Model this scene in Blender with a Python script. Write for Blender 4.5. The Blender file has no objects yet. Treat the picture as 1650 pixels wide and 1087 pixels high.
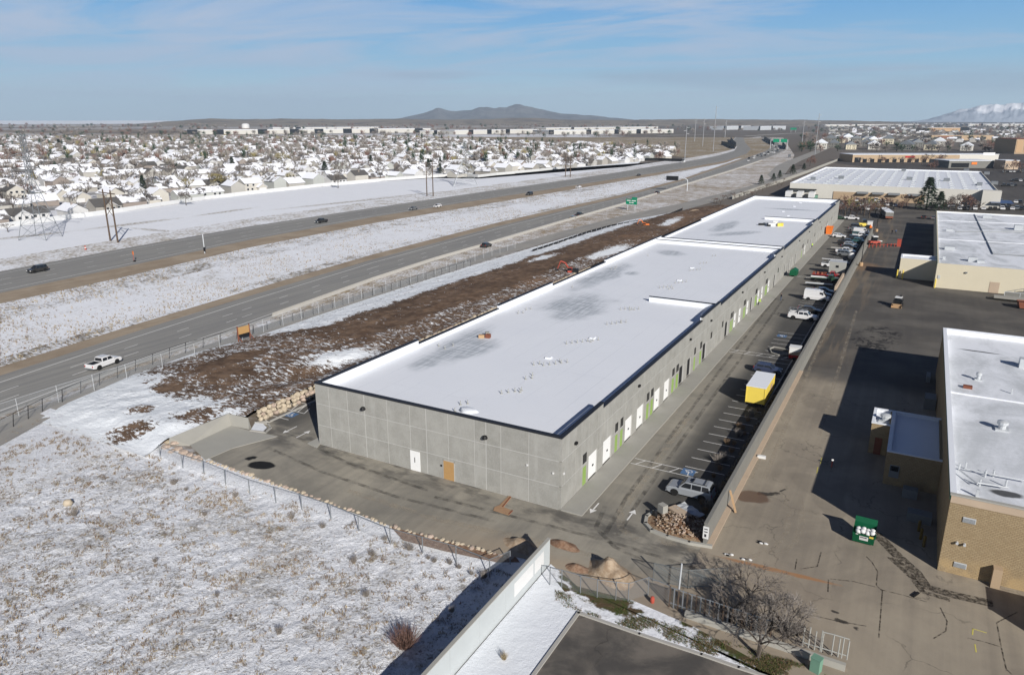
import bpy, math, random
from mathutils import Vector, Matrix, noise as mnoise
R = math.radians
# ------------------------------------------------------------------ camera, sky, sun, exposure
scene = bpy.context.scene
col = scene.collection
W_, H_ = 1650., 1087.
CX, CY, FPX, CAMH = 825., 543.5, 1175., 40.
PITCH = math.atan((CY - 192.) / FPX)
YAW = R(29.0)
CAM = (29.083, -63.129, CAMH)
cd = bpy.data.cameras.new('camera'); co = bpy.data.objects.new('camera', cd); col.objects.link(co)
cd.sensor_width = 36.; cd.lens = FPX / W_ * 36.; cd.clip_start = 0.5; cd.clip_end = 90000.
co.location = CAM; co.rotation_euler = (math.pi / 2 - PITCH, 0, YAW)
scene.camera = co
SUN_EL, SUN_AZ = R(26.4), R(129.5)      # azimuth clockwise from +Y
SUN_STRENGTH, SKY_STRENGTH, EXPOSURE = 5.0, 0.05, 0.19
w = bpy.data.worlds.new('World'); scene.world = w; w.use_nodes = True
nt = w.node_tree; N = nt.nodes; LK = nt.links; N.clear()
out = N.new('ShaderNodeOutputWorld'); bg = N.new('ShaderNodeBackground'); bg.inputs[1].default_value = SKY_STRENGTH
sky = N.new('ShaderNodeTexSky'); sky.sky_type = 'NISHITA'; sky.sun_disc = False
sky.sun_elevation = SUN_EL; sky.sun_rotation = SUN_AZ; sky.altitude = 2000; sky.air_density = 0.85; sky.dust_density = 0.3; sky.ozone_density = 1.5
tc = N.new('ShaderNodeTexCoord'); sep = N.new('ShaderNodeSeparateXYZ'); LK.new(tc.outputs['Generated'], sep.inputs[0])
def wmath(op, a, b=None, c=None):
    n = N.new('ShaderNodeMath'); n.operation = op
    for i, v in enumerate((a, b, c)):
        if v is None: continue
        if isinstance(v, (int, float)): n.inputs[i].default_value = v
        else: LK.new(v, n.inputs[i])
    return n.outputs[0]
def wmix(f, a, b):
    n = N.new('ShaderNodeMix'); n.data_type = 'RGBA'
    for i, v in ((0, f), (6, a), (7, b)):
        if isinstance(v, (int, float)): n.inputs[i].default_value = v
        elif isinstance(v, tuple): n.inputs[i].default_value = v
        else: LK.new(v, n.inputs[i])
    return n.outputs[2]
def wramp(v, stops):
    n = N.new('ShaderNodeValToRGB'); LK.new(v, n.inputs[0])
    while len(n.color_ramp.elements) < len(stops): n.color_ramp.elements.new(0.5)
    for e, (p, c) in zip(n.color_ramp.elements, stops): e.position = p; e.color = (c, c, c, 1) if isinstance(c, (int, float)) else c
    return n.outputs[0]
# cloud sheet: project the view direction on a high plane
zc = wmath('MAXIMUM', sep.outputs[2], 0.004)
den = wmath('ADD', zc, 0.055)
px_ = wmath('DIVIDE', sep.outputs[0], den); py_ = wmath('DIVIDE', sep.outputs[1], den)
cmb = N.new('ShaderNodeCombineXYZ'); LK.new(px_, cmb.inputs[0]); LK.new(py_, cmb.inputs[1])
mp = N.new('ShaderNodeMapping'); mp.inputs['Rotation'].default_value = (0, 0, R(-29)); mp.inputs['Scale'].default_value = (0.5, 1.0, 1); LK.new(cmb.outputs[0], mp.inputs[0])
n1 = N.new('ShaderNodeTexNoise'); n1.inputs['Scale'].default_value = 0.75; n1.inputs['Detail'].default_value = 9; n1.inputs['Roughness'].default_value = 0.62; n1.inputs['Distortion'].default_value = 0.6; LK.new(mp.outputs[0], n1.inputs[0])
n2 = N.new('ShaderNodeTexNoise'); n2.inputs['Scale'].default_value = 0.16; n2.inputs['Detail'].default_value = 3; LK.new(mp.outputs[0], n2.inputs[0])
# more cloud to the west (camera left), clear to the right
azl = wmath('ADD', wmath('MULTIPLY', sep.outputs[0], -0.62), wmath('MULTIPLY', sep.outputs[1], -0.22))
cover = wmath('ADD', wmath('ADD', wmath('MULTIPLY', n1.outputs[0], 1.7), wmath('MULTIPLY', n2.outputs[0], 1.0)), wmath('ADD', wmath('MULTIPLY', azl, 0.42), -0.83))
cmask = wramp(cover, [(0.44, 0.0), (0.60, 0.5), (0.80, 0.95)])
hfade = wramp(zc, [(0.012, 0.1), (0.035, 0.45), (0.075, 0.85), (0.12, 1.0), (0.20, 0.85), (0.36, 0.12)])
cm = wmath('MULTIPLY', cmask, hfade)
skyc = N.new('ShaderNodeMix'); skyc.data_type = 'RGBA'; skyc.blend_type = 'MULTIPLY'; skyc.inputs[0].default_value = 1.0
LK.new(sky.outputs[0], skyc.inputs[6]); skyc.inputs[7].default_value = (0.30, 0.42, 0.72, 1)
low = wramp(zc, [(0.0, (.53, .69, .80, 1)), (0.03, (.52, .73, .85, 1)), (0.07, (.32, .60, .83, 1)), (0.15, (.15, .44, .84, 1)), (0.4, (.10, .33, .76, 1))])
lows = N.new('ShaderNodeMix'); lows.data_type = 'RGBA'; lows.blend_type = 'MULTIPLY'; lows.inputs[0].default_value = 1.0; LK.new(low, lows.inputs[6]); lows.inputs[7].default_value = (16.5, 16.5, 16.5, 1)
base = wmix(wramp(zc, [(0.0, 0.96), (0.15, 0.9), (0.24, 0.0)]), skyc.outputs[2], lows.outputs[2])
fin = wmix(cm, base, (8.0, 9.6, 12.4, 1))
# low blue grey bank of cloud to the north east, streaks elsewhere
mp3 = N.new('ShaderNodeMapping'); mp3.inputs['Scale'].default_value = (2.2, 2.2, 26); LK.new(tc.outputs['Generated'], mp3.inputs[0])
n3 = N.new('ShaderNodeTexNoise'); n3.inputs['Scale'].default_value = 1.6; n3.inputs['Detail'].default_value = 6; LK.new(mp3.outputs[0], n3.inputs[0])
band = wmath('MULTIPLY', wramp(zc, [(0.020, 0.0), (0.034, 0.8), (0.052, 1.0), (0.066, 0.0)]), wramp(wmath('ADD', n3.outputs[0], wmath('MULTIPLY', azl, -0.35)), [(0.46, 0.0), (0.62, 0.5)]))
fin = wmix(band, fin, (5.4, 7.0, 9.2, 1))
LK.new(fin, bg.inputs[0]); LK.new(bg.outputs[0], out.inputs[0])
sd = bpy.data.lights.new('sun', 'SUN'); so = bpy.data.objects.new('sun', sd); col.objects.link(so)
sd.energy = SUN_STRENGTH; sd.angle = R(0.5); sd.color = (1.0, 0.96, 0.91)
sv = Vector((math.sin(SUN_AZ) * math.cos(SUN_EL), math.cos(SUN_AZ) * math.cos(SUN_EL), math.sin(SUN_EL)))
so.rotation_euler = (-sv).to_track_quat('-Z', 'Y').to_euler(); so.location = (60, -60, 90)
vs = scene.view_settings; vs.view_transform = 'Standard'; vs.look = 'None'; vs.exposure = EXPOSURE; vs.gamma = 1; vs.use_curve_mapping = False
scene.cycles.max_bounces = 5; scene.cycles.diffuse_bounces = 2; scene.cycles.glossy_bounces = 2; scene.cycles.transmission_bounces = 3; scene.cycles.transparent_max_bounces = 10; scene.cycles.volume_bounces = 0
scene.cycles.use_denoising = True

# ------------------------------------------------------------------ survey: photo point -> place on the ground
_c, _s = math.cos(YAW), math.sin(YAW)
def G(x, y, z=0.):
    a = (x - CX) / FPX; b = (y - CY) / FPX
    d = (a, math.cos(PITCH) - b * math.sin(PITCH), -math.sin(PITCH) - b * math.cos(PITCH))
    t = (z - CAMH) / d[2]
    X, Y = d[0] * t, d[1] * t
    return (CAM[0] + _c * X - _s * Y, CAM[1] + _s * X + _c * Y)
def PR(X, Y, z=0.):
    X -= CAM[0]; Y -= CAM[1]
    x = _c * X + _s * Y; y = -_s * X + _c * Y
    wv = y * math.cos(PITCH) - (z - CAMH) * math.sin(PITCH); d = -y * math.sin(PITCH) - (z - CAMH) * math.cos(PITCH)
    return (CX + FPX * x / wv, CY + FPX * d / wv) if wv > 0.1 else (-9999, -9999)
def in_view(X, Y, z=0., m=20):
    p = PR(X, Y, z); return -m < p[0] < W_ + m and -m < p[1] < H_ + m
rnd = random.Random(7)
U = rnd.uniform

# ------------------------------------------------------------------ mesh builder
class MB:
    def __init__(s): s.v = []; s.f = []; s.m = []
    def add(s, vs, fs, m=0):
        o = len(s.v); s.v.extend(vs); s.f.extend([tuple(i + o for i in f) for f in fs]); s.m.extend([m] * len(fs)); return s
    def box(s, x0, x1, y0, y1, z0, z1, m=0):
        return s.add([(x0,y0,z0),(x1,y0,z0),(x1,y1,z0),(x0,y1,z0),(x0,y0,z1),(x1,y0,z1),(x1,y1,z1),(x0,y1,z1)],
                     [(0,3,2,1),(4,5,6,7),(0,1,5,4),(1,2,6,5),(2,3,7,6),(3,0,4,7)], m)
    def cbox(s, cx, cy, cz, sx, sy, sz, m=0, rz=0):
        c, q = math.cos(rz), math.sin(rz); vs = []
        for z in (cz - sz / 2, cz + sz / 2):
            for a, b in ((-1,-1),(1,-1),(1,1),(-1,1)):
                x, y = a * sx / 2, b * sy / 2; vs.append((cx + c * x - q * y, cy + q * x + c * y, z))
        return s.add(vs, [(0,3,2,1),(4,5,6,7),(0,1,5,4),(1,2,6,5),(2,3,7,6),(3,0,4,7)], m)
    def poly(s, pts, m=0): return s.add([tuple(p) for p in pts], [tuple(range(len(pts)))], m)
    def prism(s, pts, z0, z1, m=0, cap=True):
        n = len(pts); a = sum(pts[i][0] * pts[(i+1) % n][1] - pts[(i+1) % n][0] * pts[i][1] for i in range(n))
        if a < 0: pts = pts[::-1]
        vs = [(p[0], p[1], z0) for p in pts] + [(p[0], p[1], z1) for p in pts]
        fs = [(i, (i+1) % n, n + (i+1) % n, n + i) for i in range(n)]
        if cap: fs += [tuple(range(n, 2*n)), tuple(range(n-1, -1, -1))]
        return s.add(vs, fs, m)
    def tube(s, p, q, r, n=6, r2=None, m=0, cap=True):
        p, q = Vector(p), Vector(q); d = q - p
        if d.length < 1e-6: return s
        d.normalize(); u = d.orthogonal().normalized(); v = d.cross(u); r2 = r if r2 is None else r2; vs = []
        for c, rr in ((p, r), (q, r2)):
            for i in range(n):
                a = 2 * math.pi * i / n; vs.append(tuple(c + u * (rr * math.cos(a)) + v * (rr * math.sin(a))))
        fs = [(i, (i+1) % n, n + (i+1) % n, n + i) for i in range(n)]
        if cap: fs += [tuple(range(n, 2*n)), tuple(range(n-1, -1, -1))]
        return s.add(vs, fs, m)
    def lathe(s, prof, cx=0, cy=0, n=12, m=0):
        vs = []; fs = []
        for r, z in prof:
            for i in range(n):
                a = 2 * math.pi * i / n; vs.append((cx + r * math.cos(a), cy + r * math.sin(a), z))
        for k in range(len(prof) - 1):
            for i in range(n): fs.append((k*n + i, k*n + (i+1) % n, (k+1)*n + (i+1) % n, (k+1)*n + i))
        fs.append(tuple(range((len(prof)-1)*n, len(prof)*n)))
        return s.add(vs, fs, m)
    def blob(s, c, sx, sy, sz, seed=0, n=7, k=4, m=0, jit=0.18):
        r_ = random.Random(seed); vs = []; fs = []; vs.append((c[0], c[1], c[2] - sz))
        for j in range(1, k):
            ph = -math.pi / 2 + math.pi * j / k
            for i in range(n):
                a = 2 * math.pi * (i + 0.5 * (j % 2)) / n; q = 1 + r_.uniform(-jit, jit)
                vs.append((c[0] + sx * q * math.cos(ph) * math.cos(a), c[1] + sy * q * math.cos(ph) * math.sin(a), c[2] + sz * q * math.sin(ph)))
        vs.append((c[0], c[1], c[2] + sz)); L = len(vs) - 1
        for i in range(n): fs.append((0, 1 + (i+1) % n, 1 + i))
        for j in range(k - 2):
            for i in range(n): fs.append((1 + j*n + i, 1 + j*n + (i+1) % n, 1 + (j+1)*n + (i+1) % n, 1 + (j+1)*n + i))
        for i in range(n): fs.append((1 + (k-2)*n + i, 1 + (k-2)*n + (i+1) % n, L))
        return s.add(vs, fs, m)
    def mesh(s, name, mats, org=(0,0,0), smooth=False):
        me = bpy.data.meshes.new(name)
        vs = s.v if org == (0,0,0) else [(a - org[0], b - org[1], c - org[2]) for a, b, c in s.v]
        me.from_pydata(vs, [], s.f)
        mats = mats if isinstance(mats, (list, tuple)) else [mats]
        for m in mats: me.materials.append(m)
        if len(mats) > 1: me.polygons.foreach_set('material_index', s.m)
        if smooth: me.polygons.foreach_set('use_smooth', [True] * len(s.f))
        me.update(); return me
    def build(s, name, mats, parent=None, smooth=False, world=False):
        org = tuple(parent.location) if (world and parent is not None) else (0,0,0)
        return link(name, s.mesh(name, mats, org, smooth), parent)
def link(name, me, parent=None, loc=None, rz=None, scale=None):
    o = bpy.data.objects.new(name, me); col.objects.link(o)
    if parent is not None: o.parent = parent
    if loc is not None: o.location = loc
    if rz is not None: o.rotation_euler = (0, 0, rz)
    if scale is not None: o.scale = scale
    return o
def tag(o, label=None, cat=None, group=None, kind=None):
    if label: o['label'] = label
    if cat: o['category'] = cat
    if group: o['group'] = group
    if kind: o['kind'] = kind
    return o
def thing(name, label, cat, loc=(0,0,0), rz=0, group=None):
    o = bpy.data.objects.new(name, None); col.objects.link(o); o.location = loc; o.rotation_euler = (0, 0, rz); o.empty_display_size = 0.2
    return tag(o, label, cat, group)
def solo(mb, name, mats, label, cat, group=None, smooth=False):
    return tag(mb.build(name, mats, None, smooth), label, cat, group)
def structure(mb, name, mats, smooth=False): return tag(mb.build(name, mats, None, smooth), kind='structure')
def kids(o): return [c for c in CH.get(o.name, [])]
CH = {}
def dup(root, loc, rz=0, label=None, group=None, scale=None, repl=None):
    """copy a thing with its parts and sub-parts; repl swaps materials on the copied parts"""
    r = root.copy(); col.objects.link(r); r.location = loc; r.rotation_euler = (0, 0, rz)
    if scale: r.scale = (scale,) * 3
    if label: r['label'] = label
    if group: r['group'] = group
    def rec(a, b):
        for ch in a.children:
            d = ch.copy(); col.objects.link(d); d.parent = b
            if repl and ch.name.split('.')[0] in repl:
                for i, m_ in enumerate(repl[ch.name.split('.')[0]]):
                    if i < len(d.material_slots): d.material_slots[i].link = 'OBJECT'; d.material_slots[i].material = m_
            rec(ch, d)
    rec(root, r); return r

# ------------------------------------------------------------------ materials
class NB:
    def __init__(s, name):
        s.mat = bpy.data.materials.new(name); s.mat.use_nodes = True; s.t = s.mat.node_tree; s.t.nodes.clear()
        s.out = s.t.nodes.new('ShaderNodeOutputMaterial'); s.b = s.t.nodes.new('ShaderNodeBsdfPrincipled'); s.t.links.new(s.b.outputs[0], s.out.inputs[0])
        g = s.t.nodes.new('ShaderNodeNewGeometry'); s.pos = g.outputs['Position']; s.nrm = g.outputs['Normal']
    def new(s, t): return s.t.nodes.new(t)
    def put(s, sock, v):
        if isinstance(v, (int, float)): sock.default_value = v
        elif isinstance(v, tuple): sock.default_value = v if len(v) == 4 or sock.type == 'VECTOR' else v + (1,)
        else: s.t.links.new(v, sock)
    def math(s, op, a, b=0., c=None, clamp=False):
        n = s.new('ShaderNodeMath'); n.operation = op; n.use_clamp = clamp; s.put(n.inputs[0], a); s.put(n.inputs[1], b)
        if c is not None: s.put(n.inputs[2], c)
        return n.outputs[0]
    def vec(s, scale=(1,1,1), rot=0., src=None, loc=(0,0,0)):
        n = s.new('ShaderNodeMapping'); n.inputs['Scale'].default_value = scale; n.inputs['Rotation'].default_value = (0, 0, rot); n.inputs['Location'].default_value = loc
        s.t.links.new(src or s.pos, n.inputs[0]); return n.outputs[0]
    def noise(s, scale, detail=4, rough=0.55, v=None, dist=0., d4=False):
        n = s.new('ShaderNodeTexNoise'); n.inputs['Scale'].default_value = scale; n.inputs['Detail'].default_value = detail; n.inputs['Roughness'].default_value = rough; n.inputs['Distortion'].default_value = dist
        s.t.links.new(v or s.pos, n.inputs['Vector']); return n.outputs[0]
    def vor(s, scale, v=None, feat='F1', rnd_=1.0):
        n = s.new('ShaderNodeTexVoronoi'); n.feature = feat; n.inputs['Scale'].default_value = scale; n.inputs['Randomness'].default_value = rnd_; s.t.links.new(v or s.pos, n.inputs['Vector']); return n.outputs
    def ramp(s, v, stops, interp='LINEAR'):
        n = s.new('ShaderNodeValToRGB'); n.color_ramp.interpolation = interp; s.put(n.inputs[0], v)
        while len(n.color_ramp.elements) < len(stops): n.color_ramp.elements.new(0.5)
        for e, (p, c) in zip(n.color_ramp.elements, stops): e.position = p; e.color = (c, c, c, 1) if isinstance(c, (int, float)) else c + (1,)
        return n.outputs[0]
    def mix(s, f, a, b, mode='MIX'):
        n = s.new('ShaderNodeMix'); n.data_type = 'RGBA'; n.blend_type = mode; s.put(n.inputs[0], f); s.put(n.inputs[6], a); s.put(n.inputs[7], b); return n.outputs[2]
    def ss(s, v, a, b):
        n = s.new('ShaderNodeMapRange'); n.interpolation_type = 'SMOOTHSTEP'; s.put(n.inputs[0], v); n.inputs[1].default_value = a; n.inputs[2].default_value = b; return n.outputs[0]
    def bump(s, h, st=0.3, dist=0.1):
        n = s.new('ShaderNodeBump'); n.inputs['Strength'].default_value = st; n.inputs['Distance'].default_value = dist; s.put(n.inputs['Height'], h); s.t.links.new(n.outputs[0], s.b.inputs['Normal'])
    def done(s, colr, rough=0.85, spec=0.3, metal=0.):
        s.put(s.b.inputs['Base Color'], colr); s.put(s.b.inputs['Roughness'], rough); s.b.inputs['Specular IOR Level'].default_value = spec; s.b.inputs['Metallic'].default_value = metal
        return s.mat
    def xyz(s):
        n = s.new('ShaderNodeSeparateXYZ'); s.t.links.new(s.pos, n.inputs[0]); return n.outputs
    def blotch(s, cx, cy, rx, ry, rot=0., edge=0.55, wob=0.35, wscale=0.25):
        """0..1 mask of a ragged ellipse lying on the ground"""
        v = s.new('ShaderNodeVectorMath'); v.operation = 'SUBTRACT'; s.t.links.new(s.pos, v.inputs[0]); v.inputs[1].default_value = (cx, cy, 0)
        m = s.new('ShaderNodeMapping'); m.vector_type = 'TEXTURE'; m.inputs['Rotation'].default_value = (0, 0, rot); m.inputs['Scale'].default_value = (rx, ry, 1e6); s.t.links.new(v.outputs[0], m.inputs[0])
        l = s.new('ShaderNodeVectorMath'); l.operation = 'LENGTH'; s.t.links.new(m.outputs[0], l.inputs[0])
        nz = s.noise(wscale, 5, 0.6)
        d = s.math('ADD', l.outputs['Value'], s.math('MULTIPLY', s.math('SUBTRACT', nz, 0.5), wob * 3))
        return s.ss(d, 1.0, edge)
    def mx(s, *ms):
        r = ms[0]
        for m in ms[1:]: r = s.math('MAXIMUM', r, m)
        return r
def plain(name, c, rough=0.7, var=0.12, scale=1.5, spec=0.3, metal=0., bump=0.):
    b = NB(name); n = b.noise(scale, 5, 0.6)
    if bump: b.bump(b.noise(scale * 6, 4), bump, 0.05)
    return b.done(b.mix(n, tuple(x * (1 - var) for x in c), tuple(min(1, x * (1 + var)) for x in c)), rough, spec, metal)
MAT = {}
def mk(name, *a, **k): MAT[name] = plain(name, *a, **k); return MAT[name]
SNOW = (0.80, 0.83, 0.85)
mk('wall_white', (0.47, 0.50, 0.50), 0.8, 0.10, 0.6); mk('white_paint', (0.68, 0.68, 0.665), 0.5, 0.05); mk('door_white', (0.80, 0.80, 0.78), 0.45, 0.03); mk('green_board', (0.25, 0.37, 0.10), 0.7, 0.12, 3)
mk('plywood', (0.42, 0.25, 0.10), 0.7, 0.15, 4); mk('dark_glass', (0.015, 0.017, 0.02), 0.15, 0.05, 1, 0.5); mk('black_cap', (0.018, 0.02, 0.026), 0.45, 0.05)
mk('black', (0.012, 0.012, 0.013), 0.6, 0.1); mk('steel', (0.24, 0.255, 0.265), 0.45, 0.12, 3, 0.5, 0.4); mk('galv', (0.55, 0.57, 0.58), 0.5, 0.12, 3, 0.5, 0.2)
mk('wood_pole', (0.095, 0.065, 0.045), 0.85, 0.2, 3); mk('wood_tan', (0.45, 0.30, 0.17), 0.8, 0.15, 3); mk('concrete', (0.33, 0.32, 0.285), 0.85, 0.10, 0.8, 0.2, 0, 0.1)
mk('concrete_pale', (0.37, 0.36, 0.32), 0.85, 0.08, 0.6, 0.2, 0, 0.1); mk('kerb', (0.40, 0.385, 0.35), 0.85, 0.12, 1.5); mk('wall_grey', (0.20, 0.196, 0.178), 0.9, 0.14, 0.6, 0.2, 0, 0.2)
mk('base_pink', (0.46, 0.36, 0.265), 0.9, 0.15, 0.5); mk('sign_green', (0.0, 0.22, 0.11), 0.4, 0.05); mk('dumpster_green', (0.003, 0.085, 0.035), 0.45, 0.15, 2)
mk('green_trim', (0.02, 0.11, 0.07), 0.5, 0.1); mk('yellow', (0.78, 0.60, 0.10), 0.45, 0.05, 1); mk('orange', (0.80, 0.20, 0.03), 0.5, 0.1); mk('red', (0.42, 0.015, 0.02), 0.35, 0.1); mk('pole_grey', (0.30, 0.31, 0.32), 0.6, 0.08); mk('red_arm', (0.40, 0.075, 0.05), 0.5, 0.1)
mk('rust', (0.20, 0.07, 0.04), 0.7, 0.2, 3); mk('cream_wall', (0.62, 0.56, 0.42), 0.85, 0.05, 0.5); mk('store_wall', (0.58, 0.56, 0.50), 0.85, 0.05, 0.2); mk('tan_wall', (0.42, 0.31, 0.20), 0.85, 0.08, 0.3)
mk('tyre', (0.012, 0.012, 0.012), 0.85, 0.1); mk('rim', (0.45, 0.46, 0.47), 0.35, 0.1, 3, 0.5, 0.6); mk('lamp', (0.75, 0.75, 0.72), 0.2, 0.02); mk('tail', (0.35, 0.01, 0.01), 0.3, 0.1)
mk('hivis', (0.50, 0.75, 0.05), 0.7, 0.1); mk('skin', (0.45, 0.27, 0.19), 0.6, 0.05); mk('denim', (0.06, 0.09, 0.16), 0.9, 0.1); mk('dark_cloth', (0.025, 0.025, 0.03), 0.9, 0.1)
mk('bark', (0.075, 0.06, 0.048), 0.9, 0.25, 4); mk('twig', (0.165, 0.145, 0.128), 0.9, 0.3, 0.3); mk('twig_pale', (0.24, 0.215, 0.19), 0.9, 0.25, 0.3); mk('twig_yellow', (0.25, 0.21, 0.09), 0.9, 0.25, 0.3); mk('twig_red', (0.17, 0.10, 0.078), 0.9, 0.25, 0.3)
mk('needles', (0.030, 0.050, 0.028), 0.9, 0.35, 0.5); mk('dry_grass', (0.34, 0.27, 0.16), 0.9, 0.35, 0.6); mk('dry_brown', (0.22, 0.15, 0.09), 0.9, 0.35, 0.6); mk('grey_stalk', (0.26, 0.23, 0.20), 0.9, 0.3, 0.8)
mk('rock_tan', (0.47, 0.40, 0.30), 0.9, 0.22, 0.9, 0.2, 0, 0.5); mk('rock_pink', (0.43, 0.345, 0.28), 0.9, 0.22, 0.9, 0.2, 0, 0.5)
mk('transformer', (0.16, 0.30, 0.22), 0.6, 0.08); mk('pipe_grey', (0.36, 0.36, 0.33), 0.6, 0.1); mk('solar', (0.02, 0.025, 0.04), 0.3, 0.1)
def car_paint(name, c, rough=0.3):
    b = NB(name); b.b.inputs['Coat Weight'].default_value = 0.4; b.b.inputs['Coat Roughness'].default_value = 0.15
    dirt = b.noise(2.2, 5, 0.65); MAT[name] = b.done(b.mix(b.math('MULTIPLY', dirt, 0.22), c, (0.20, 0.18, 0.15)), rough, 0.5); return MAT[name]
for n_, c_ in dict(p_white=(0.72,0.72,0.72), p_silver=(0.28,0.30,0.32), p_black=(0.012,0.013,0.015), p_navy=(0.012,0.026,0.075), p_blue=(0.05,0.10,0.22), p_red=(0.33,0.012,0.02), p_grey=(0.13,0.14,0.15), p_green=(0.015,0.06,0.03), p_teal=(0.02,0.10,0.10), p_tan=(0.30,0.26,0.20)).items(): car_paint(n_, c_)
def snow_mat(name, dirt=(0.30, 0.25, 0.18), amt=0.0, sc=0.5, bump=0.25):
    b = NB(name); n = b.noise(sc, 8, 0.65); f = b.noise(sc * 5, 6, 0.65)
    b.bump(b.math('ADD', n, b.math('MULTIPLY', f, 0.4)), bump, 0.12)
    c = b.mix(b.noise(0.15, 3), SNOW, (0.74, 0.765, 0.81))
    if amt > 0: c = b.mix(b.math('MULTIPLY', b.ss(n, 0.75 - amt, 0.85 - amt), b.ss(f, 0.35, 0.6)), c, dirt)
    MAT[name] = b.done(c, 0.6, 0.25); return MAT[name]
snow_mat('snow', (.20, .17, .12), .03, .9, .7); snow_mat('snow_row', (0.33, 0.29, 0.20), 0.06, 0.08, 0.15)
# ================================================================== SETTING: ground, roads, terrain
def sheet(name, pts, z, m):
    return structure(MB().poly([(p[0], p[1], z) for p in pts]), name, m)
def pxs(pts, z=0.): return [G(x, y, z) for x, y in pts]
def interp(tab, y):
    if y <= tab[0][0]: return tab[0][1]
    for (a, b), (c, d) in zip(tab, tab[1:]):
        if y <= c: return b + (d - b) * (y - a) / (c - a)
    return tab[-1][1]
def snow_grass(name, cover=0.5, sc=2.2, g1=(0.33, 0.26, 0.16), g2=(0.16, 0.12, 0.085), stretch=(1, 1, 1), rot=0., big=0.15, soft=0.06, bump=0.5, masks=None):
    b = NB(name); v = b.vec(stretch, rot)
    fine = b.noise(sc, 9, 0.68, v, 0.4); med = b.noise(sc * 0.14, 6, 0.6); bg_ = b.noise(sc * 0.018, 4, 0.55)
    f = b.math('ADD', b.math('ADD', b.math('MULTIPLY', fine, 0.60), b.math('MULTIPLY', med, 0.30)), b.math('MULTIPLY', bg_, big))
    t = (0.45 + big * 0.5) + (cover - 0.5) * 0.36
    g = b.ss(f, t - soft, t + soft)                       # 1 = grass
    if masks is not None: g = masks(b, g)
    gc = b.mix(b.ss(b.noise(sc * 0.5, 5), 0.38, 0.62), g1, g2)
    sn = b.mix(b.noise(sc * 0.3, 4), (0.86, 0.87, 0.89), (0.77, 0.79, 0.825))
    b.bump(b.math('ADD', b.math('MULTIPLY', fine, 1.0), b.math('MULTIPLY', med, 0.6)), bump, 0.25)
    MAT[name] = b.done(b.mix(g, sn, gc), 0.8, 0.15); return MAT[name]

# far plain -----------------------------------------------------------
b = NB('plain_ground'); xs = b.xyz()
nb = b.noise(0.0011, 4, 0.6); nm = b.noise(0.013, 7, 0.62); nf = b.noise(0.35, 7, 0.65)
right = b.ss(b.math('ADD', xs[0], b.math('MULTIPLY', xs[1], 0.35)), -150., 60.)
far = b.ss(b.math('LENGTH' if False else 'ADD', b.math('ABSOLUTE', xs[0]), b.math('ABSOLUTE', xs[1])), 2100., 3600.)
f = b.math('ADD', b.math('ADD', b.math('MULTIPLY', nb, 0.45), b.math('MULTIPLY', nm, 0.35)), b.math('MULTIPLY', nf, 0.28))
f = b.math('ADD', f, b.math('ADD', b.math('MULTIPLY', right, 0.17), b.math('MULTIPLY', far, 0.075)))
g = b.ss(f, 0.50, 0.64)
gc = b.mix(b.ss(b.noise(0.004, 5), 0.4, 0.6), (0.27, 0.215, 0.15), (0.15, 0.125, 0.105))
gc = b.mix(right, gc, (0.16, 0.14, 0.12))
MAT['plain'] = b.done(b.mix(g, (0.76, 0.77, 0.80), gc), 0.9, 0.1)
disc = MB(); GE = 14500.; hx0, hx1, hy0, hy1 = -96., 2.95, -64., -10.3
for x0, x1, y0, y1 in ((-GE, hx0, -GE, GE), (hx1, GE, -GE, GE), (hx0, hx1, -GE, hy0), (hx0, hx1, hy1, GE)): disc.poly([(x0, y0, -.08), (x1, y0, -.08), (x1, y1, -.08), (x0, y1, -.08)])
disc.poly([(hx0, hy0, -1.2), (hx1, hy0, -1.2), (hx1, hy1, -1.2), (hx0, hy1, -1.2)]); rim_ = [(hx0, hy0), (hx1, hy0), (hx1, hy1), (hx0, hy1)]
for k_ in range(4): a, c_ = rim_[k_], rim_[(k_ + 1) % 4]; disc.poly([(*a, -1.2), (*c_, -1.2), (*c_, -.08), (*a, -.08)])
structure(disc, 'ground', MAT['plain'])

sheet('dry_field', [G(690, 227.5), G(850, 232), G(1000, 238), G(1085, 240), G(1150, 240), G(1150, 226), G(1085, 221.5), G(900, 221), G(690, 220.5)], -0.05, snow_grass('dry_field', 0.26, 0.5, (0.34, 0.27, 0.17), (0.22, 0.175, 0.115), (1, 1, 1), 0, 0.25, 0.08, 0.1))

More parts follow.
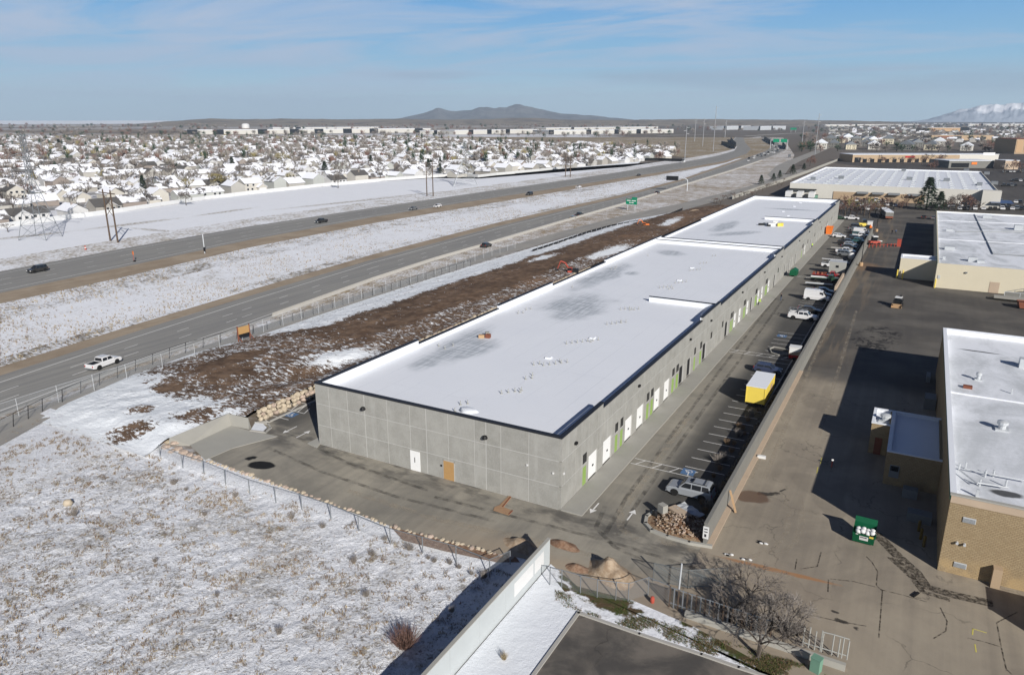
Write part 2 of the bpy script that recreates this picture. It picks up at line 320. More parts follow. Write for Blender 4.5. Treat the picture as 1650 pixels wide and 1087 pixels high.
# road materials ------------------------------------------------------
def asphalt(name, c, dust=(0.30, 0.26, 0.20), amt=0.5, streak=0., tracks=0.4, cracks=0., dsc=0.12, masks=None, bump=0.15):
    b = NB(name); n = b.noise(dsc, 7, 0.62, None, 0.6); f = b.noise(9, 4, 0.6); m = b.noise(0.9, 6, 0.65)
    lane = b.noise(0.7, 5, 0.6, b.vec((1.0, 0.03, 1), streak))
    k = b.math('MULTIPLY', b.ss(b.math('ADD', b.math('MULTIPLY', n, 1 - tracks), b.math('MULTIPLY', lane, tracks)), 0.36, 0.66), amt)
    k = b.math('ADD', k, b.math('MULTIPLY', b.math('SUBTRACT', m, 0.5), 0.45), None, True)
    cc = b.mix(k, c, dust)
    cc = b.mix(b.math('MULTIPLY', f, 0.25), cc, tuple(x * 0.45 for x in c))
    if cracks > 0:
        nv = b.new('ShaderNodeVectorMath'); nv.operation = 'ADD'; b.t.links.new(b.pos, nv.inputs[0])
        nn = b.new('ShaderNodeTexNoise'); nn.inputs['Scale'].default_value = 0.5; nn.inputs['Detail'].default_value = 5; b.t.links.new(b.pos, nn.inputs['Vector']); sc_ = b.new('ShaderNodeVectorMath'); sc_.operation = 'SCALE'; sc_.inputs['Scale'].default_value = 3.2; b.t.links.new(nn.outputs['Color'], sc_.inputs[0]); b.t.links.new(sc_.outputs[0], nv.inputs[1])
        vo = b.new('ShaderNodeTexVoronoi'); vo.feature = 'DISTANCE_TO_EDGE'; vo.inputs['Scale'].default_value = 0.11; b.t.links.new(nv.outputs[0], vo.inputs['Vector'])
        cr = b.math('MULTIPLY', b.ss(vo.outputs['Distance'], 0.010, 0.002), b.ss(b.noise(0.16, 3), 0.42, 0.60))
        cc = b.mix(b.math('MULTIPLY', cr, cracks), cc, (0.02, 0.018, 0.016))
        patch = b.ss(b.noise(0.10, 2, 0.5, b.vec((1, .6, 1), 0.2)), 0.60, 0.63); cc = b.mix(b.math('MULTIPLY', patch, 0.35), cc, tuple(x * 0.7 for x in c))
    if masks is not None: cc = masks(b, cc)
    b.bump(f, bump, 0.02); MAT[name] = b.done(cc, 0.85, 0.25); return MAT[name]
asphalt('freeway', (0.245, 0.24, 0.228), (0.345, 0.335, 0.30), 0.75, 0.05, 0.8, 0, 0.05)
asphalt('frontage', (0.29, 0.28, 0.26), (0.40, 0.375, 0.33), 0.8, 0.05, 0.5)
asphalt('dirt_shoulder', (0.30, 0.235, 0.165), (0.45, 0.37, 0.275), 0.8, 0.05, 0.4)
def tone_lot(b, cc):
    x = b.xyz()
    # the stall side is newer and darker; the drive and the front are tracked with pale dust
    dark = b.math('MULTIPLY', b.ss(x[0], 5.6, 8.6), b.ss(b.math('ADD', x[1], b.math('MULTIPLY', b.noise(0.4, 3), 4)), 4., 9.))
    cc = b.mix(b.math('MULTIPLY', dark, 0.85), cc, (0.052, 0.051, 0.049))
    wet = b.math('MULTIPLY', b.math('MULTIPLY', b.ss(x[1], -5.2, -0.8), b.ss(b.noise(0.22, 5, 0.6, b.vec((1, 2.2, 1))), 0.42, 0.62)), b.ss(x[1], 3., 0.5))
    cc = b.mix(b.math('MULTIPLY', wet, 0.72), cc, (0.07, 0.067, 0.062))
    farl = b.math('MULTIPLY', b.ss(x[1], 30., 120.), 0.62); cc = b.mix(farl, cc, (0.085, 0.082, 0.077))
    p = G(421, 749); q = G(404, 738)
    oil = b.mx(b.blotch(p[0], p[1], 1.9, 1.1, 0.3, 0.8, 0.12, 0.9), b.blotch(q[0], q[1], 1.0, 0.6, 0.9, 0.5, 0.5, 1.2))
    cc = b.mix(oil, cc, (0.012, 0.012, 0.012))
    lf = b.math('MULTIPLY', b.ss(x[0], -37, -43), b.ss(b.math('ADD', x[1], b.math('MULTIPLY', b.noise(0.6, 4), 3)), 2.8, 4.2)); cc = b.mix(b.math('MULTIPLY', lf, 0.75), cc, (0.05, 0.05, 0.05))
    dirt = b.math('MULTIPLY', b.ss(x[0], -16., 2.), b.ss(b.math('ADD', x[1], b.math('MULTIPLY', b.noise(0.35, 5), 3.4)), -3.6, -8.)); cc = b.mix(b.math('MULTIPLY', dirt, 0.85), cc, (0.36, 0.29, 0.21))
    return cc
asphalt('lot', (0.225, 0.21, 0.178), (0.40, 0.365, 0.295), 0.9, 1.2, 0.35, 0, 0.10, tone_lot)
def tone_yard(b, cc):
    x = b.xyz()
    north = b.math('MULTIPLY', b.ss(b.math('ADD', x[1], b.math('MULTIPLY', b.noise(0.12, 4), 8)), 58., 66.), 0.80)
    cc = b.mix(north, cc, b.mix(b.ss(b.noise(0.09, 5), 0.42, 0.62), (0.045, 0.045, 0.046), (0.085, 0.082, 0.077)))
    tanlane = b.math('MULTIPLY', b.ss(b.noise(0.5, 4, 0.6, b.vec((1, 0.05, 1))), 0.47, 0.62), b.math('MULTIPLY', b.ss(x[0], 25., 19.), b.ss(x[1], 60., 80.))); cc = b.mix(b.math('MULTIPLY', tanlane, 0.45), cc, (0.25, 0.19, 0.125))
    entry = b.math('MULTIPLY', b.ss(b.math('ADD', x[1], b.math('MULTIPLY', b.noise(0.3, 5), 7)), 9., -1.5), b.ss(x[0], 34., 18.)); cc = b.mix(b.math('MULTIPLY', entry, 0.5), cc, (0.34, 0.275, 0.205))
    ms = []
    for (px, py, rx, ry, ro) in ((1237, 795, 1.3, .45, .5), (1262, 789, .55, .15, 1.1), (1355, 1000, .5, .3, 0), (1380, 1012, .25, .4, 0), (1345, 985, .3, .15, 0)):
        p = G(px, py); ms.append(b.blotch(p[0], p[1], rx * 1.15, ry * 1.15, ro, 0.55, 0.85, 1.0 if rx < 2 else 0.5))
    cc = b.mix(b.math('MULTIPLY', b.mx(*ms), 0.85), cc, (0.022, 0.02, 0.019))
    p = G(1412, 545); rg_ = b.math('ABSOLUTE', b.math('SUBTRACT', b.noise(.30, 6, .6, None, 1.2), .5)); cc = b.mix(b.math('MULTIPLY', b.math('MULTIPLY', b.blotch(p[0], p[1], 4.6, 11, -.1, .75, .3, .3), b.ss(rg_, .055, .03)), .85), cc, (.018, .017, .017))
    p = G(1212, 800); cc = b.mix(b.math('MULTIPLY', b.blotch(p[0], p[1], 2.2, 1.6, 0.3, 0.7, 0.3, 0.5), 0.8), cc, (0.12, 0.07, 0.045))
    a, c_ = G(1195, 905), G(1300, 930); mid = ((a[0]+c_[0])/2, (a[1]+c_[1])/2)
    cc = b.mix(b.math('MULTIPLY', b.blotch(mid[0], mid[1], 6.0, .40, math.atan2(c_[1]-a[1], c_[0]-a[0]), 0.6, 0.25, 0.8), 0.9), cc, (0.36, 0.19, 0.09))
    p = G(1395, 430); cc = b.mix(b.math('MULTIPLY', b.blotch(p[0], p[1], 6, 9, 0, 0.4, 0.5, 0.2), 0.7), cc, (0.23, 0.15, 0.09))
    return cc
asphalt('yard', (0.245, 0.212, 0.168), (0.41, 0.355, 0.27), 0.85, 0.0, 0.35, 0.38, 0.09, tone_yard)
asphalt('dark_lot', (0.085, 0.079, 0.072), (0.21, 0.185, 0.155), 0.85, 0.2, 0.1, 0.5, 0.25)
asphalt('far_lot', (0.07, 0.066, 0.062), (0.14, 0.125, 0.11), 0.6)
b = NB('road_paint'); MAT['road_paint'] = b.done(b.mix(b.ss(b.noise(3, 6, 0.7), 0.52, 0.80), (0.74, 0.73, 0.70), (0.25, 0.235, 0.21)), 0.8)
b = NB('ada_blue'); MAT['ada_blue'] = b.done(b.mix(b.ss(b.noise(3, 6, 0.7), 0.42, 0.75), (0.07, 0.16, 0.32), (0.13, 0.15, 0.17)), 0.8)

# freeway ------------------------------------------------------------
FAR_N = [(-60,449),(0,437),(200,400),(400,365),(600,335),(800,306),(900,292),(1000,277),(1060,267),(1120,258),(1160,250),(1183,243),(1188,236),(1180,228),(1186,221.5)]
FAR_S = [(-60,484),(0,472),(200,430),(400,387),(600,350),(800,318),(900,303),(1000,287),(1060,278),(1120,268),(1170,259),(1203,248),(1211,239),(1201,229),(1198,221.5)]
NEAR_N = [(-60,625),(0,605),(200,540),(390,480),(600,418),(800,365),(900,341),(1000,318),(1100,291),(1160,270),(1205,254),(1232,244),(1243,237),(1234,228),(1226,221.5)]
NEAR_S = [(-60,690),(0,668),(200,592),(390,527),(600,450),(800,388),(900,357),(1000,325),(1100,292.5),(1180,265),(1228,253),(1250,247),(1264,240),(1254,231),(1240,221.5)]
NEAR_S = [(-60,690),(0,668),(200,592),(390,527),(600,450),(800,388),(900,358),(1000,329),(1100,297.5),(1180,273),(1228,257),(1250,249),(1266,241),(1254,231),(1240,221.5)]
def ribbon_px(name, A, B, z, m):
    def run(L):
        P = [Vector(G(*p)) for p in L]
        if L[0][0] <= -60: P.insert(0, P[0] + (P[0] - P[1]).normalized() * 170)      # the road goes on beyond the view
        return [(p.x, p.y, z) for p in P]
    va, vb = run(A), run(B); n = min(len(va), len(vb)); mb = MB(); vs = va[:n] + vb[:n]
    mb.add(vs, [(i, n + i, n + i + 1, i + 1) for i in range(n - 1)]); return structure(mb, name, m)
def ribbon(name, pts, wd, z, m, off=0., kind=True):
    mb = MB(); vs = []; n = len(pts)
    for i, p in enumerate(pts):
        a = Vector(pts[max(i-1, 0)]); c_ = Vector(pts[min(i+1, n-1)]); d = (c_ - a).normalized(); q = Vector((-d.y, d.x)); p = Vector(p)
        e, f_ = p + q * (off - wd / 2), p + q * (off + wd / 2); vs += [(e.x, e.y, z), (f_.x, f_.y, z)]
    mb.add(vs, [(2*i, 2*i+2, 2*i+3, 2*i+1) for i in range(n-1)]); return structure(mb, name, m) if kind else mb
def between(A, B, t): return [(a[0] + (c_[0]-a[0]) * t, a[1] + (c_[1]-a[1]) * t) for a, c_ in zip(A, B)]
ribbon_px('far_carriageway', FAR_N, FAR_S, 0.0, MAT['freeway'])
ribbon_px('near_carriageway', NEAR_N, NEAR_S, 0.0, MAT['freeway'])
S2 = [(x, y + d) for (x, y), d in zip(FAR_S, (18, 17, 16, 12, 10, 8, 6, 5, 4, 3.5, 3, 2, 2, 1, 1))]
ribbon_px('dirt_shoulder', FAR_S, S2, 0.004, MAT['dirt_shoulder'])
S3 = [(x, y - d) for (x, y), d in zip(NEAR_N, (15, 14, 12, 9, 8, 6, 5, 4, 3, 2.5, 2, 2, 1, 1, 1))]
ribbon_px('dirt_shoulder', S3, NEAR_N, 0.004, MAT['dirt_shoulder'])
for A, B, ts in ((FAR_N, FAR_S, (0.12, 0.88)), (NEAR_N, NEAR_S, (0.17, 0.90))):
    for t in ts: ribbon('lane_line', [G(*p) for p in between(A, B, t)][:11], 0.22, 0.008, MAT['road_paint'])
dash = MB()
for A, B, ts in ((FAR_N, FAR_S, (0.38, 0.63)), (NEAR_N, NEAR_S, (0.42, 0.66))):
    for t in ts:
        pts = [Vector(G(*p)) for p in between(A, B, t)][:10]
        for a, c_ in zip(pts, pts[1:]):
            L = (c_ - a).length; d = (c_ - a) / L; q = Vector((-d.y, d.x)) * 0.08; s = 0
            while s < L:
                e, f_ = a + d * s, a + d * min(s + 3.0, L); dash.poly([(*(e - q), .008), (*(f_ - q), .008), (*(f_ + q), .008), (*(e + q), .008)]); s += 12.2
structure(dash, 'lane_line', MAT['road_paint'])
FR_N = [(-60,708),(0,676),(100,642),(200,600),(390,536),(500,499),(600,468),(800,402),(900,374),(1000,348),(1100,327),(1200,302),(1255,285),(1290,272)]
FR_S = [(-60,748),(0,694),(100,643.5),(200,609),(390,549),(500,511),(600,479),(800,414),(900,385),(1000,359),(1100,339),(1200,312),(1262,291),(1300,275)]
FR_S = [(-60,765),(0,718),(100,662),(200,616),(390,551),(500,512),(600,479),(800,414),(900,385),(1000,359),(1100,339),(1200,312),(1262,291),(1300,275)]
ribbon_px('frontage_road', FR_N, FR_S, 0.0, MAT['frontage'])
# pale concrete gutter and low barrier on the outer edge of the near carriageway
ribbon('gutter', [G(x, y + 1) for x, y in NEAR_S[:13]], 1.0, 0.010, MAT['kerb'])
bp = [Vector(G(x, y)) for x, y in [(440, 510), (600, 452), (700, 419), (800, 390), (900, 360), (1000, 331), (1100, 299.5), (1180, 275), (1228, 258.5)]]
br = thing('concrete_barrier', 'long low pale concrete barrier along the near freeway carriageway', 'barrier', (bp[0].x, bp[0].y, 0))
def barrier_segment(a, c_):
    d = (c_ - a).normalized(); q = Vector((-d.y, d.x)); mb = MB(); prof = [(-.35, 0), (-.32, .15), (-.12, .45), (-.08, .85), (.08, .85), (.12, .45), (.32, .15), (.35, 0)]
    vs = [(*(a + q * u), z) for u, z in prof] + [(*(c_ + q * u), z) for u, z in prof]; k = len(prof)
    mb.add(vs, [(i, i+1, k+i+1, k+i) for i in range(k-1)] + [tuple(range(k)), tuple(range(2*k-1, k-1, -1))]); return mb
for a, c_ in zip(bp, bp[1:]):
    L = (c_ - a).length; nseg = max(1, int(L / 30))
    for i in range(nseg): barrier_segment(a + (c_-a) * (i / nseg), a + (c_-a) * ((i + 0.995) / nseg)).build('barrier_segment', MAT['kerb'], br, False, True)
# crossing road and ramp far down the valley
ribbon('overpass', [G(1060, 219), G(1140, 217), G(1200, 219.5), G(1265, 215.5), G(1330, 213), G(1450, 211)], 18, 0.03, MAT['kerb'])
ribbon('ramp', [G(1262, 290), G(1250, 282), G(1262, 268), G(1280, 259), G(1310, 247), G(1335, 236)], 12, 0.02, MAT['frontage'])
ribbon('far_street', [G(1375, 251), G(1400, 247.5), G(1500, 247), G(1650, 249)], 16, 0.02, MAT['far_lot'])

# snow fields ---------------------------------------------------------
def med_mask(b, g):
    st = b.noise(1.3, 5, 0.6, b.vec((1.6, 0.4, 1), 0.5)); x = b.xyz()
    bank = b.math('MULTIPLY', b.ss(st, 0.50, 0.58), b.ss(b.noise(0.03, 3), 0.42, 0.6)); return b.math('MAXIMUM', g, b.math('MULTIPLY', bank, 0.55))
snow_grass('median_cover', 0.735, 1.3, (0.47, 0.42, 0.335), (0.27, 0.23, 0.17), (1, 1, 1), 0, 0.26, 0.09, 0.6)
ribbon_px('median', S2, S3, -0.03, MAT['median_cover'])
snow_grass('bank_streak', 0.60, 1.2, (0.30, 0.25, 0.17), (0.13, 0.105, 0.075), (0.5, 1.8, 1), 0.75, 0.25, 0.06, 0.9)
ribbon_px('median_bank', S2, between(S2, S3, .26), -0.018, MAT['bank_streak'])
ribbon_px('median_bank', between(S2, S3, .86), S3, -0.018, MAT['verge_far'] if 'verge_far' in MAT else MAT['bank_streak'])
snow_grass('verge_cover', 0.45, 1.6, (0.34, 0.26, 0.155), (0.22, 0.16, 0.095), (2.2, 0.7, 1), 0.9, 0.2, 0.10, 0.5)
sheet('dry_field', [G(1000, 239), G(1062, 249), G(1120, 255.5), G(1160, 247.5), G(1181, 241.5), G(1185, 236), G(1178, 228), G(1184, 221.5), G(1085, 221), G(1086, 239)], -0.025, MAT['dry_field'])
sheet('dry_field', [G(1150, 263), G(1203, 248.5), G(1211, 239), G(1201, 229), G(1198, 222), G(1226, 221.7), G(1234, 228), G(1243, 237), G(1232, 244), G(1205, 253)], -0.015, MAT['dry_field'])
ribbon_px('verge', NEAR_S, between(NEAR_S, NEAR_S, 0) and [(x, y) for x, y in [(-60,708),(0,676),(200,600),(390,536),(600,468),(800,402),(900,374),(1000,348),(1100,327),(1190,305),(1235,292),(1262,275),(1275,262),(1280,250),(1262,222)]], -0.035, MAT['verge_cover'])
snow_grass('verge_far', 0.58, 0.9, (0.40, 0.33, 0.22), (0.24, 0.19, 0.12), (1, 1, 1), 0, 0.2, 0.10, 0.3)
N2 = [(x, y - d) for (x, y), d in zip(FAR_N, (22, 20, 16, 13, 11, 9, 8, 7, 6, 5, 4, 3, 2, 1, 1))]
ribbon_px('verge', N2, FAR_N, -0.02, MAT['verge_far'])
BURB = [(-60,377),(0,367),(100,353),(200,341),(300,327),(370,317),(450,307),(520,301),(600,293),(700,287),(770,288),(830,280),(900,270),(960,262),(1060,247)]
def row_mask(b, g):
    p1, p2 = G(0, 383), G(200, 361); ms = []
    for (xa, ya, xb, yb, wd) in ((-30, 388, 120, 372, 2.6), (120, 372, 300, 350, 2.6), (200, 366, 330, 378, 1.6), (300, 350, 420, 333, 2.0), (420, 340, 700, 311, 2.6), (560, 323, 860, 296, 2.0)):
        a, c_ = Vector(G(xa, ya)), Vector(G(xb, yb)); m = (a + c_) / 2; ms.append(b.blotch(m.x, m.y, (c_-a).length * .54, wd * 1.6, math.atan2((c_-a).y, (c_-a).x), 0.3, 0.42, 0.35))
    return b.math('ADD', b.math('MULTIPLY', b.mx(*ms), b.ss(b.noise(1.0, 6, 0.65), 0.40, 0.58)), b.math('MULTIPLY', g, 0.18), None, True)
snow_grass('row_snow', 0.82, 0.7, (0.34, 0.29, 0.20), (0.25, 0.20, 0.14), (1, 1, 1), 0, 0.2, 0.10, 0.25, row_mask)
ribbon_px('snow_corridor', BURB[:13], [(x, y) for x, y in N2][:9] + [(1020, 268), (1030, 262), (1035, 258), (1036, 255)], -0.03, MAT['row_snow'])

# bank between frontage road and warehouse lot ---------------------------
FENCE = [(-44,-64.),(-25,-70.5),(-18.1,-73.7),(-7.1,-78.2),(5.2,-81.0),(18,-82.2),(30.4,-80.6),(68.6,-81.2),(125,-79.9),(223,-77.4),(271,-66),(330,-52)]
def smooth(a, b_, x):
    t = max(0., min(1., (x - a) / (b_ - a))); return t * t * (3 - 2 * t)
TR = G(556, 600, 0.6)
def berm_h(x, y):
    xl = interp(FENCE, y); t = max(0., min(1., (-47.0 - x) / (-47.0 - xl - 1.5)))
    h = 1.85 * (1 - t) ** 0.8 * smooth(-12.8, -6.5, y)
    h += 0.8 * smooth(0, .25, t) * smooth(1, .6, t) * smooth(-6, 12, y) * (0.55 + 0.6 * mnoise.noise((x * .045, y * .03, 3)))
    dx, dy = x - TR[0], y - TR[1]; u = dx * 0.5 + dy * 0.87; v = -dx * 0.87 + dy * 0.5
    h -= 1.5 * math.exp(-(u / 13) ** 2 - (v / 3.6) ** 2) * smooth(0, .15, t)
    q = smooth(0, .06, t) * smooth(1, .93, t) * smooth(-13, -10, y)
    h += q * (0.20 * mnoise.noise((x * .35, y * .35, 1)) + 0.12 * mnoise.noise((x * 1.1, y * 1.1, 5)) + 0.07 * mnoise.noise((x * 2.6, y * 2.6, 9)))
    if y < BT[2][1] + 2:
        e = bank_edge(y); top = 1.0 + .6 * smooth(BT[0][1], BT[1][1], y) if y > BT[0][1] else 1.0 * smooth(-12.8, BT[0][1], y)
        k = smooth(3.5, 0.1, e - x) * smooth(BT[2][1] + 2, BT[2][1], y); h += (top - .04 - h) * k
    return max(h, -0.02) if t < 1 else -0.02
BT = [G(273, 705, 1.0), G(367.5, 666, 1.6), G(400, 673, 1.6)]
def bank_edge(y):
    if y >= BT[2][1]: return -46.7
    if y <= BT[0][1]: return BT[0][0] - .15 - .35 * max(0, BT[0][1] - y) * 0
    a, c_ = (BT[0], BT[1]) if y < BT[1][1] else (BT[1], BT[2])
    if y >= BT[1][1]: return min(BT[1][0], BT[2][0]) - .1 if BT[2][1] - BT[1][1] < .6 else a[0] + (c_[0] - a[0]) * (y - a[1]) / (c_[1] - a[1]) - .12
    return a[0] + (c_[0] - a[0]) * (y - a[1]) / (c_[1] - a[1]) - .12
def terrain(name, ys, nx, xl, xr, hf, m):
    mb = MB(); n = nx + 1
    for y in ys:
        a, c_ = xl(y), xr(y)
        for i in range(n):
            x = a + (c_ - a) * i / nx; mb.v.append((x, y, hf(x, y)))
    mb.f = [(j*n+i, j*n+i+1, (j+1)*n+i+1, (j+1)*n+i) for j in range(len(ys)-1) for i in range(nx)]; mb.m = [0] * len(mb.f)
    return structure(mb, name, m, True)
b = NB('bank_soil'); x = b.xyz()
fine = b.noise(1.5, 8, 0.66, b.vec((0.55, 1.5, 1), 0.55), 0.5); med = b.noise(0.22, 5, 0.6); sp = b.noise(3.2, 6, 0.68)
lo = b.math('ADD', b.math('MULTIPLY', fine, 0.80), b.math('MULTIPLY', med, 0.20))
def bl(px, py, rx, ry, rot, z=1.0, e=0.25, wob=0.7): p = G(px, py, z); return b.blotch(p[0], p[1], rx, ry, rot, e * .5, wob * 1.3, 0.45)
def blp(xa, ya, xb, yb, wd, z=1.0, e=0.2, wob=.6):
    a, c_ = Vector(G(xa, ya, z)), Vector(G(xb, yb, z)); m_ = (a + c_) / 2; return b.blotch(m_.x, m_.y, (c_-a).length / 2, wd, math.atan2((c_-a).y, (c_-a).x), e, wob, 0.25)
wob = b.math('MULTIPLY', b.math('SUBTRACT', b.noise(.22, 6, .65), .5), 16.)
xw, yw = b.math('ADD', x[0], wob), b.math('ADD', x[1], wob)
strip = b.math('MULTIPLY', b.ss(b.math('ADD', b.math('ADD', b.math('MULTIPLY', wob, .6), x[0]), b.math('ADD', b.math('MULTIPLY', b.ss(x[1], 40., 28.), 9.), b.math('MULTIPLY', x[1], -.018))), -70., -73.), b.ss(x[0], -81.5, -80.))          # snow kept along the road side
corner = b.math('MULTIPLY', b.ss(yw, 3., -3.), b.ss(x[0], -45., -52.))
hill = b.math('MULTIPLY', b.ss(b.math('ADD', xw, b.math('MULTIPLY', yw, 0.9)), -65., -70.), b.ss(yw, 8., 2.))
snowy = b.mx(strip, corner, hill, bl(556, 578, 9, 4.5, 1.0, 1., .3, .35), blp(935, 425, 1020, 395, 4.0, 1.2, .3, .35), blp(845, 428, 905, 408, 3, 1, .3, .35), blp(1060, 372, 1100, 350, 4, .8, .3, .35))
streak = b.math('MULTIPLY', b.math('MAXIMUM', b.ss(xw, -57.5, -53.), b.ss(yw, 38., 30.)), b.ss(x[1], 200., 120.))
bare = b.mx(bl(205, 693, 5.2, 3.8, .8, .8, .5, .3), blp(40, 688, 108, 738, 2.4, .3, .5, .3), bl(310, 672, 5.4, 3.2, .5, 1.3, .5, .3), bl(228, 660, 3.6, 2.6, 0, 1., .5, .3), bl(270, 625, 3, 2.2, .4, 1., .5, .4), bl(365, 605, 6, 3, .6, 1.0), blp(290, 612, 440, 565, 3.0, .6, .4, .3), blp(610, 540, 1000, 385, 4.6, .9, .5, .14))
thr = b.math('SUBTRACT', b.math('ADD', b.math('MULTIPLY', snowy, 0.19), b.math('MULTIPLY', streak, 0.06)), b.math('MULTIPLY', bare, 0.20))
sn = b.math('MAXIMUM', b.ss(b.math('ADD', lo, thr), 0.60, 0.64), b.math('MULTIPLY', b.ss(b.math('ADD', sp, thr), 0.68, 0.71), 0.9))
soil = b.mix(b.ss(b.noise(0.5, 6, 0.65), 0.38, 0.62), (0.115, 0.074, 0.049), (0.20, 0.135, 0.09)); soil = b.mix(b.math('MULTIPLY', b.ss(b.noise(0.06, 3), 0.45, 0.62), 0.5), soil, (0.075, 0.05, 0.035))
soil = b.mix(b.math('MULTIPLY', b.mx(bl(860, 460, 5, 9, 0), blp(1060, 380, 1110, 345, 6, .5), bl(1010, 385, 5, 5, 0)), 0.55), soil, (0.24, 0.145, 0.085))
b.bump(b.math('ADD', fine, b.math('MULTIPLY', sp, 0.6)), 0.8, 0.2); MAT['bank'] = b.done(b.mix(sn, soil, SNOW), 0.9, 0.12)
ys = [-13.2 + 0.4 * i for i in range(int(73 / 0.4))] + [60 + 1.2 * i for i in range(int(225 / 1.2))]
terrain('bank', ys, 88, lambda y: interp(FENCE, y), bank_edge, berm_h, MAT['bank'])

# rough snowy field in the near corner --------------------------------------
def field_mask(b, g):
    x = b.xyz(); n = b.math('MULTIPLY', b.noise(.3, 5), 6.)
    clean = b.math('MAXIMUM', b.ss(b.math('ADD', x[1], n), -13.5, -10.), b.math('MULTIPLY', b.ss(b.math('ADD', x[0], n), -48., -62.), b.ss(b.math('ADD', x[1], n), -22., -16.)))
    dirt = b.math('MAXIMUM', b.math('MULTIPLY', b.ss(b.noise(.55, 6, .68), .60, .68), .85), b.math('MULTIPLY', b.math('MULTIPLY', b.ss(b.noise(.13, 5, .6), .50, .62), b.ss(b.noise(2.2, 7, .7), .40, .60)), .55))
    return b.math('MAXIMUM', b.math('MULTIPLY', g, b.math('SUBTRACT', 1., b.math('MULTIPLY', clean, .8))), b.math('MULTIPLY', dirt, b.math('SUBTRACT', 1., clean)))
snow_grass('field_cover', 0.655, 3.9, (0.40, 0.355, 0.275), (0.17, 0.14, 0.105), (1, 1, 1), 0.4, 0.16, 0.065, 1.0, field_mask)
def field_h(x, y):
    e = smooth(-11.4, -13.0, y); h = -0.05 - 0.45 * e
    h += e * (0.22 * mnoise.noise((x * .12, y * .12, 2)) + 0.12 * mnoise.noise((x * .55, y * .55, 4)) + 0.08 * mnoise.noise((x * 1.6, y * 1.6, 6)) + 0.065 * mnoise.noise((x * 4.1, y * 4.1, 8)))
    if x < -53: h *= smooth(-60, -53, x) * 0.75 + 0.25
    return h + 0.02
ys = [-62 + 1.0 * i for i in range(16)] + [-46 + 0.19 * i for i in range(int(36.6 / 0.19))]
terrain('snow_field', ys, 400, lambda y: interp(FENCE, y) + 0.3, lambda y: 3.05, field_h, MAT['field_cover'])

# pavements -------------------------------------------------------------
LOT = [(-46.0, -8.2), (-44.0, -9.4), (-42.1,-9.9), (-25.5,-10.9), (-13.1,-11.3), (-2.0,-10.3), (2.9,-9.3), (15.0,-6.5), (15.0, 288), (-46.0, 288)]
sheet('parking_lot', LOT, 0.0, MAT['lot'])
YARD = [(2.9,-9.3), (7.0, -11.2), (12.0, -10.7), (17.5,-11.5), (22.5, -13.0), (27.5, -15.0), (28.5, -40), (140, -40), (140, 352), (15.02, 352), (15.02, -6.5)]
sheet('yard', YARD, -0.004, MAT['yard'])
kl = [G(933, 990), G(1030, 1022), G(1130, 1055), G(1190, 1076), G(1300, 1112), G(1400, 1150)]
sheet('lower_lot', [(8.7, -14.7)] + kl[1:] + [(kl[-1][0], -60), (8.5, -60)], 0.01, MAT['dark_lot'])
def strip_mask(b, g):
    ms = []
    for (px, py, rx, ry, ro, v) in ((965, 955, 4.6, 1.7, -.3, 1), (1075, 975, 4.2, 1.2, -.4, 1), (1195, 1032, 6.5, 2.5, -.5, 1), (1300, 1070, 6, 2.2, -.5, 1), (900, 945, 1.2, .9, 0, 1), (1340, 1060, 1.5, 1, 0, 1)):
        p = G(px, py); ms.append(b.blotch(p[0], p[1], rx, ry, ro, 0.75, 0.5, 0.9))
    return b.math('MAXIMUM', b.mx(*ms), b.math('MULTIPLY', g, 0.3))
snow_grass('strip_cover', 0.75, 2.0, (0.06, 0.075, 0.022), (0.10, 0.07, 0.04), (1, 1, 1), 0, 0.2, 0.08, 0.5, strip_mask)
sheet('grass_strip', [(3.4, -9.3), (7.0, -11.2), (12.0, -10.7), (17.5,-11.5), (22.5,-13.0), (27.5, -15.0), (28.5, -22), (kl[4][0], kl[4][1])] + kl[3::-1] + [(8.7, -14.7), (8.5, -50), (3.4, -50)], 0.012, MAT['strip_cover'])
sheet('snow_strip', [(3.5, -11.8), (5.2, -11.6), (7.2, -13.2), (8.35, -14.7), (8.2, -50), (3.5, -50)], 0.024, MAT['snow'])
def kerb(name, pts, wd=0.18, h=0.15, m='kerb', close=False, z0=0.0):
    mb = MB(); P = pts + ([pts[0]] if close else [])
    for a, c_ in zip(P, P[1:]):
        a, c_ = Vector(a[:2]), Vector(c_[:2]); d = (c_ - a); L = d.length
        if L < 0.01: continue
        mb.cbox((a.x+c_.x)/2, (a.y+c_.y)/2, z0 + h/2, L + wd * 0.6, wd, h, 0, math.atan2(d.y, d.x))
    return structure(mb, name, MAT[m])
kerb('kerb', [(8.55, -50), (8.6, -14.6)] + kl[1:], 0.28, 0.14)
# sidewalk, concrete pads
structure(MB().box(0.02, 2.5, 0.0, 268, 0.0, 0.14), 'sidewalk', MAT['concrete'])
structure(MB().prism([(-35.6, -0.7), (-33.6, -1.1), (-34.25, 0.4), (-35.6, 2.5)], 0, 0.12), 'sidewalk', MAT['concrete_pale'])
structure(MB().box(-35.6, -34.22, 2.5, 268, 0.0, 0.12), 'sidewalk', MAT['concrete_pale'])
pad = [G(306, 717), G(372.5, 686), G(403, 694), G(447, 703), G(375, 722), G(331, 741)]
structure(MB().prism(pad, 0, 0.05), 'concrete_pad', MAT['concrete_pale'])
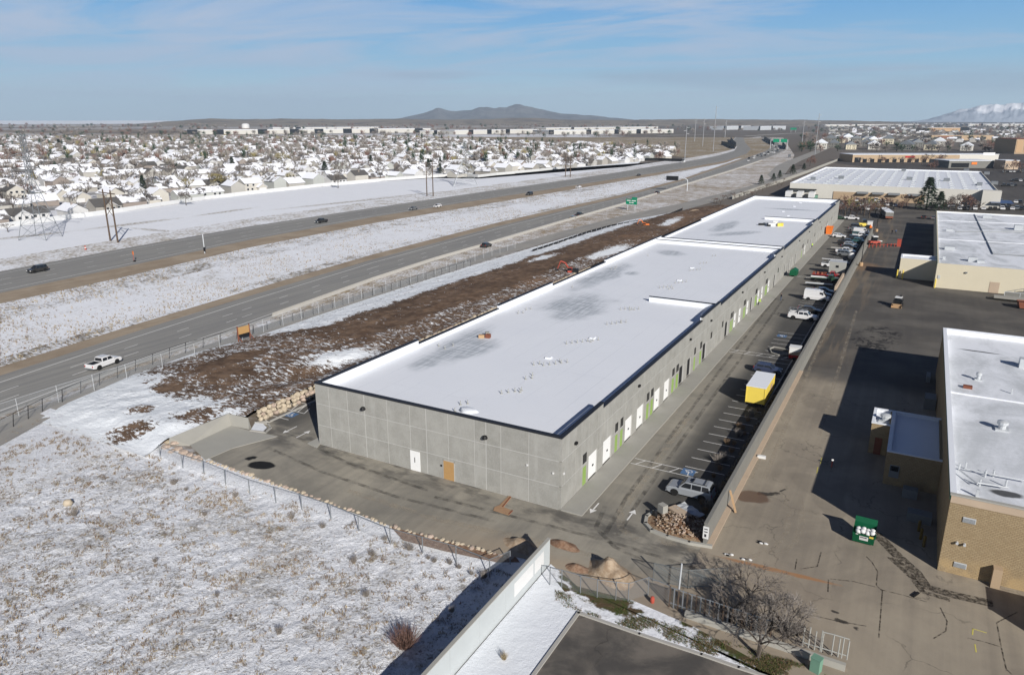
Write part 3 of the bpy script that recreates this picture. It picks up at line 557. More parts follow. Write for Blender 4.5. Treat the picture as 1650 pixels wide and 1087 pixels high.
# sloped concrete bank round the pad
A0, A1, A2 = G(306, 717), G(372.5, 686), G(401, 692); T0, T1, T2 = G(273, 705, 1.0), G(367.5, 666, 1.6), G(400, 673, 1.6)
mb = MB(); mb.add([(*A0, .03), (*A1, .03), (*A2, .03), (*T2, 1.6), (*T1, 1.6), (*T0, 1.0), (T0[0]-.2, T0[1]-.1, -.2), (T1[0]-.35, T1[1]+.1, -.2), (T2[0]-.1, T2[1]+.4, -.2), (*A0, -.2), (*A2, -.2)], [(0,1,4,5), (1,2,3,4), (5,4,7,6), (4,3,8,7), (0,5,6,9), (3,2,10,8)])
structure(mb, 'concrete_bank', MAT['concrete'])
kerb('kerb', [(-45.3, 2.0), (-45.3, 288)], 0.3, 0.15); kerb('kerb', [G(404, 694), G(428, 697), G(436, 690), G(432, 683), G(412, 680), (-45.3, 2.0)], 0.25, 0.15)
sheet('snow_patch', [G(404, 693), G(424, 695), G(430, 689), G(424, 683), G(411, 681)], 0.05, MAT['snow'])
# lane along the wall: bed of dark soil behind a kerb
asphalt('bed_soil', (0.045, 0.038, 0.03), (0.20, 0.18, 0.15), 0.45, 0, 0, 0, 0.9)
sheet('planting_bed', [(13.5, 7.5), (15.06, 7.5), (15.06, 236), (13.5, 236)], 0.02, MAT['bed_soil'])
kerb('kerb', [(13.45, 41), (13.45, 236)], 0.2, 0.15)
# entrance island
isl = [G(1146, 882), G(1110, 876), G(1075, 866), G(1050, 856), G(1040, 845), G(1042, 834), G(1052, 827), G(1075, 822), G(1095, 822)]
kerb('kerb', isl + [(13.3, 6.2)], 0.34, 0.30, 'concrete_pale')
mb = MB(); c0 = G(1093, 850); ring = [Vector((p[0], p[1])) for p in isl] + [Vector((13.4, 6.0)), Vector((15.0, 5.2)), Vector((15.0, 0.6))]
vs = []; cc_ = Vector(c0)
for k_ in range(7):
    for i, p in enumerate(ring):
        q = p.lerp(cc_, k_ / 6.5); h = 0.16 + 0.75 * smooth(0, 1, k_ / 6) * (0.75 + 0.5 * mnoise.noise((q.x * 1.1, q.y * 1.1, 1))) + 0.10 * mnoise.noise((q.x * 4, q.y * 4, 2)) * (k_ > 0); vs.append((q.x, q.y, h))
n = len(ring); mb.add(vs, [(k_*n+i, k_*n+(i+1) % n, (k_+1)*n+(i+1) % n, (k_+1)*n+i) for k_ in range(6) for i in range(n)] + [tuple(6*n+i for i in range(n))])
b = NB('rubble_soil'); f = b.noise(5, 6, 0.7); b.bump(f, 1.0, 0.15); MAT['rubble_soil'] = b.done(b.mix(b.ss(b.noise(2.2, 6, 0.7), 0.40, 0.62), (0.19, 0.10, 0.055), (0.34, 0.25, 0.16)), 0.9)
structure(mb, 'soil_mound', MAT['rubble_soil'])

# painted marks --------------------------------------------------------------
pm = MB(); Z = 0.008
def line(a, c_, wd=0.11, mb=pm, z=Z):
    a, c_ = Vector(a[:2]), Vector(c_[:2]); d = (c_ - a).normalized(); q = Vector((-d.y, d.x)) * wd / 2
    mb.poly([(*(a - q), z), (*(c_ - q), z), (*(c_ + q), z), (*(a + q), z)])
stalls = [11.35] + [16.7 + 2.72 * i for i in range(9)] + [41.1, 43.8, 46.5, 49.3] + [54.2 + 2.74 * i for i in range(2)] + [62.6] + [68.9 + 2.72 * i for i in range(6)] + [96.5 + 2.72 * i for i in range(9)] + [124 + 2.72 * i for i in range(20)] + [182 + 2.72 * i for i in range(17)]
for y in stalls: line((8.7 if y < 60 else 8.2, y), (13.35, y))
def hatch(y0, y1, xa, xb, step=2.1):
    line((xa, y0), (xb, y0)); line((xa, y1), (xb, y1)); x_ = xa + 0.6
    while x_ < xb - 0.5: line((x_, y0 + .06), (x_ + 0.75, y1 - .06)); x_ += step
hatch(14.3, 15.8, 2.65, 10.5); hatch(65.0, 66.6, 2.65, 13.3); hatch(139.5, 141.0, 2.65, 13.0)
def arrow(c, ang, L=2.4, wd=0.16):
    d = Vector((math.cos(ang), math.sin(ang))); q = Vector((-d.y, d.x)); c = Vector(c); line(c - d * L / 2, c + d * (L / 2 - .8), wd)
    pm.poly([(*(c + d * (L/2 - .85) - q * .42), Z), (*(c + d * L / 2), Z), (*(c + d * (L/2 - .85) + q * .42), Z)])
arrow(G(958, 818), -math.pi / 2); arrow(G(1017, 829), math.pi / 2); arrow(G(467, 692), -math.pi / 2, 2.6); arrow(G(489, 699), math.pi / 2, 2.6)
for p, q in (((459, 658), (475, 646)), ((470, 660), (483, 649)), ((480, 663), (494, 652)), ((490, 666), (499, 658)), ((459, 658), (490, 666)), ((475, 646), (500, 652)), ((437, 669), (465, 676)), ((424, 674), (434, 680)), ((490, 637), (503, 641))): line(G(*p), G(*q), 0.12)
structure(pm, 'pavement_markings', MAT['road_paint'])
ab = MB(); am = MB()
def ada(c, ang=0.0, s=1.0):
    cx, cy = c; ca, sa = math.cos(ang), math.sin(ang)
    def T(u, v, z): return (cx + (ca*u - sa*v) * s, cy + (sa*u + ca*v) * s, z)
    ab.poly([T(-.85, -.85, .009), T(.85, -.85, .009), T(.85, .85, .009), T(-.85, .85, .009)])
    def ln(a, c_, wd=.12):
        a, c_ = Vector(a), Vector(c_); d = (c_-a).normalized(); q = Vector((-d.y, d.x)) * wd / 2; am.poly([T(*(a-q), .014), T(*(c_-q), .014), T(*(c_+q), .014), T(*(a+q), .014)])
    for k_ in range(11):                        # wheel
        t0, t1 = 2.3 + k_ * 0.42, 2.3 + (k_ + 1) * 0.42; ln((-.08 + .38 * math.cos(t0), -.2 + .38 * math.sin(t0)), (-.08 + .38 * math.cos(t1), -.2 + .38 * math.sin(t1)), .09)
    ln((-.12, .42), (-.08, -.12), .14); ln((-.08, .12), (.26, .12), .1); ln((-.08, -.12), (.3, -.12), .13); ln((.3, -.12), (.46, -.5), .12)
    am.poly([T(-.12 + .11 * math.cos(k_), .6 + .11 * math.sin(k_), .014) for k_ in (0, 1.05, 2.1, 3.14, 4.19, 5.24)])
ada(G(1109, 760), math.pi, 0.92); ada(G(1260, 541), math.pi); ada(G(470, 668), 0, 0.9)
structure(ab, 'accessible_bay_marking', MAT['ada_blue']); structure(am, 'accessible_bay_marking', MAT['road_paint'])
# large pavements of the shops behind
sheet('store_lot', [(-40, 300), (-30, 290), (15, 290), (15.02, 352.5), (140, 352.5), (140, 300), (200, 330), (200, 640), (-42, 640)], -0.02, MAT['far_lot'])
sheet('store_lot', [G(1340, 262), G(1650, 300), G(1720, 330), (400, 480), (320, 900), G(1650, 240), G(1400, 247)], -0.03, MAT['far_lot'])

# joints, cracks, tracks and grime on the old asphalt
def veil(name, c, lo_, hi_, sc, mxv):
    b = NB(name); tr = b.new('ShaderNodeBsdfTransparent'); mx = b.new('ShaderNodeMixShader'); b.t.links.new(b.math('MULTIPLY', b.ss(b.noise(sc, 6, .68), lo_, hi_), mxv), mx.inputs[0]); b.t.links.new(tr.outputs[0], mx.inputs[1]); b.t.links.new(b.b.outputs[0], mx.inputs[2]); b.t.links.new(mx.outputs[0], b.out.inputs[0]); MAT[name] = b.done(c, .9, .1); return MAT[name]
veil('grime', (.05, .042, .034), .34, .64, 2.6, .8); veil('track_dust', (.46, .40, .31), .38, .68, .9, .5); veil('tyre_mark', (.05, .047, .044), .36, .66, .7, .4)
jm = MB()
def joint(pts, wd):
    q = ribbon('x', [G(*p) for p in pts], wd, .004, None, 0., False); o = len(jm.v); jm.v += q.v; jm.f += [tuple(i + o for i in f) for f in q.f]; jm.m += q.m
for pts in ([(1422, 950), (1419, 990), (1416, 1027)], [(1422, 950), (1455, 958), (1493, 969)], [(1335, 933), (1334, 953)], [(1338, 932), (1375, 936), (1415, 946), (1422, 950)], [(1606, 1002), (1613, 1040), (1622, 1080)], [(1559, 1027), (1585, 1033), (1611, 1041)], [(1396, 896), (1405, 905), (1414, 920), (1412, 942), (1421, 951)], [(1515, 978), (1526, 1000), (1524, 1016), (1504, 1028)], [(1284, 900), (1281, 917)], [(1323, 889), (1317, 912), (1290, 916)], [(1620, 1075), (1636, 1092)], [(1306, 990), (1350, 1000), (1396, 1008)], [(1640, 985), (1607, 1002)]): joint(pts, .11)
structure(jm, 'asphalt_joint', MAT['grime'])
gm = [(1411, 858), (1440, 889), (1476, 922), (1493, 945), (1537, 958), (1600, 972)]
ribbon('dirt_line', [G(*p) for p in gm], 1.1, .006, MAT['grime']); ribbon('dirt_line', [G(x - 6, y + 8) for x, y in gm[1:5]], .6, .0065, MAT['grime'])
for pts in ([(1268, 800), (1272, 830), (1266, 862), (1245, 885), (1205, 898)], [(1290, 800), (1292, 840), (1280, 875), (1250, 897)], [(1210, 770), (1265, 640), (1330, 500), (1375, 420)], [(1232, 770), (1285, 640), (1345, 500), (1388, 420)], [(1320, 700), (1350, 600), (1380, 500)]): ribbon('tyre_track', [G(*p) for p in pts], .55, .0045, MAT['track_dust'])
for pts in ([(975, 860), (1010, 800), (1090, 690), (1180, 570), (1250, 480)], [(995, 862), (1030, 805), (1108, 695), (1195, 575), (1262, 482)], [(1040, 905), (990, 880), (960, 850), (975, 815)], [(700, 800), (800, 825), (900, 850), (1010, 880), (1120, 915)], [(430, 720), (520, 760), (640, 800), (800, 840)], [(470, 700), (560, 745), (690, 790)]): ribbon('tyre_track', [G(*p) for p in pts], .5, .005, MAT['tyre_mark'])
for pts in ([(1025, 868), (1000, 850), (1000, 825), (1040, 770), (1110, 670)], [(560, 790), (700, 835), (850, 868), (1000, 905)], [(1060, 870), (1160, 900), (1280, 930)]): ribbon('tyre_track', [G(*p) for p in pts], .8, .0055, MAT['track_dust'])
ym = MB(); q = []
for a, c_ in (((1567, 1012), (1590, 1019)), ((1568, 1012), (1567, 1022)), ((1571, 1037), (1573, 1050)), ((1324, 737), (1322, 747)), ((1318, 752), (1316, 762))): line(G(*a), G(*c_), .09, ym, .007)
mk('yellow_line', (.62, .55, .12), .8, .2, 3); structure(ym, 'yellow_marking', MAT['yellow_line'])
# ================================================================== BUILDINGS
b = NB('tilt_panel'); nz = b.noise(0.55, 7, 0.65); st = b.noise(0.9, 5, 0.6, b.vec((1, 1, 0.12))); fn = b.noise(5, 5, 0.65)
oi = b.new('ShaderNodeObjectInfo')
k = b.math('ADD', b.math('MULTIPLY', nz, 0.5), b.math('MULTIPLY', fn, 0.3)); k = b.math('ADD', k, b.math('MULTIPLY', oi.outputs['Random'], 0.07)); k = b.math('ADD', k, .05)
c = b.mix(b.ss(k, 0.32, 0.62), (0.27, 0.264, 0.238), (0.36, 0.353, 0.322)); c = b.mix(b.math('MULTIPLY', b.ss(st, 0.56, 0.72), 0.35), c, (0.44, 0.435, 0.405))
c = b.mix(b.math('MULTIPLY', b.ss(fn, 0.62, 0.72), 0.35), c, (0.42, 0.415, 0.39)); b.bump(fn, 0.25, 0.02); MAT['tilt_panel'] = b.done(c, 0.85, 0.2)
mk('joint', (0.47, 0.465, 0.44), 0.85, 0.08, 1.0); mk('membrane', (0.79, 0.81, 0.84), 0.5, 0.03, 0.5)
b = NB('roof_snow'); ms = []
RZ = 7.05
for (xa, ya, xb, yb, wd) in ((655, 602, 800, 520, 3.2), (690, 585, 800, 545, 4.5), (870, 505, 985, 480, 6.5), (900, 520, 960, 470, 7), (915, 470, 1025, 420, 4.0), (1000, 440, 1035, 440, 3.0), (1055, 408, 1105, 408, 6.0), (1150, 375, 1185, 355, 4.0), (1140, 380, 1230, 372, 4), (1230, 335, 1320, 340, 3.0)):
    a, c_ = Vector(G(xa, ya, RZ)), Vector(G(xb, yb, RZ)); m_ = (a + c_) / 2; ms.append(b.blotch(m_.x, m_.y, (c_-a).length * .56, wd, math.atan2((c_-a).y, (c_-a).x), 0.35, 0.34, 0.16))
mk_ = b.mx(*ms); st = b.noise(1.0, 5, 0.65, b.vec((2.4, 0.16, 1), 0.35)); st2 = b.noise(1.0, 4, 0.6, b.vec((0.2, 2.0, 1), 0.1))
mk_ = b.math('MULTIPLY', mk_, b.math('ADD', 0.35, b.math('MULTIPLY', b.ss(b.math('ADD', b.math('MULTIPLY', st, .6), b.math('MULTIPLY', st2, .4)), 0.40, 0.58), 0.65)))
prints = b.math('MULTIPLY', b.ss(b.noise(1.1, 6, 0.7), 0.60, 0.68), 0.12)
c = b.mix(b.noise(0.12, 4), (0.80, 0.82, 0.85), (0.73, 0.755, 0.795)); c = b.mix(mk_, c, (0.38, 0.41, 0.44)); c = b.mix(prints, c, (0.45, 0.48, 0.52)); xs_ = b.xyz()
for ax_, per in ((0, 2.9), (1, 15.2)):
    fr = b.math('ABSOLUTE', b.math('SUBTRACT', b.math('FRACT', b.math('DIVIDE', b.math('ADD', xs_[ax_], b.math('MULTIPLY', b.noise(.3, 2), .25)), per)), .5)); c = b.mix(b.math('MULTIPLY', b.math('MULTIPLY', b.ss(fr, .045 / per, .02 / per), b.ss(b.noise(.09, 4), .42, .62)), .38), c, (0.38, 0.41, 0.46))
b.bump(b.math('ADD', b.noise(0.8, 6, 0.6), b.math('MULTIPLY', b.noise(0.12, 3), 1.5)), 0.10, 0.10); MAT['roof_snow'] = b.done(c, 0.6, 0.2)

WH = thing('warehouse', 'long new grey concrete warehouse with snowy flat roof and many white doors', 'warehouse', (0, 0, 0))
def seg_top(segs, y, hi, lo): return hi if any(a <= y < c_ for a, c_ in segs) else lo
RSEG = [(0, 11.4), (54.9, 67.3), (122.3, 133.7), (188.4, 199.5), (254.8, 267)]; LSEG = [(0, 21.5), (45.6, 67.4), (96, 138), (181, 267)]
HI, LO, BL = 8.3, 7.72, 266.4
core = MB(); core.box(-33.95, -0.25, 0.20, BL - .2, 0, 6.9); core.box(-34.17, -0.28, 0.022, 0.19, 0, HI - .03); core.build('wall', MAT['joint'], WH)
DOORW = [(7.4,9.9),(11.8,14.4),(19.2,21.7),(23.6,26.2),(30.8,33.3),(35.3,37.8),(79.8,81.6),(84,86),(91.5,93.4),(103,104.9),(107.2,109),(115.1,117.1),(173.3,175.3),(230.5,232.3)]
DOORD = [(42.8,45.2),(47.2,49.4),(56.5,58.9),(72.4,74.9),(122.7,125),(137.9,139.8),(144.8,146.8),(149.5,151.2),(155.7,157.9),(186.1,188.5),(201,202.4),(208.2,209.6),(214.6,216),(219,220.4),(223.7,225.2),(238.2,239.6),(246,247.4),(95.4,97.5)]
WIN = [(5.7,6.7,1),(15.6,16.5,1),(17.4,18.3,1),(27.4,28.4,1),(29.2,30.2,1),(39,40.1,1),(41.1,42.3,1),(51,51.9,1),(54.6,55.7,1),(61.5,62.4,0),(69.7,70.6,0),(76.6,77.5,1),(77.9,78.8,1),(88.3,89.2,1),(89.5,90.3,1),(100.1,101,1),(101.2,102,1),(111.7,112.7,1),(113,114.1,1),(127.5,128.4,0),(167.7,168.7,1),(170,171,0),(179,180,0),(195,196,0),(212,212.8,0),(228,228.8,0),(243,243.8,0)]
DH = 3.15
alld = sorted(DOORW + DOORD)
br_ = [0.0]
for a, c_ in alld:
    g = a - br_[-1]; k_ = max(1, math.ceil(g / 3.9)) if g > 0.05 else 0; s0 = br_[-1]
    for i in range(1, k_ + 1): br_.append(s0 + g * i / k_)
    br_.append(c_)
s0 = br_[-1]; g = BL - s0; k_ = math.ceil(g / 3.9)
for i in range(1, k_ + 1): br_.append(s0 + g * i / k_)
extra = [11.4, 54.9, 67.3, 122.3, 133.7, 188.4, 199.5, 254.8]
br_ = sorted(br_ + [e for e in extra if not any(a < e < c_ for a, c_ in alld) and min(abs(e - q) for q in br_) > 0.15])
fill = MB()
for a, c_ in zip(br_, br_[1:]):
    isd = any(abs(a - p) < .06 and abs(c_ - q) < .06 for p, q in alld); fill.box(-0.248, -0.022, max(a, .24), c_, DH if isd else 0.0, seg_top(RSEG, (a + c_) / 2, HI, LO) - .03)
fill.build('joint_filler', MAT['joint'], WH)
far_p = MB(); gp = 0.04; npan = 0
PM = {}
for a, c_ in zip(br_, br_[1:]):
    if c_ - a < 0.1: continue
    top = seg_top(RSEG, (a + c_) / 2, HI, LO) - 0.0
    isd = any(abs(a - p) < .06 and abs(c_ - q) < .06 for p, q in alld)
    rows = [(DH, 5.65), (5.65, top)] if isd else [(0.0, 2.75), (2.75, 5.65), (5.65, top)]
    for z0, z1 in rows:
        y0, y1 = a + gp, c_ - gp
        if a > 140: far_p.box(-0.25, 0, y0, y1, z0 + gp, z1 - gp)
        else: MB().box(-0.25, 0, y0, y1, z0 + gp, z1 - gp).build('panel', MAT['tilt_panel'], WH)
o = far_p.build('panel', MAT['tilt_panel'], WH); o['kind'] = 'stuff'
FX = [-34.2, -32.0, -29.0, -26.35, -22.9, -19.55, -17.25, -14.2, -10.7, -9.2, -7.3, -3.85, 0.0]
for i, (a, c_) in enumerate(zip(FX, FX[1:])):
    e0, e1 = (a + (0.07 if a in (-26.35, -17.25, -9.2) else gp)), c_ - gp
    for z0, z1 in ((0, 2.75), (2.75, 5.65), (5.65, HI)): MB().box(e0 if i else a, e1 if i < 11 else -0.26, 0.0, 0.2, z0 + gp, z1 - gp).build('panel', MAT['tilt_panel'], WH)
lw = MB(); lw.box(-34.2, -33.95, 0.2, BL, 0, 6.9); lw.box(-33.95, -0.25, BL - .2, BL, 0, HI); lw.build('wall', MAT['concrete'], WH)
# parapets: liner, cap
par = MB(); cap = MB()
def parapet_run(y0, y1, top, side):
    if side == 'R': par.box(-0.42, -0.252, y0, y1, 6.9, top - .02); cap.box(-0.46, 0.05, max(y0, .43), y1, top, top + .16)
    else: par.box(-34.2, -33.85, y0, y1, 6.9, top - .02); cap.box(-34.27, -33.78, y0, y1, top - .02, top + .14)
def runs(segs, end):
    p = 0.0; o_ = []
    for a, c_ in segs:
        if a > p: o_.append((p, a, LO))
        o_.append((a, min(c_, end), HI)); p = c_
    if p < end: o_.append((p, end, LO))
    return o_
for y0, y1, t in runs(RSEG, BL): parapet_run(max(y0, .21), y1, t, 'R')
for y0, y1, t in runs(LSEG, BL): parapet_run(max(y0, .21), y1, t, 'L')
par.box(-33.85, -0.42, 0.2, 0.36, 6.9, HI - .02); cap.box(-34.27, 0.05, -0.06, 0.42, HI, HI + .2)
par.box(-33.85, -0.42, BL - .4, BL - .21, 6.9, HI - .02); cap.box(-34.2, 0, BL - .45, BL + .05, HI + .17, HI + .3)
# thicker backs of the raised corners, and cross walls on the roof
for y0, y1 in ((0.36, 10.2), (58.5, 66.4), (125.5, 132.5), (191, 198)): par.box(-1.25, -0.42, y0, y1, 6.9, LO + .25)
for y, x0 in ((66.5, -13.2), (133.1, -33.8), (137.4, -33.8), (199.0, -17)):
    par.box(x0, -0.42, y, y + .3, 6.9, HI - .35); cap.box(x0 - .05, -0.42, y - .05, y + .35, HI - .35, HI - .22)
par.build('parapet', MAT['membrane'], WH); cap.build('coping', MAT['black_cap'], WH)
roof = MB(); roof.poly([(-33.85, .36, RZ), (-.42, .36, RZ), (-.42, BL - .4, RZ), (-33.85, BL - .4, RZ)]); roof.build('roof', MAT['roof_snow'], WH)
for a, c_ in DOORW:
    d = MB().box(-0.20, -0.12, a + gp, c_ - gp, 0.14, DH - .0).build('door', MAT['door_white'], WH)
    MB().box(-0.12, -0.06, (a+c_)/2 + .1, (a+c_)/2 + .42, 1.35, 1.55).build('handle', MAT['black'], d)
for a, c_ in DOORD:
    MB().box(-0.24, -0.20, a + gp, c_ - gp, 0.14, DH).build('doorway', MAT['black'], WH)
for a, c_, gflag in WIN:
    f = MB().box(0.0, 0.02, a, c_, 2.9, 4.05).build('window', MAT['dark_glass'], WH)
    fm = MB(); fm.box(0.02, 0.035, a, a + .06, 2.9, 4.05); fm.box(0.02, 0.035, c_ - .06, c_, 2.9, 4.05); fm.box(0.02, 0.035, a, c_, 4.0, 4.05); fm.build('frame', MAT['black'], f)
    if gflag: MB().box(0.0, 0.025, a + .05, c_ - .05, 0.22, 2.45).build('green_panel', MAT['green_board'], WH)
for y in (3.4, 23.6, 47.7, 60.6, 85.3, 108.4, 131, 160, 180, 205):
    MB().box(0.0, 0.28, y - .22, y + .22, 6.35, 6.62).build('wall_lamp', MAT['black'], WH)
for x in (-26.41, -9.23):
    l = MB(); l.lathe([(.30, 6.35), (.34, 6.45), (.22, 6.7), (.05, 6.74)], x, -0.18, 10); l.build('wall_lamp', MAT['black'], WH)
dd = MB().box(-19.68, -18.28, -0.055, -0.0, 0.02, 2.55).build('door', MAT['door_white'], WH); MB().box(-19.05, -18.98, -0.09, -.055, 1.1, 1.75).build('handle', MAT['black'], dd)
MB().box(-14.92, -13.5, -0.06, 0.0, 0.02, 2.35).build('plywood_panel', MAT['plywood'], WH)
f = MB(); f.box(-15.0, -14.92, -0.05, 0, 0.0, 2.45); f.box(-13.5, -13.42, -0.05, 0, 0, 2.45); f.box(-15, -13.42, -.05, 0, 2.35, 2.45); f.build('frame', MAT['kerb'], WH)
for (x, z) in ((-4.1, 4.3), (-1.0, 4.1)): MB().box(x, x + .18, -.12, 0, z, z + .18).build('junction_box', MAT['white_paint'], WH)
MB().box(0, .12, .5, .7, 4.0, 4.2).build('junction_box', MAT['white_paint'], WH); MB().box(-15.35, -15.15, -.08, 0, 1.5, 1.7).build('junction_box', MAT['black'], WH)
# plumbing vents standing on the roof
pipe_me = MB().lathe([(.2, 0), (.16, .05), (.06, .07), (.06, .5)], 0, 0, 7).mesh('vent_pipe', MAT['pipe_grey'])
curb_me = MB().box(-.4, .4, -.4, .4, 0, .22).mesh('vent_curb', MAT['membrane'])
def vp(px, py, n_=1, dx=0.95, dy=0.0):
    x, y = G(px, py, RZ)
    for i in range(n_): link('vent_pipe', pipe_me, WH, (x + i * dx * .6, y + i * (dy + .72), RZ))
for q in ((808, 634, 4), (838, 632, 1), (847, 611, 2), (858, 605, 1), (860, 588, 2), (876, 589, 5), (902, 583, 1), (913, 554, 3), (930, 552, 5), (952, 551, 1), (978, 523, 5), (1000, 520, 1), (1000, 499, 3), (1015, 500, 3), (1018, 499, 1), (835, 505, 2), (848, 499, 2), (922, 463, 1), (985, 434, 2), (993, 431, 1), (1063, 464, 4), (1078, 466, 2), (1088, 456, 4), (1112, 436, 4), (1128, 425, 3), (1148, 413, 2), (742, 652, 2), (733, 663, 1), (1044, 412, 1), (707, 558, 1), (717, 562, 1), (730, 557, 1)):
    vp(*q)
for q in ((1115, 432), (1095, 452), (955, 545), (884, 577), (1270, 348), (1262, 341), (1280, 333), (1290, 327)): x, y = G(*q, RZ); link('vent_curb', curb_me, WH, (x, y, RZ))
mb = MB(); x, y = G(755, 661, RZ); mb.blob((x, y, RZ), 1.3, 1.0, .28, 3); structure_snow = mb.build('snow_drift', MAT['snow'], WH, True)
# heaps of material left on the roof
def heap(px, py, label, parts):
    x, y = G(px, py, RZ); t = thing('material_heap', label, 'heap', (x, y, RZ))
    for nm, m_, bl_ in parts:
        mb = MB(); [mb.cbox(*q) for q in bl_]; mb.build(nm, MAT[m_], t)
heap(776, 544, 'small pile of tan and rusty boxes left on the snowy warehouse roof', [('box', 'wood_tan', [(0, 0, .25, .9, .6, .5, 0, .4)]), ('box', 'rust', [(.9, .5, .3, .7, .7, .6, 0, .1)]), ('box', 'concrete', [(.4, 1.1, .35, .6, .8, .7, 0, .7)])])
heap(1243, 364, 'heap of white bags with yellow barrels on the far end of the warehouse roof', [('bag', 'white_paint', [(0, 0, .5, 2.2, 2, 1.0, 0, .3), (-1.6, 1.2, .4, 1.6, 1.8, .8, 0, .9), (.8, 1.8, .8, 1.4, 1.4, 1.6, 0, .2)]), ('barrel', 'yellow', [(2.2, .4, .5, .9, .9, 1.0, 0, .4), (3.0, 1.2, .5, .9, .9, 1.0, 0, .1)]), ('scrap', 'black', [(-3.2, .2, .3, 1.6, 1.2, .6, 0, .5), (-.6, -1.3, .3, 1.2, .8, .5, 0, .2)])])
# trench in front of the wall corner
t = thing('wood_trench', 'brown timber edged trench patch with L shape by the warehouse front wall', 'trench', (*G(808, 815), 0))
b = NB('trench_dirt'); MAT['trench_dirt'] = b.done(b.mix(b.noise(3, 6, .7), (0.24, .13, .07), (.42, .28, .17)), .9)
mb = MB(); P = [G(821, 798), G(824, 801), G(811, 817), G(826, 823), G(820, 830), G(795, 822), G(797, 817), G(805, 814)]
mb.prism(P, 0, 0.07); mb.build('filling', MAT['trench_dirt'], t, False, True)
mb = MB(); q0, q1 = G(823, 801), G(810, 817); mb.tube((*q0, .09), (*q1, .09), .06, 4); q0, q1 = G(826, 823), G(820, 829); mb.tube((*q0, .09), (*q1, .09), .06, 4); mb.build('edge_board', MAT['rust'], t, False, True)
mb = MB(); x, y = G(818, 798); mb.tube((x, y, 0), (x, y, .75), .07, 6); mb.tube((x - .18, y, .6), (x + .18, y, .6), .05, 6); solo(mb, 'pipe_riser', MAT['black'], 'small dark pipe riser at the foot of the front wall by the trench', 'pipe')

# ---- neighbours on the right
def wall_box(root, x0, x1, y0, y1, h, wm, rm, rz, trim=None, cap_m=None, th=0.3):
    mb = MB(); mb.box(x0, x1, y0, y0 + th, 0, h); mb.box(x0, x0 + th, y0 + th, y1 - th, 0, h); mb.box(x1 - th, x1, y0 + th, y1 - th, 0, h); mb.box(x0, x1, y1 - th, y1, 0, h)
    mb.build('wall', MAT[wm], root, False, True)
    MB().poly([(x0 + th, y0 + th, rz), (x1 - th, y0 + th, rz), (x1 - th, y1 - th, rz), (x0 + th, y1 - th, rz)]).build('roof', MAT[rm], root, False, True)
    li = MB(); e = th + .004; li.box(x0 + e, x0 + e + .08, y0 + e, y1 - e, rz, h - .05); li.box(x0 + e + .08, x1 - e, y0 + e, y0 + e + .08, rz, h - .05); li.box(x0 + e + .08, x1 - e, y1 - e - .08, y1 - e, rz, h - .05); li.build('parapet', MAT['membrane'], root, False, True)
    if cap_m:
        c_ = MB(); c_.box(x0 - .06, x0 + th + .12, y0 - .06, y1 + .06, h, h + .1); c_.box(x0 + th + .12, x1, y0 - .06, y0 + th + .12, h, h + .1); c_.box(x0 + th + .12, x1, y1 - th - .12, y1 + .06, h, h + .1); c_.build('coping', MAT[cap_m], root, False, True)
    if trim: MB().box(x0 - .09, x0 - .003, y0, y1, h - .45, h - .02).build('trim', MAT[trim], root, False, True)
def brickmat(name, c1, c2, mo, bw=0.34, bh=0.165, axis='x'):
    b = NB(name); m = b.new('ShaderNodeMapping'); m.inputs['Rotation'].default_value = (math.pi / 2, 0, 0) if axis == 'x' else (math.pi / 2, 0, math.pi / 2)
    cx = b.new('ShaderNodeCombineXYZ'); s = b.xyz(); b.t.links.new(s[0] if axis == 'x' else s[1], cx.inputs[0]); b.t.links.new(s[2], cx.inputs[1])
    t_ = b.new('ShaderNodeTexBrick'); t_.inputs['Scale'].default_value = 1.0; t_.inputs['Brick Width'].default_value = bw; t_.inputs['Row Height'].default_value = bh; t_.inputs['Mortar Size'].default_value = 0.022; t_.inputs['Color1'].default_value = c1 + (1,); t_.inputs['Color2'].default_value = c2 + (1,); t_.inputs['Mortar'].default_value = mo + (1,); b.t.links.new(cx.outputs[0], t_.inputs[0])
    b.bump(b.math('SUBTRACT', 1., t_.outputs['Fac']), 0.6, 0.03); cc = b.mix(b.math('MULTIPLY', b.ss(b.noise(0.35, 5), .4, .7), .3), t_.outputs[0], tuple(x * .72 for x in c1))
    low = b.math('MULTIPLY', b.math('MULTIPLY', b.ss(s[2], 2.2, .6), b.ss(b.noise(0.5, 4), .45, .6)), .6); cc = b.mix(low, cc, (0.46, 0.33, 0.17)); MAT[name] = b.done(cc, .88, .2)
brickmat('block_tan', (0.37, 0.285, 0.17), (0.31, 0.232, 0.135), (0.235, 0.175, 0.105))
brickmat('block_side', (0.36, 0.265, 0.15), (0.29, 0.20, 0.11), (0.22, 0.16, 0.09), axis='y')
def roofmat(name, px=(), grey=0.5):
    b = NB(name); n = b.noise(0.16, 6, 0.6, b.vec((1, .55, 1)), .8); f = b.noise(2, 5, .65)
    ms = []
    for (xa, ya, xb, yb, wd, z) in px:
        a, c_ = Vector(G(xa, ya, z)), Vector(G(xb, yb, z)); m_ = (a + c_) / 2; ms.append(b.blotch(m_.x, m_.y, (c_-a).length * .55, wd, math.atan2((c_-a).y, (c_-a).x), .6, .25, .5))
    g = b.math('MULTIPLY', b.ss(b.math('ADD', b.math('MULTIPLY', n, .8), b.math('MULTIPLY', f, .2)), .47 - .1 * grey, .62), .75)
    c = b.mix(g, (0.78, 0.80, 0.83), (0.46, 0.48, 0.49))
    if ms: c = b.mix(b.math('MULTIPLY', b.mx(*ms), .9), c, (0.025, 0.024, 0.022))
    b.bump(n, .15, .1); MAT[name] = b.done(c, .6, .2)
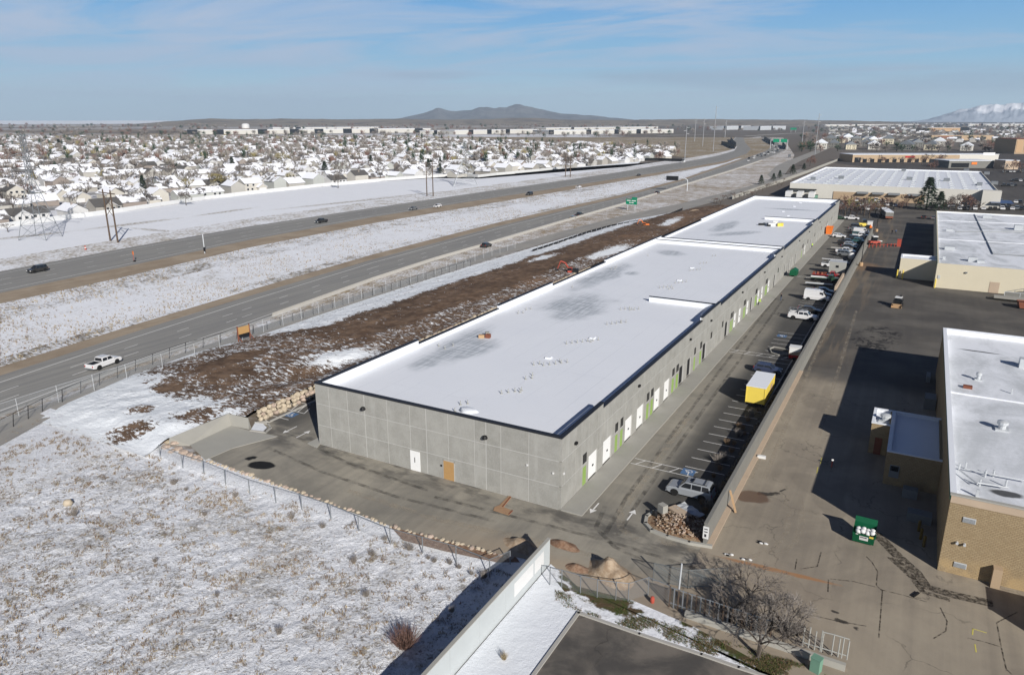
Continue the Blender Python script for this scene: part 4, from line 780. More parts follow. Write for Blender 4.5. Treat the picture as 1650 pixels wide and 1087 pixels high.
roofmat('roof_melt', ((1540, 561, 1620, 572, .35, 7.0), (1590, 790, 1650, 800, .8, 7.0)), .9); roofmat('roof_cream', (), .5)
X0, X1, Y0, Y1 = 35.15, 84., 7.25, 69.4
BW = thing('brick_warehouse', 'tan block warehouse with grey white melting roof at the right edge', 'warehouse', (X0, Y0, 0))
wall_box(BW, X0, X1, Y0, Y1, 7.75, 'block_tan', 'roof_melt', 7.0, 'green_trim')
MB().box(X0 - .012, X0 - .001, Y0 + .02, Y1, 0, 7.3).build('side_wall', MAT['block_side'], BW, False, True)
mb = MB(); mb.box(X0 - .1, X1, Y0 - .1, Y0 + .35, 7.75, 7.87); mb.build('coping', MAT['concrete_pale'], BW, False, True)
mb = MB(); mb.box(X0 - .1, X0 + .4, Y0 + .35, Y1, 7.75, 7.87); mb.box(X0 + .4, X1, Y1 - .4, Y1 + .05, 7.75, 7.87); mb.build('coping', MAT['membrane'], BW, False, True)
MB().box(X0, X1, Y0 - .05, Y0 - .002, 7.05, 7.74).build('fascia', MAT['base_pink'], BW, False, True)
def on_wall(px, py, Y): # point on plane y=Y
    a = (px - CX) / FPX; b_ = (py - CY) / FPX; d = (a, math.cos(PITCH) - b_ * math.sin(PITCH), -math.sin(PITCH) - b_ * math.cos(PITCH)); dx, dy = _c * d[0] - _s * d[1], _s * d[0] + _c * d[1]
    t_ = (Y - CAM[1]) / dy; return CAM[0] + dx * t_, CAMH + d[2] * t_
for px, py in ((1562, 838), (1547, 910)):
    x, z = on_wall(px, py, Y0); f = MB().box(x - .5, x + .5, Y0 - .08, Y0, z - .25, z + .25).build('louvre', MAT['galv'], BW, False, True); mb = MB(); [mb.box(x - .45 - X0, x + .45 - X0, -.11, -.08, z - .2 + i * .1, z - .15 + i * .1) for i in range(4)]; mb.build('slat', MAT['steel'], f)
for px, py in ((1542, 873), (1554, 876)):
    x, z = on_wall(px, py, Y0); mb = MB(); mb.tube((x, Y0, z), (x, Y0 - .3, z), .12, 8); mb.build('vent_cap', MAT['galv'], BW, False, True)
x, z = on_wall(1604, 939, Y0 - .6); MB().box(x - .35, x + .35, Y0 - .75, Y0 - .002, 0, 1.9).build('pilaster', MAT['tan_wall'], BW, False, True)
EB = thing('unseen_block', 'unseen tan block off the lower right edge, shaped for its shadow before the tan warehouse', 'enclosure', (43, 0, 0)); mb = MB(); mb.box(43, 50, -.3, 3.1, 0, 2.5); mb.build('wall', MAT['tan_wall'], EB, False, True); MB().box(42.95, 50.05, -.35, 3.15, 2.5, 2.6).build('roof', MAT['concrete'], EB, False, True)  # unseen block, placed and sized for the shadow it casts on the yard
p0, p1 = G(1530, 631, 7.05), G(1650, 645, 7.05); mb = MB(); d_ = (p1[0]-p0[0], p1[1]-p0[1]); mb.cbox((p0[0]+75)/2, (p0[1]+p0[1])/2, 7.08, 75 - p0[0], .45, .14); mb.build('roof_ridge', MAT['membrane'], BW, False, True)
def turbine(px, py, rz, r=.45, h=1.0):
    x, y = G(px, py, rz); v = MB(); v.box(-r*1.3, r*1.3, -r*1.3, r*1.3, 0, .18); v.lathe([(r*.75, .18), (r*.75, h*.55), (r*1.1, h*.62), (r*1.1, h*.9), (r*.5, h), (.02, h*1.04)], 0, 0, 12); return v, (x, y, rz)
for px, py in ((1614, 692), (1576, 612)):
    v, l = turbine(px, py, 7.0, .5 if px > 1600 else .32, 1.1); l = (l[0] - X0, l[1] - Y0, 7.0); o = v.build('roof_vent', MAT['galv'], BW); o.location = l
def rbox(px, py, sx, sy, sz, m_, nm='roof_unit', root=BW, rz=7.0, o=(X0, Y0)):
    x, y = G(px, py, rz); q = MB().cbox(0, 0, sz / 2, sx, sy, sz).build(nm, MAT[m_], root); q.location = (x - o[0], y - o[1], rz); return q
rbox(1559, 625, 1.0, .7, .35, 'rust', 'roof_hatch'); rbox(1652, 592, 1.6, 1.2, 1.3, 'galv'); rbox(1630, 634, .15, .15, .7, 'galv', 'vent_pipe'); rbox(1574, 800, .22, .22, .75, 'galv', 'vent_pipe')
mb = MB()
for (xa, ya, xb, yb) in ((1545, 757, 1575, 780), (1555, 755, 1600, 765), (1600, 765, 1660, 776), (1575, 778, 1625, 786)):
    a, c_ = G(xa, ya, 7.35), G(xb, yb, 7.35); mb.tube((*a, 7.4), (*c_, 7.4), .07, 5)
for q in ((1545, 757), (1555, 755), (1587, 768), (1600, 768), (1620, 784), (1578, 783)):
    a = G(*q, 7.0); mb.tube((*a, 7.0), (*a, 7.75), .08, 6)
mb.build('gas_pipe', MAT['galv'], BW, False, True)
# annex in the shade of the wall
AX = thing('annex', 'low tan block annex with small white roof in the shade beside the tan warehouse', 'annex', (27.7, 23.4, 0))
wall_box(AX, 29.7, X0 - .03, 23.4, 37.0, 4.0, 'block_tan', 'membrane', 3.75, None, 'membrane', .25)
wall_box(AX, 27.6, 29.66, 31.5, 37.0, 4.0, 'block_tan', 'membrane', 3.75, None, 'membrane', .2)
v, l = turbine(1426, 678, 3.8, .55, 1.0); o = v.build('roof_vent', MAT['galv'], AX); o.location = (l[0] - 27.7, l[1] - 23.4, 3.76)
x, z = on_wall(1441, 757, 23.4); f = MB().box(x - .5, x + .5, 23.34, 23.4, z - .9, z + .6).build('window', MAT['steel'], AX, False, True); MB().box(x - .4 - 27.7, x + .4 - 27.7, -.08, -.062, z - .1, z + .5).build('pane', MAT['dark_glass'], f)
MB().box(28.2, 29.0, 31.42, 31.5, 0, 2.2).build('door', MAT['rust'], AX, False, True)
# cream building and its wing
CY1 = G(1508, 340, 6.0)[1]
CB = thing('cream_warehouse', 'cream painted warehouse with partly melted white roof and roof units', 'warehouse', (34.8, 142.6, 0))
wall_box(CB, 34.8, 96., 142.6, CY1, 6.1, 'cream_wall', 'roof_cream', 5.6, 'green_trim')
OC = (34.8, 142.6)
for q in ((1590, 351, 2.6, 2.2, 1.0), (1530, 372, 2.0, 1.2, .7), (1530, 402, 2.4, 1.8, .9), (1567, 421, 2.0, 1.4, 1.1), (1580, 423, 1.6, 1.2, .6), (1640, 370, 2.2, 2.6, 1.5), (1521, 418, .6, .6, .8)): rbox(q[0], q[1], q[2], q[3], q[4], 'galv', 'roof_unit', CB, 5.6, OC)
mb = MB()
for (xa, ya, xb, yb) in ((1570, 345, 1600, 409), (1600, 409, 1650, 412), (1583, 373, 1650, 374), (1540, 373, 1583, 373)):
    a, c_ = G(xa, ya, 5.75), G(xb, yb, 5.75); mb.tube((*a, 5.75), (*c_, 5.75), .13, 5)
mb.build('gas_pipe', MAT['steel'], CB, False, True)
for (xa, ya, xb, yb) in ((1510, 355, 1650, 361), (1510, 385, 1650, 393)):
    mb = MB(); a, c_ = G(xa, ya, 5.62), G(xb, yb, 5.62); mb.cbox((a[0]+c_[0])/2, (a[1]+c_[1])/2, 5.68, c_[0]-a[0], .6, .12, 0, math.atan2(c_[1]-a[1], c_[0]-a[0])); mb.build('roof_ridge', MAT['membrane'], CB, False, True)
x, z = on_wall(1602, 462, 142.6); MB().box(x - 1.0, x + 1.0, 142.54, 142.6, 0, 2.6).build('door', MAT['base_pink'], CB, False, True)
x, z = on_wall(1557, 439, 142.6); MB().box(x - .25, x + .25, 142.3, 142.6, z - .15, z + .15).build('wall_lamp', MAT['steel'], CB, False, True)
x, z = on_wall(1513, 446, 142.6); MB().box(x - .25, x + .25, 142.5, 142.6, z - .4, z + .4).build('meter_box', MAT['galv'], CB, False, True)
WG = thing('annex', 'small cream side wing half in shadow on the left of the cream warehouse', 'annex', (26.6, 150.8, 0))
wall_box(WG, 26.6, 34.77, 150.8, 157.5, 5.3, 'cream_wall', 'membrane', 5.0, None, 'membrane', .25)
yb = MB().lathe([(.16, 0), (.16, 1.1), (.1, 1.22)], 0, 0, 8).mesh('bollard', MAT['yellow'])
for i, (x, y, lb) in enumerate(((35.0, 142.1, 'yellow bollard at the left corner of the cream warehouse'), (26.3, 150.4, 'yellow bollard at the corner of the small cream wing'), (27.6, 150.2, 'yellow bollard in the shade before the small cream wing'))):
    tag(link('bollard', yb, None, (x, y, 0), None, (1, 1, 1.9)), lb, 'bollard', 'yellow bollards round the cream warehouse')
mk('yellow_shaded', (.16, .11, .03), .8, .3, 3); yb2 = MB().lathe([(.14, 0), (.14, 1.1), (.08, 1.2)], 0, 0, 8).mesh('bollard', MAT['yellow_shaded'])  # yellow darkened in the colour for the shade these bollards stand in
for i, q in enumerate(((1480, 855), (1488, 880), (1483, 868))):
    tag(link('bollard', yb2, None, (*G(*q), 0)), 'yellow bollard darkened for the deep shade by the tan block warehouse', 'bollard', 'yellow bollards in the shade of the tan warehouse')
# building out of frame whose shadow falls into the lower right corner
SB = thing('office_block', 'flat roofed block whose shadow reaches the lower right corner of the yard', 'building', (45.5, -22, 0))
wall_box(SB, 45.5, 80, -60, -21.6, 8.4, 'tan_wall', 'membrane', 7.9)
# ---- big store across the street
ST = thing('big_store', 'huge pale retail store with white flat roof dotted with skylights', 'store', (-33, 354, 0))
sx0, sx1, sy0, sy1 = -33., 60.5, 354., 505.
wall_box(ST, sx0, sx1, sy0, sy1, 7.6, 'store_wall', 'membrane', 7.0, None, 'membrane', .4)
sk = MB().box(-.9, .9, -.6, .6, 0, .55).mesh('skylight', MAT['galv']); n_ = 0
for j in range(10):
    for i in range(15): n_ += 1; link('skylight', sk, ST, (4 + i * 5.9, 12 + j * 13.6, 7.0))
for q in ((1310, 290, 2.5), (1355, 288, 2.8), (1465, 290, 3.0), (1525, 292, 3.0), (1456, 276, 2.6), (1590, 281, 2.8), (1557, 276, 3.0), (1602, 297, 3.0), (1578, 299, 2.4)): rbox(q[0], q[1], q[2], q[2], 1.6, 'steel', 'roof_unit', ST, 7.0, (-33, 354))
MB().box(54, 61.5, 348, 353.9, 0, 7.9).build('entrance_block', MAT['store_wall'], ST, False, True)
ax = on_wall(1342, 318, 353.9)[0]; bx = on_wall(1490, 322, 353.9)[0]
MB().box(ax, bx, 353.7, 353.98, 0, 4.1).build('lower_facade', MAT['tan_wall'], ST, False, True)
for px in (1390, 1415, 1441, 1474): x = on_wall(px, 310, 353.)[0]; mb = MB(); mb.add([(x-2.6,353.6,4.6),(x+2.6,353.6,4.6),(x+2.6,351.9,3.6),(x-2.6,351.9,3.6),(x-2.6,353.6,3.6),(x+2.6,353.6,3.6)], [(0,3,2,1),(0,4,3),(1,2,5),(3,4,5,2),(0,1,5,4)]); mb.build('awning', MAT['steel'], ST, False, True)
x = on_wall(1614, 318, 350)[0]; mb = MB(); mb.add([(x-5,351,3.6),(x+4,351,3.6),(x+5,346,2.6),(x-4,346,2.6),(x-4,351,2.6),(x+4,351,2.6)], [(0,3,2,1),(0,4,3),(1,2,5),(3,4,5,2)]); mb.build('awning', MAT['p_blue'], ST, False, True)
mb = MB(); x0_ = on_wall(1269, 312, 352)[0]; mb.box(x0_, x0_ + 14, 352.0, 353.98, 4.4, 4.8); mb.build('dock_canopy', MAT['black'], ST, False, True)
for i, (px, lb) in enumerate(((1267, 'white trailer at the leftmost loading dock of the big store'), (1285, 'white trailer at the middle loading dock of the big store'), (1304, 'white trailer at the loading dock nearest the green dumpster'))):
    x = on_wall(px, 318, 349)[0]; t = thing('trailer', lb, 'trailer', (x + 1.3, 349, 0), 0, 'trailers at the store loading docks'); MB().box(-1.3, 1.3, -4.6, 2.9, 1.1, 3.9).build('box_body', MAT['white_paint'], t); mb = MB(); [mb.tube((s * .95 - .15, yy, .5), (s * .95 + .15, yy, .5), .5, 10) for s in (-1, 1) for yy in (1.2, 2.3, -3.6)]; mb.build('wheels', MAT['tyre'], t); MB().box(-.7, .7, -4.5, 2.5, .85, 1.1).build('chassis', MAT['black'], t)
x = on_wall(1313, 316, 350)[0]; t = thing('dumpster', 'dark green compactor dumpster beside the store loading docks', 'dumpster', (x, 350.5, 0)); MB().box(-1.4, 1.4, -1, 1, .15, 2.2).build('container', MAT['transformer'], t); MB().box(-1.45, 1.45, -1.05, 1.05, 2.2, 2.35).build('lid', MAT['black'], t)
# ---- shops and homes beyond the store
def shop(px0, px1, pyb, h, dep, wm, label, name='shop', rm='membrane', cat='shop', **k):
    a = G(px0, pyb); c_ = G(px1, pyb + k.get('tilt', 0)); ang = math.atan2(c_[1]-a[1], c_[0]-a[0]); L = math.hypot(c_[0]-a[0], c_[1]-a[1])
    t = thing(name, label, cat, (a[0], a[1], 0), ang); MB().box(0, L, 0, dep, 0, h).build('wall', MAT[wm], t); MB().box(-.3, L + .3, -.3, dep, h, h + .35).build('roof', MAT[rm], t)
    return t, L
t, L = shop(1373, 1545, 261.5, 7.0, 30, 'tan_wall', 'long brown strip of shops with snowy roof behind the big store', 'strip_mall'); MB().box(L * .49, L * .58, -.35, -.05, 4.3, 5.8).build('shop_sign', MAT['red'], t); MB().box(2, 8, -.1, -.02, 0, 4.5).build('shop_window', MAT['dark_glass'], t); [MB().box(10 + i * 7.2, 14 + i * 7.2, -.1, -.02, 0, 3.2).build('shop_window', MAT['dark_glass'], t) for i in range(int((L - 16) / 7.2))]
t, L = shop(1528, 1600, 271, 6.0, 25, 'wall_grey', 'grey flat roofed restaurant right of the strip of shops'); MB().box(L*.5, L*.62, -.3, -.05, 3, 5).build('shop_sign', MAT['orange'], t); MB().box(2, L * .45, -.1, -.02, .5, 4.2).build('shop_window', MAT['dark_glass'], t)
t, L = shop(1540, 1608, 259, 6.0, 20, 'store_wall', 'pale flat roofed shop behind the grey restaurant'); MB().box(L*.62, L*.9, -.2, -.02, 5, 8).build('shop_sign', MAT['white_paint'], t)
t, L = shop(1634, 1720, 248, 17, 40, 'tan_wall', 'tall tan office block at the right edge of the photo', 'office_block', 'rust', 'building'); [MB().box(1 + i * 9.2, 8.5 + i * 9.2, -.3, -.02, 1.5, 15.5).build('window_bay', MAT['wood_tan'], t) for i in range(6)]
t, L = shop(1618, 1640, 273, 7, 14, 'base_pink', 'pinkish small shop with tall gable near the right edge')
t, L = shop(1494, 1560, 212, 12, 70, 'wood_tan', 'long tan warehouse far off with a dark glass corner', 'far_warehouse', 'membrane', 'warehouse'); MB().box(L*.8, L + 2, -.5, -.02, 0, 14).build('glass_corner', MAT['dark_glass'], t)
t, L = shop(1500, 1600, 226, 9, 30, 'tan_wall', 'long low reddish brick shopping centre on the far right', 'strip_mall', 'base_pink'); MB().box(L*.1, L*.4, -.3, -.02, 4, 7.5).build('shop_sign', MAT['rust'], t)
cond = None; HL = ['first', 'second', 'third', 'fourth', 'fifth', 'sixth', 'seventh', 'eighth', 'ninth', 'tenth', 'eleventh', 'twelfth', 'thirteenth', 'fourteenth', 'fifteenth', 'sixteenth', 'seventeenth']
homes = [(1322, 240), (1342, 238), (1371, 241), (1408, 241), (1458, 242), (1498, 242), (1556, 243), (1338, 231), (1352, 230), (1366, 229), (1380, 230), (1395, 229), (1407, 231), (1392, 236), (1430, 232), (1512, 236), (1478, 238)]
for i, (px, py) in enumerate(homes):
    x, y = G(px, py); s = 1.0; lb = 'gabled apartment house beyond the shops, %s from the left' % HL[sorted(homes).index((px, py))]
    if cond is None:
        cond = thing('apartment_house', lb, 'house', (x, y, 0), .1, 'gabled apartment houses beyond the shops')
        mb = MB(); mb.add([(-8,0,0),(8,0,0),(8,16,0),(-8,16,0),(-8,0,8.5),(8,0,8.5),(8,16,8.5),(-8,16,8.5),(0,0,13),(0,16,13)], [(0,1,5,8,4),(1,2,6,5),(3,7,9,6,2),(0,4,7,3)]); mb.build('wall', MAT['store_wall'], cond)
        mb = MB(); mb.add([(-9,-.6,8.1),(0,-.6,13.3),(9,-.6,8.1),(-9,16.6,8.1),(0,16.6,13.3),(9,16.6,8.1),(-9,-.6,7.8),(9,-.6,7.8)], [(0,1,4,3),(1,2,5,4),(0,6,7,2,1)], 0); mb.build('roof', MAT['snow'], cond)
        wm_ = MB().box(-.7, .7, -.08, 0, 0, 1.6).mesh('window', MAT['dark_glass']); [link('window', wm_, cond, (xx, 0, zz)) for xx in (-5, -1.5, 3, 5.5) for zz in (1.2, 4.6)]
    else:
        dup(cond, (x, y, 0), U(-.2, .5), lb, None, U(.8, 1.15), {'roof': [MAT['steel'] if i % 3 else MAT['snow']], 'wall': [MAT[('store_wall', 'wall_grey', 'cream_wall')[i % 3]]]})
# ---- long white warehouses on the far plain
mk('far_wall', (.52, .505, .46), .8, .06, .02)
def farbox(px0, py0, px1, py1, h, dep, label, darks, dw=14, wm='far_wall'):
    h *= .8
    a, c_ = Vector(G(px0, py0)), Vector(G(px1, py1)); d = (c_ - a); L = d.length; t = thing('far_warehouse', label, 'warehouse', (a.x, a.y, 0), math.atan2(d.y, d.x))
    MB().box(0, L, 0, dep, 0, h).build('wall', MAT[wm], t); MB().box(-1, L + 1, 0.5, dep + 1, h, h + .8).build('roof', MAT['membrane'], t)
    for q in darks: MB().box(L * q, L * q + dw, -1.5, -.05, -.0, h + 1.5).build('glass_corner', MAT['dark_glass'], t)
farbox(302, 217, 694, 213.5, 14, 90, 'very long low white warehouse on the far plain behind the suburb', (.0, .095, .26, .385, .485, .605, .72, .925), 26)
farbox(440, 210.5, 610, 209, 12, 60, 'pale warehouse behind the very long white one on the far plain', (.2,), 20)
farbox(696, 216.5, 728, 215.5, 11, 40, 'short white warehouse block left of the middle far warehouse', (.1,))
farbox(733, 217, 868, 214.5, 13, 60, 'white warehouse below the blue hills on the far plain', (.15, .36, .58), 16)
farbox(884, 217, 1085, 214.5, 13, 80, 'long white warehouse right of the one below the hills', (.0, .28, .50, .68), 16)
farbox(880, 211, 1060, 208.5, 12, 80, 'white warehouse roof line behind the long right hand one', (.2, .6), 14)
farbox(1166, 209.5, 1212, 208.5, 16, 60, 'blue white warehouse left of a pair beyond the freeway bend', (.0, .5, .95), 20, 'galv'); farbox(1222, 210, 1266, 208.8, 16, 60, 'blue white warehouse right of a pair beyond the freeway bend', (.0, .45), 12, 'galv')
farbox(1330, 204, 1480, 203, 12, 60, 'thin white warehouse line close to the far right horizon', (.3,), 14); farbox(1560, 203, 1660, 203, 14, 90, 'white warehouse line at the far right edge of the horizon', (.2,), 14)
x, y = G(396, 207); t = thing('water_tank', 'round white water tank on the far plain above the suburb', 'water tank', (x, y, 0)); MB().lathe([(17, 0), (17, 16), (12, 20), (3, 21.5)], 0, 0, 24).build('tank_shell', MAT['white_paint'], t); MB().lathe([(18.5, -1), (18.5, 1.2)], 0, 0, 24).build('tank_base', MAT['tan_wall'], t)
# ================================================================== VEHICLES
def hull(mb, secs, m=0):
    """loft of side profiles: list of (y, [(x,z)...])"""
    n = len(secs[0][1]); vs = [(x, y, z) for y, pr in secs for x, z in pr]; fs = []
    for k in range(len(secs) - 1):
        for i in range(n): fs.append((k*n + i, (k+1)*n + i, (k+1)*n + (i+1) % n, k*n + (i+1) % n))
    fs.append(tuple(range(n))); fs.append(tuple(range(len(secs)*n - 1, (len(secs)-1)*n - 1, -1)))
    return mb.add(vs, fs, m)
def inset(pr, dx, dz, zc):
    xs = [p[0] for p in pr]; c = (min(xs) + max(xs)) / 2; L = (max(xs) - min(xs)) / 2
    return [(c + (x - c) * (1 - dx / L), z - dz if z > zc else z + dz * .4) for x, z in pr]
wheel_me = {}
def wheels(t, xs, hw, r):
    if r not in wheel_me:
        a = MB(); a.lathe([(r*.62, -.11), (r*.95, -.11), (r, -.07), (r, .07), (r*.95, .11), (r*.62, .11)], 0, 0, 14); c_ = MB(); c_.lathe([(.02, -.06), (r*.63, -.05), (r*.63, .085), (r*.2, .07)], 0, 0, 10)
        for q in (a, c_): q.v = [(x, z, y) for x, y, z in q.v]
        wheel_me[r] = (a.mesh('wheel', MAT['tyre']), c_.mesh('rim', MAT['rim']))
    for x in xs:
        for s in (-1, 1):
            o = link('wheel', wheel_me[r][0], t, (x, s * (hw - .10), r)); o.rotation_euler = (0, 0, 0 if s > 0 else math.pi); link('rim', wheel_me[r][1], o, (0, 0, 0))
SPEC = {
 'suv':    dict(L=5.1, W=2.0, body=[(-2.5,.45),(-2.5,1.0),(-2.42,1.12),(.95,1.12),(2.25,1.02),(2.5,.85),(2.52,.45),(2.2,.32),(-2.3,.32)], cab=[(-2.38,1.1),(-2.2,1.82),(-1.9,1.9),(.15,1.88),(.5,1.8),(1.2,1.1)], wx=(-1.5,1.55), r=.40, pil=[-2.3,-1.35,-.25,.75]),
 'sedan':  dict(L=4.7, W=1.85, body=[(-2.35,.42),(-2.35,.85),(-2.2,.98),(-1.4,1.0),(.9,.98),(2.1,.82),(2.34,.68),(2.36,.38),(2.1,.28),(-2.1,.28)], cab=[(-1.95,.97),(-1.15,1.38),(-.7,1.45),(.1,1.44),(.35,1.38),(1.15,.96)], wx=(-1.4,1.45), r=.33, pil=[-1.6,-.5,.6]),
 'pickup': dict(L=5.8, W=2.0, body=[(-2.88,.5),(-2.88,1.12),(-2.8,1.16),(1.2,1.16),(2.6,1.08),(2.86,.9),(2.88,.5),(2.5,.38),(-2.6,.38)], cab=[(-.95,1.14),(-.85,1.82),(-.6,1.9),(.6,1.88),(.85,1.8),(1.5,1.14)], wx=(-1.75,1.8), r=.42, pil=[-.85,.15,1.0], bed=(-2.75,-1.05)),
 'van':    dict(L=5.6, W=2.05, body=[(-2.78,.45),(-2.78,1.1),(-2.74,1.15),(1.6,1.15),(2.55,1.02),(2.78,.85),(2.8,.45),(2.5,.34),(-2.6,.34)], cab=[(-2.76,1.13),(-2.7,2.3),(-2.5,2.42),(.9,2.4),(1.2,2.28),(2.1,1.13)], wx=(-1.7,1.75), r=.37, pil=[.6,1.6]),
 'hatch':  dict(L=4.4, W=1.85, body=[(-2.15,.42),(-2.18,.9),(-2.05,1.02),(.85,1.0),(1.95,.86),(2.16,.7),(2.18,.4),(1.95,.3),(-1.95,.3)], cab=[(-2.05,1.0),(-1.75,1.5),(-1.4,1.58),(.05,1.56),(.3,1.5),(1.1,.98)], wx=(-1.3,1.35), r=.35, pil=[-1.7,-.55,.55]),
}
def make_car(name, label, kind, paint, loc, rz, cat=None, group=None, extra=None, detail=True):
    S = SPEC[kind]; t = thing(name, label, cat or ('van' if kind == 'van' else 'pickup' if kind == 'pickup' else 'car'), loc, rz, group)
    hw = S['W'] / 2; pr = S['body']; mb = MB()
    hull(mb, [(-hw, inset(pr, .10, .10, .8)), (-hw + .06, pr), (hw - .06, pr), (hw, inset(pr, .10, .10, .8))])
    cb = S['cab']; x0 = min(p[0] for p in cb); x1 = max(p[0] for p in cb); zt = max(p[1] for p in cb); zb = min(p[1] for p in cb)
    def cabsec(y, k): return [(x + (0 if z < zb + .2 else 0), z - k * max(0, (z - zb)) * .04) for x, z in cb]
    n = len(cb); vs = []
    def wy(z): return (hw - .10) - .17 * (z - zb) / (zt - zb) * (1.0 if kind != 'van' else .6)
    vs = [(x, -wy(z), z) for x, z in cb] + [(x, wy(z), z) for x, z in cb]
    mb.add(vs, [(i, i + 1, n + i + 1, n + i) for i in range(n - 1)] + [tuple(range(n - 1, -1, -1)), tuple(range(n, 2 * n))])
    body = mb.build('body', MAT[paint], t)
    # wheel housings
    w_ = MB()
    for x in S['wx']:
        for s in (-1, 1):
            k = []
            for i in range(9): a = math.pi * i / 8; k.append((x + (S['r'] + .09) * math.cos(a), s * (hw + .004), S['r'] + (S['r'] + .07) * math.sin(a)))
            w_.poly(k if s < 0 else k[::-1])
    w_.build('wheel_arch', MAT['black'], t); wheels(t, S['wx'], hw, S['r'])
    # glass: windscreen, rear pane, side windows
    def pane(p, q, a, c_, nm):
        P, Q = Vector((p[0], 0, p[1])), Vector((q[0], 0, q[1])); nrm = Vector((-(Q - P).z, 0, (Q - P).x)).normalized()
        if nrm.z < 0: nrm = -nrm
        lo, hi = P.lerp(Q, a) + nrm * .012, P.lerp(Q, c_) + nrm * .012; yl, yh = wy(lo.z) - .07, wy(hi.z) - .09
        MB().poly([(lo.x, -yl, lo.z), (lo.x, yl, lo.z), (hi.x, yh, hi.z), (hi.x, -yh, hi.z)]).build(nm, MAT['dark_glass'], t)
    pane(cb[-1], cb[-2], .06, .94, 'windscreen')
    if kind != 'van': pane(cb[0], cb[1], .15, .92, 'rear_window')
    z0, z1 = zb + .10 + (.45 if kind == 'van' else 0), zt - .17 - (.12 if kind == 'van' else 0)
    def xf(z): # front edge of cab at height z
        (xa, za), (xb, zb_) = cb[-1], cb[-2]; return xa + (xb - xa) * min(1, (z - za) / (zb_ - za))
    def xr(z): (xa, za), (xb, zb_) = cb[0], cb[1]; return xa + (xb - xa) * min(1, (z - za) / (zb_ - za))
    P = S['pil']
    for s in (-1, 1):
        for i, (a, c_) in enumerate(zip(P, P[1:])):
            first, last = i == 0, i == len(P) - 2
            bl, br2 = (max(a, xr(z0) + .12) if first else a + .05), (xf(z0) - .14 if last else c_ - .05)
            tl, tr = (max(a, xr(z1) + .15) if first else a + .05), (xf(z1) - .10 if last else c_ - .05)
            y0, y1 = s * (wy(z0) + .008), s * (wy(z1) + .008); k = [(bl, y0, z0), (br2, y0, z0), (tr, y1, z1), (tl, y1, z1)]
            MB().poly(k if s < 0 else k[::-1]).build('side_window', MAT['dark_glass'], t)
    if detail:
        xfm = max(p[0] for p in pr); xrm = min(p[0] for p in pr)
        for s in (-1, 1):
            MB().cbox(xfm - .06, s * (hw - .28), .74, .16, .40, .18).build('headlight', MAT['lamp'], t); MB().cbox(xrm + .04, s * (hw - .16), .88, .12, .22, .28).build('taillight', MAT['tail'], t)
        MB().cbox(xfm - .02, 0, .62, .08, hw * 1.0, .22).build('grille', MAT['black'], t)
        m_ = MB(); [m_.cbox(xf(z0) - .15, s * (hw + .07), z0 + .08, .14, .2, .16) for s in (-1, 1)]; m_.build('mirror', MAT[paint], t)
        mb = MB(); mb.cbox(xrm - .02, 0, .5, .14, hw * 1.8, .2); mb.cbox(xfm, 0, .45, .12, hw * 1.8, .2); mb.build('bumper', MAT['steel' if kind == 'pickup' else paint], t)
    if 'bed' in S:
        a, c_ = S['bed']; mb = MB(); mb.box(a, c_, -hw + .18, hw - .18, 1.165, 1.172); mb.build('cargo_bed', MAT['black'], t)
        r_ = MB(); r_.box(a - .08, c_, -hw + .07, -hw + .18, 1.1, 1.22); r_.box(a - .08, c_, hw - .18, hw - .07, 1.1, 1.22); r_.box(a - .1, a, -hw + .18, hw - .18, 1.1, 1.22); r_.build('bed_rail', MAT[paint], t)
    if extra: extra(t)
    return t
def gz(px, py): x, y = G(px, py); return (x, y, 0)
# --- the parking bays (cars nose in to the wall: +X, or backed in)
def racks(t):
    mb = MB(); [mb.box(-1.9, .0, s * .72 - .02, s * .72 + .02, 1.92, 1.98) for s in (-1, 1)]; [mb.box(x - .03, x + .03, -.75, .75, 1.98, 2.02) for x in (-1.6, -.3)]; mb.build('roof_rack', MAT['black'], t)
    MB().poly([(-.35, -.35, 1.915), (.1, -.35, 1.905), (.1, .35, 1.905), (-.35, .35, 1.915)]).build('sunroof', MAT['dark_glass'], t)
make_car('suv', 'silver sport utility vehicle with roof rack parked by the entrance island', 'suv', 'p_silver', (11.2, 10.0, 0), math.pi, extra=racks)
make_car('hatchback', 'dark blue hatchback parked behind the yellow container', 'hatch', 'p_navy', (10.9, 56.6, 0), 0)
def ladder(t):
    mb = MB()
    for s in (-.75, .75):
        mb.tube((-2.7, s, 1.2), (-2.7, s, 2.15), .04, 5); mb.tube((-1.2, s, 1.2), (-1.2, s, 2.15), .04, 5); mb.tube((-2.9, s, 2.15), (.8, s, 2.15), .05, 5)
    for x in (-2.7, -1.9, -1.2, -.2, .6): mb.tube((x, -.75, 2.16), (x, .75, 2.16), .035, 5)
    mb.build('ladder_rack', MAT['steel'], t)
    mb = MB()
    for s in (-1, 1): mb.box(-2.7, -1.1, s * .92 - .08, s * .92 + .08, 1.2, 1.55)
    mb.build('tool_box', MAT['p_white'], t)
make_car('pickup', 'white pickup with ladder rack parked in a bay by the boundary wall', 'pickup', 'p_white', (10.9, 94.6, 0), 0, extra=ladder)
make_car('sedan', 'black sedan parked between the white rack pickup and the white van', 'sedan', 'p_black', (11.3, 101.3, 0), 0)
def vanroof(t): mb = MB(); mb.add([(-2.7, -.9, 2.42), (.6, -.9, 2.42), (.6, .9, 2.42), (-2.7, .9, 2.42), (-2.6, -.7, 2.62), (.3, -.7, 2.6), (.3, .7, 2.6), (-2.6, .7, 2.62)], [(0,1,5,4), (1,2,6,5), (2,3,7,6), (3,0,4,7), (4,5,6,7)]); mb.build('high_roof', MAT['p_white'], t)
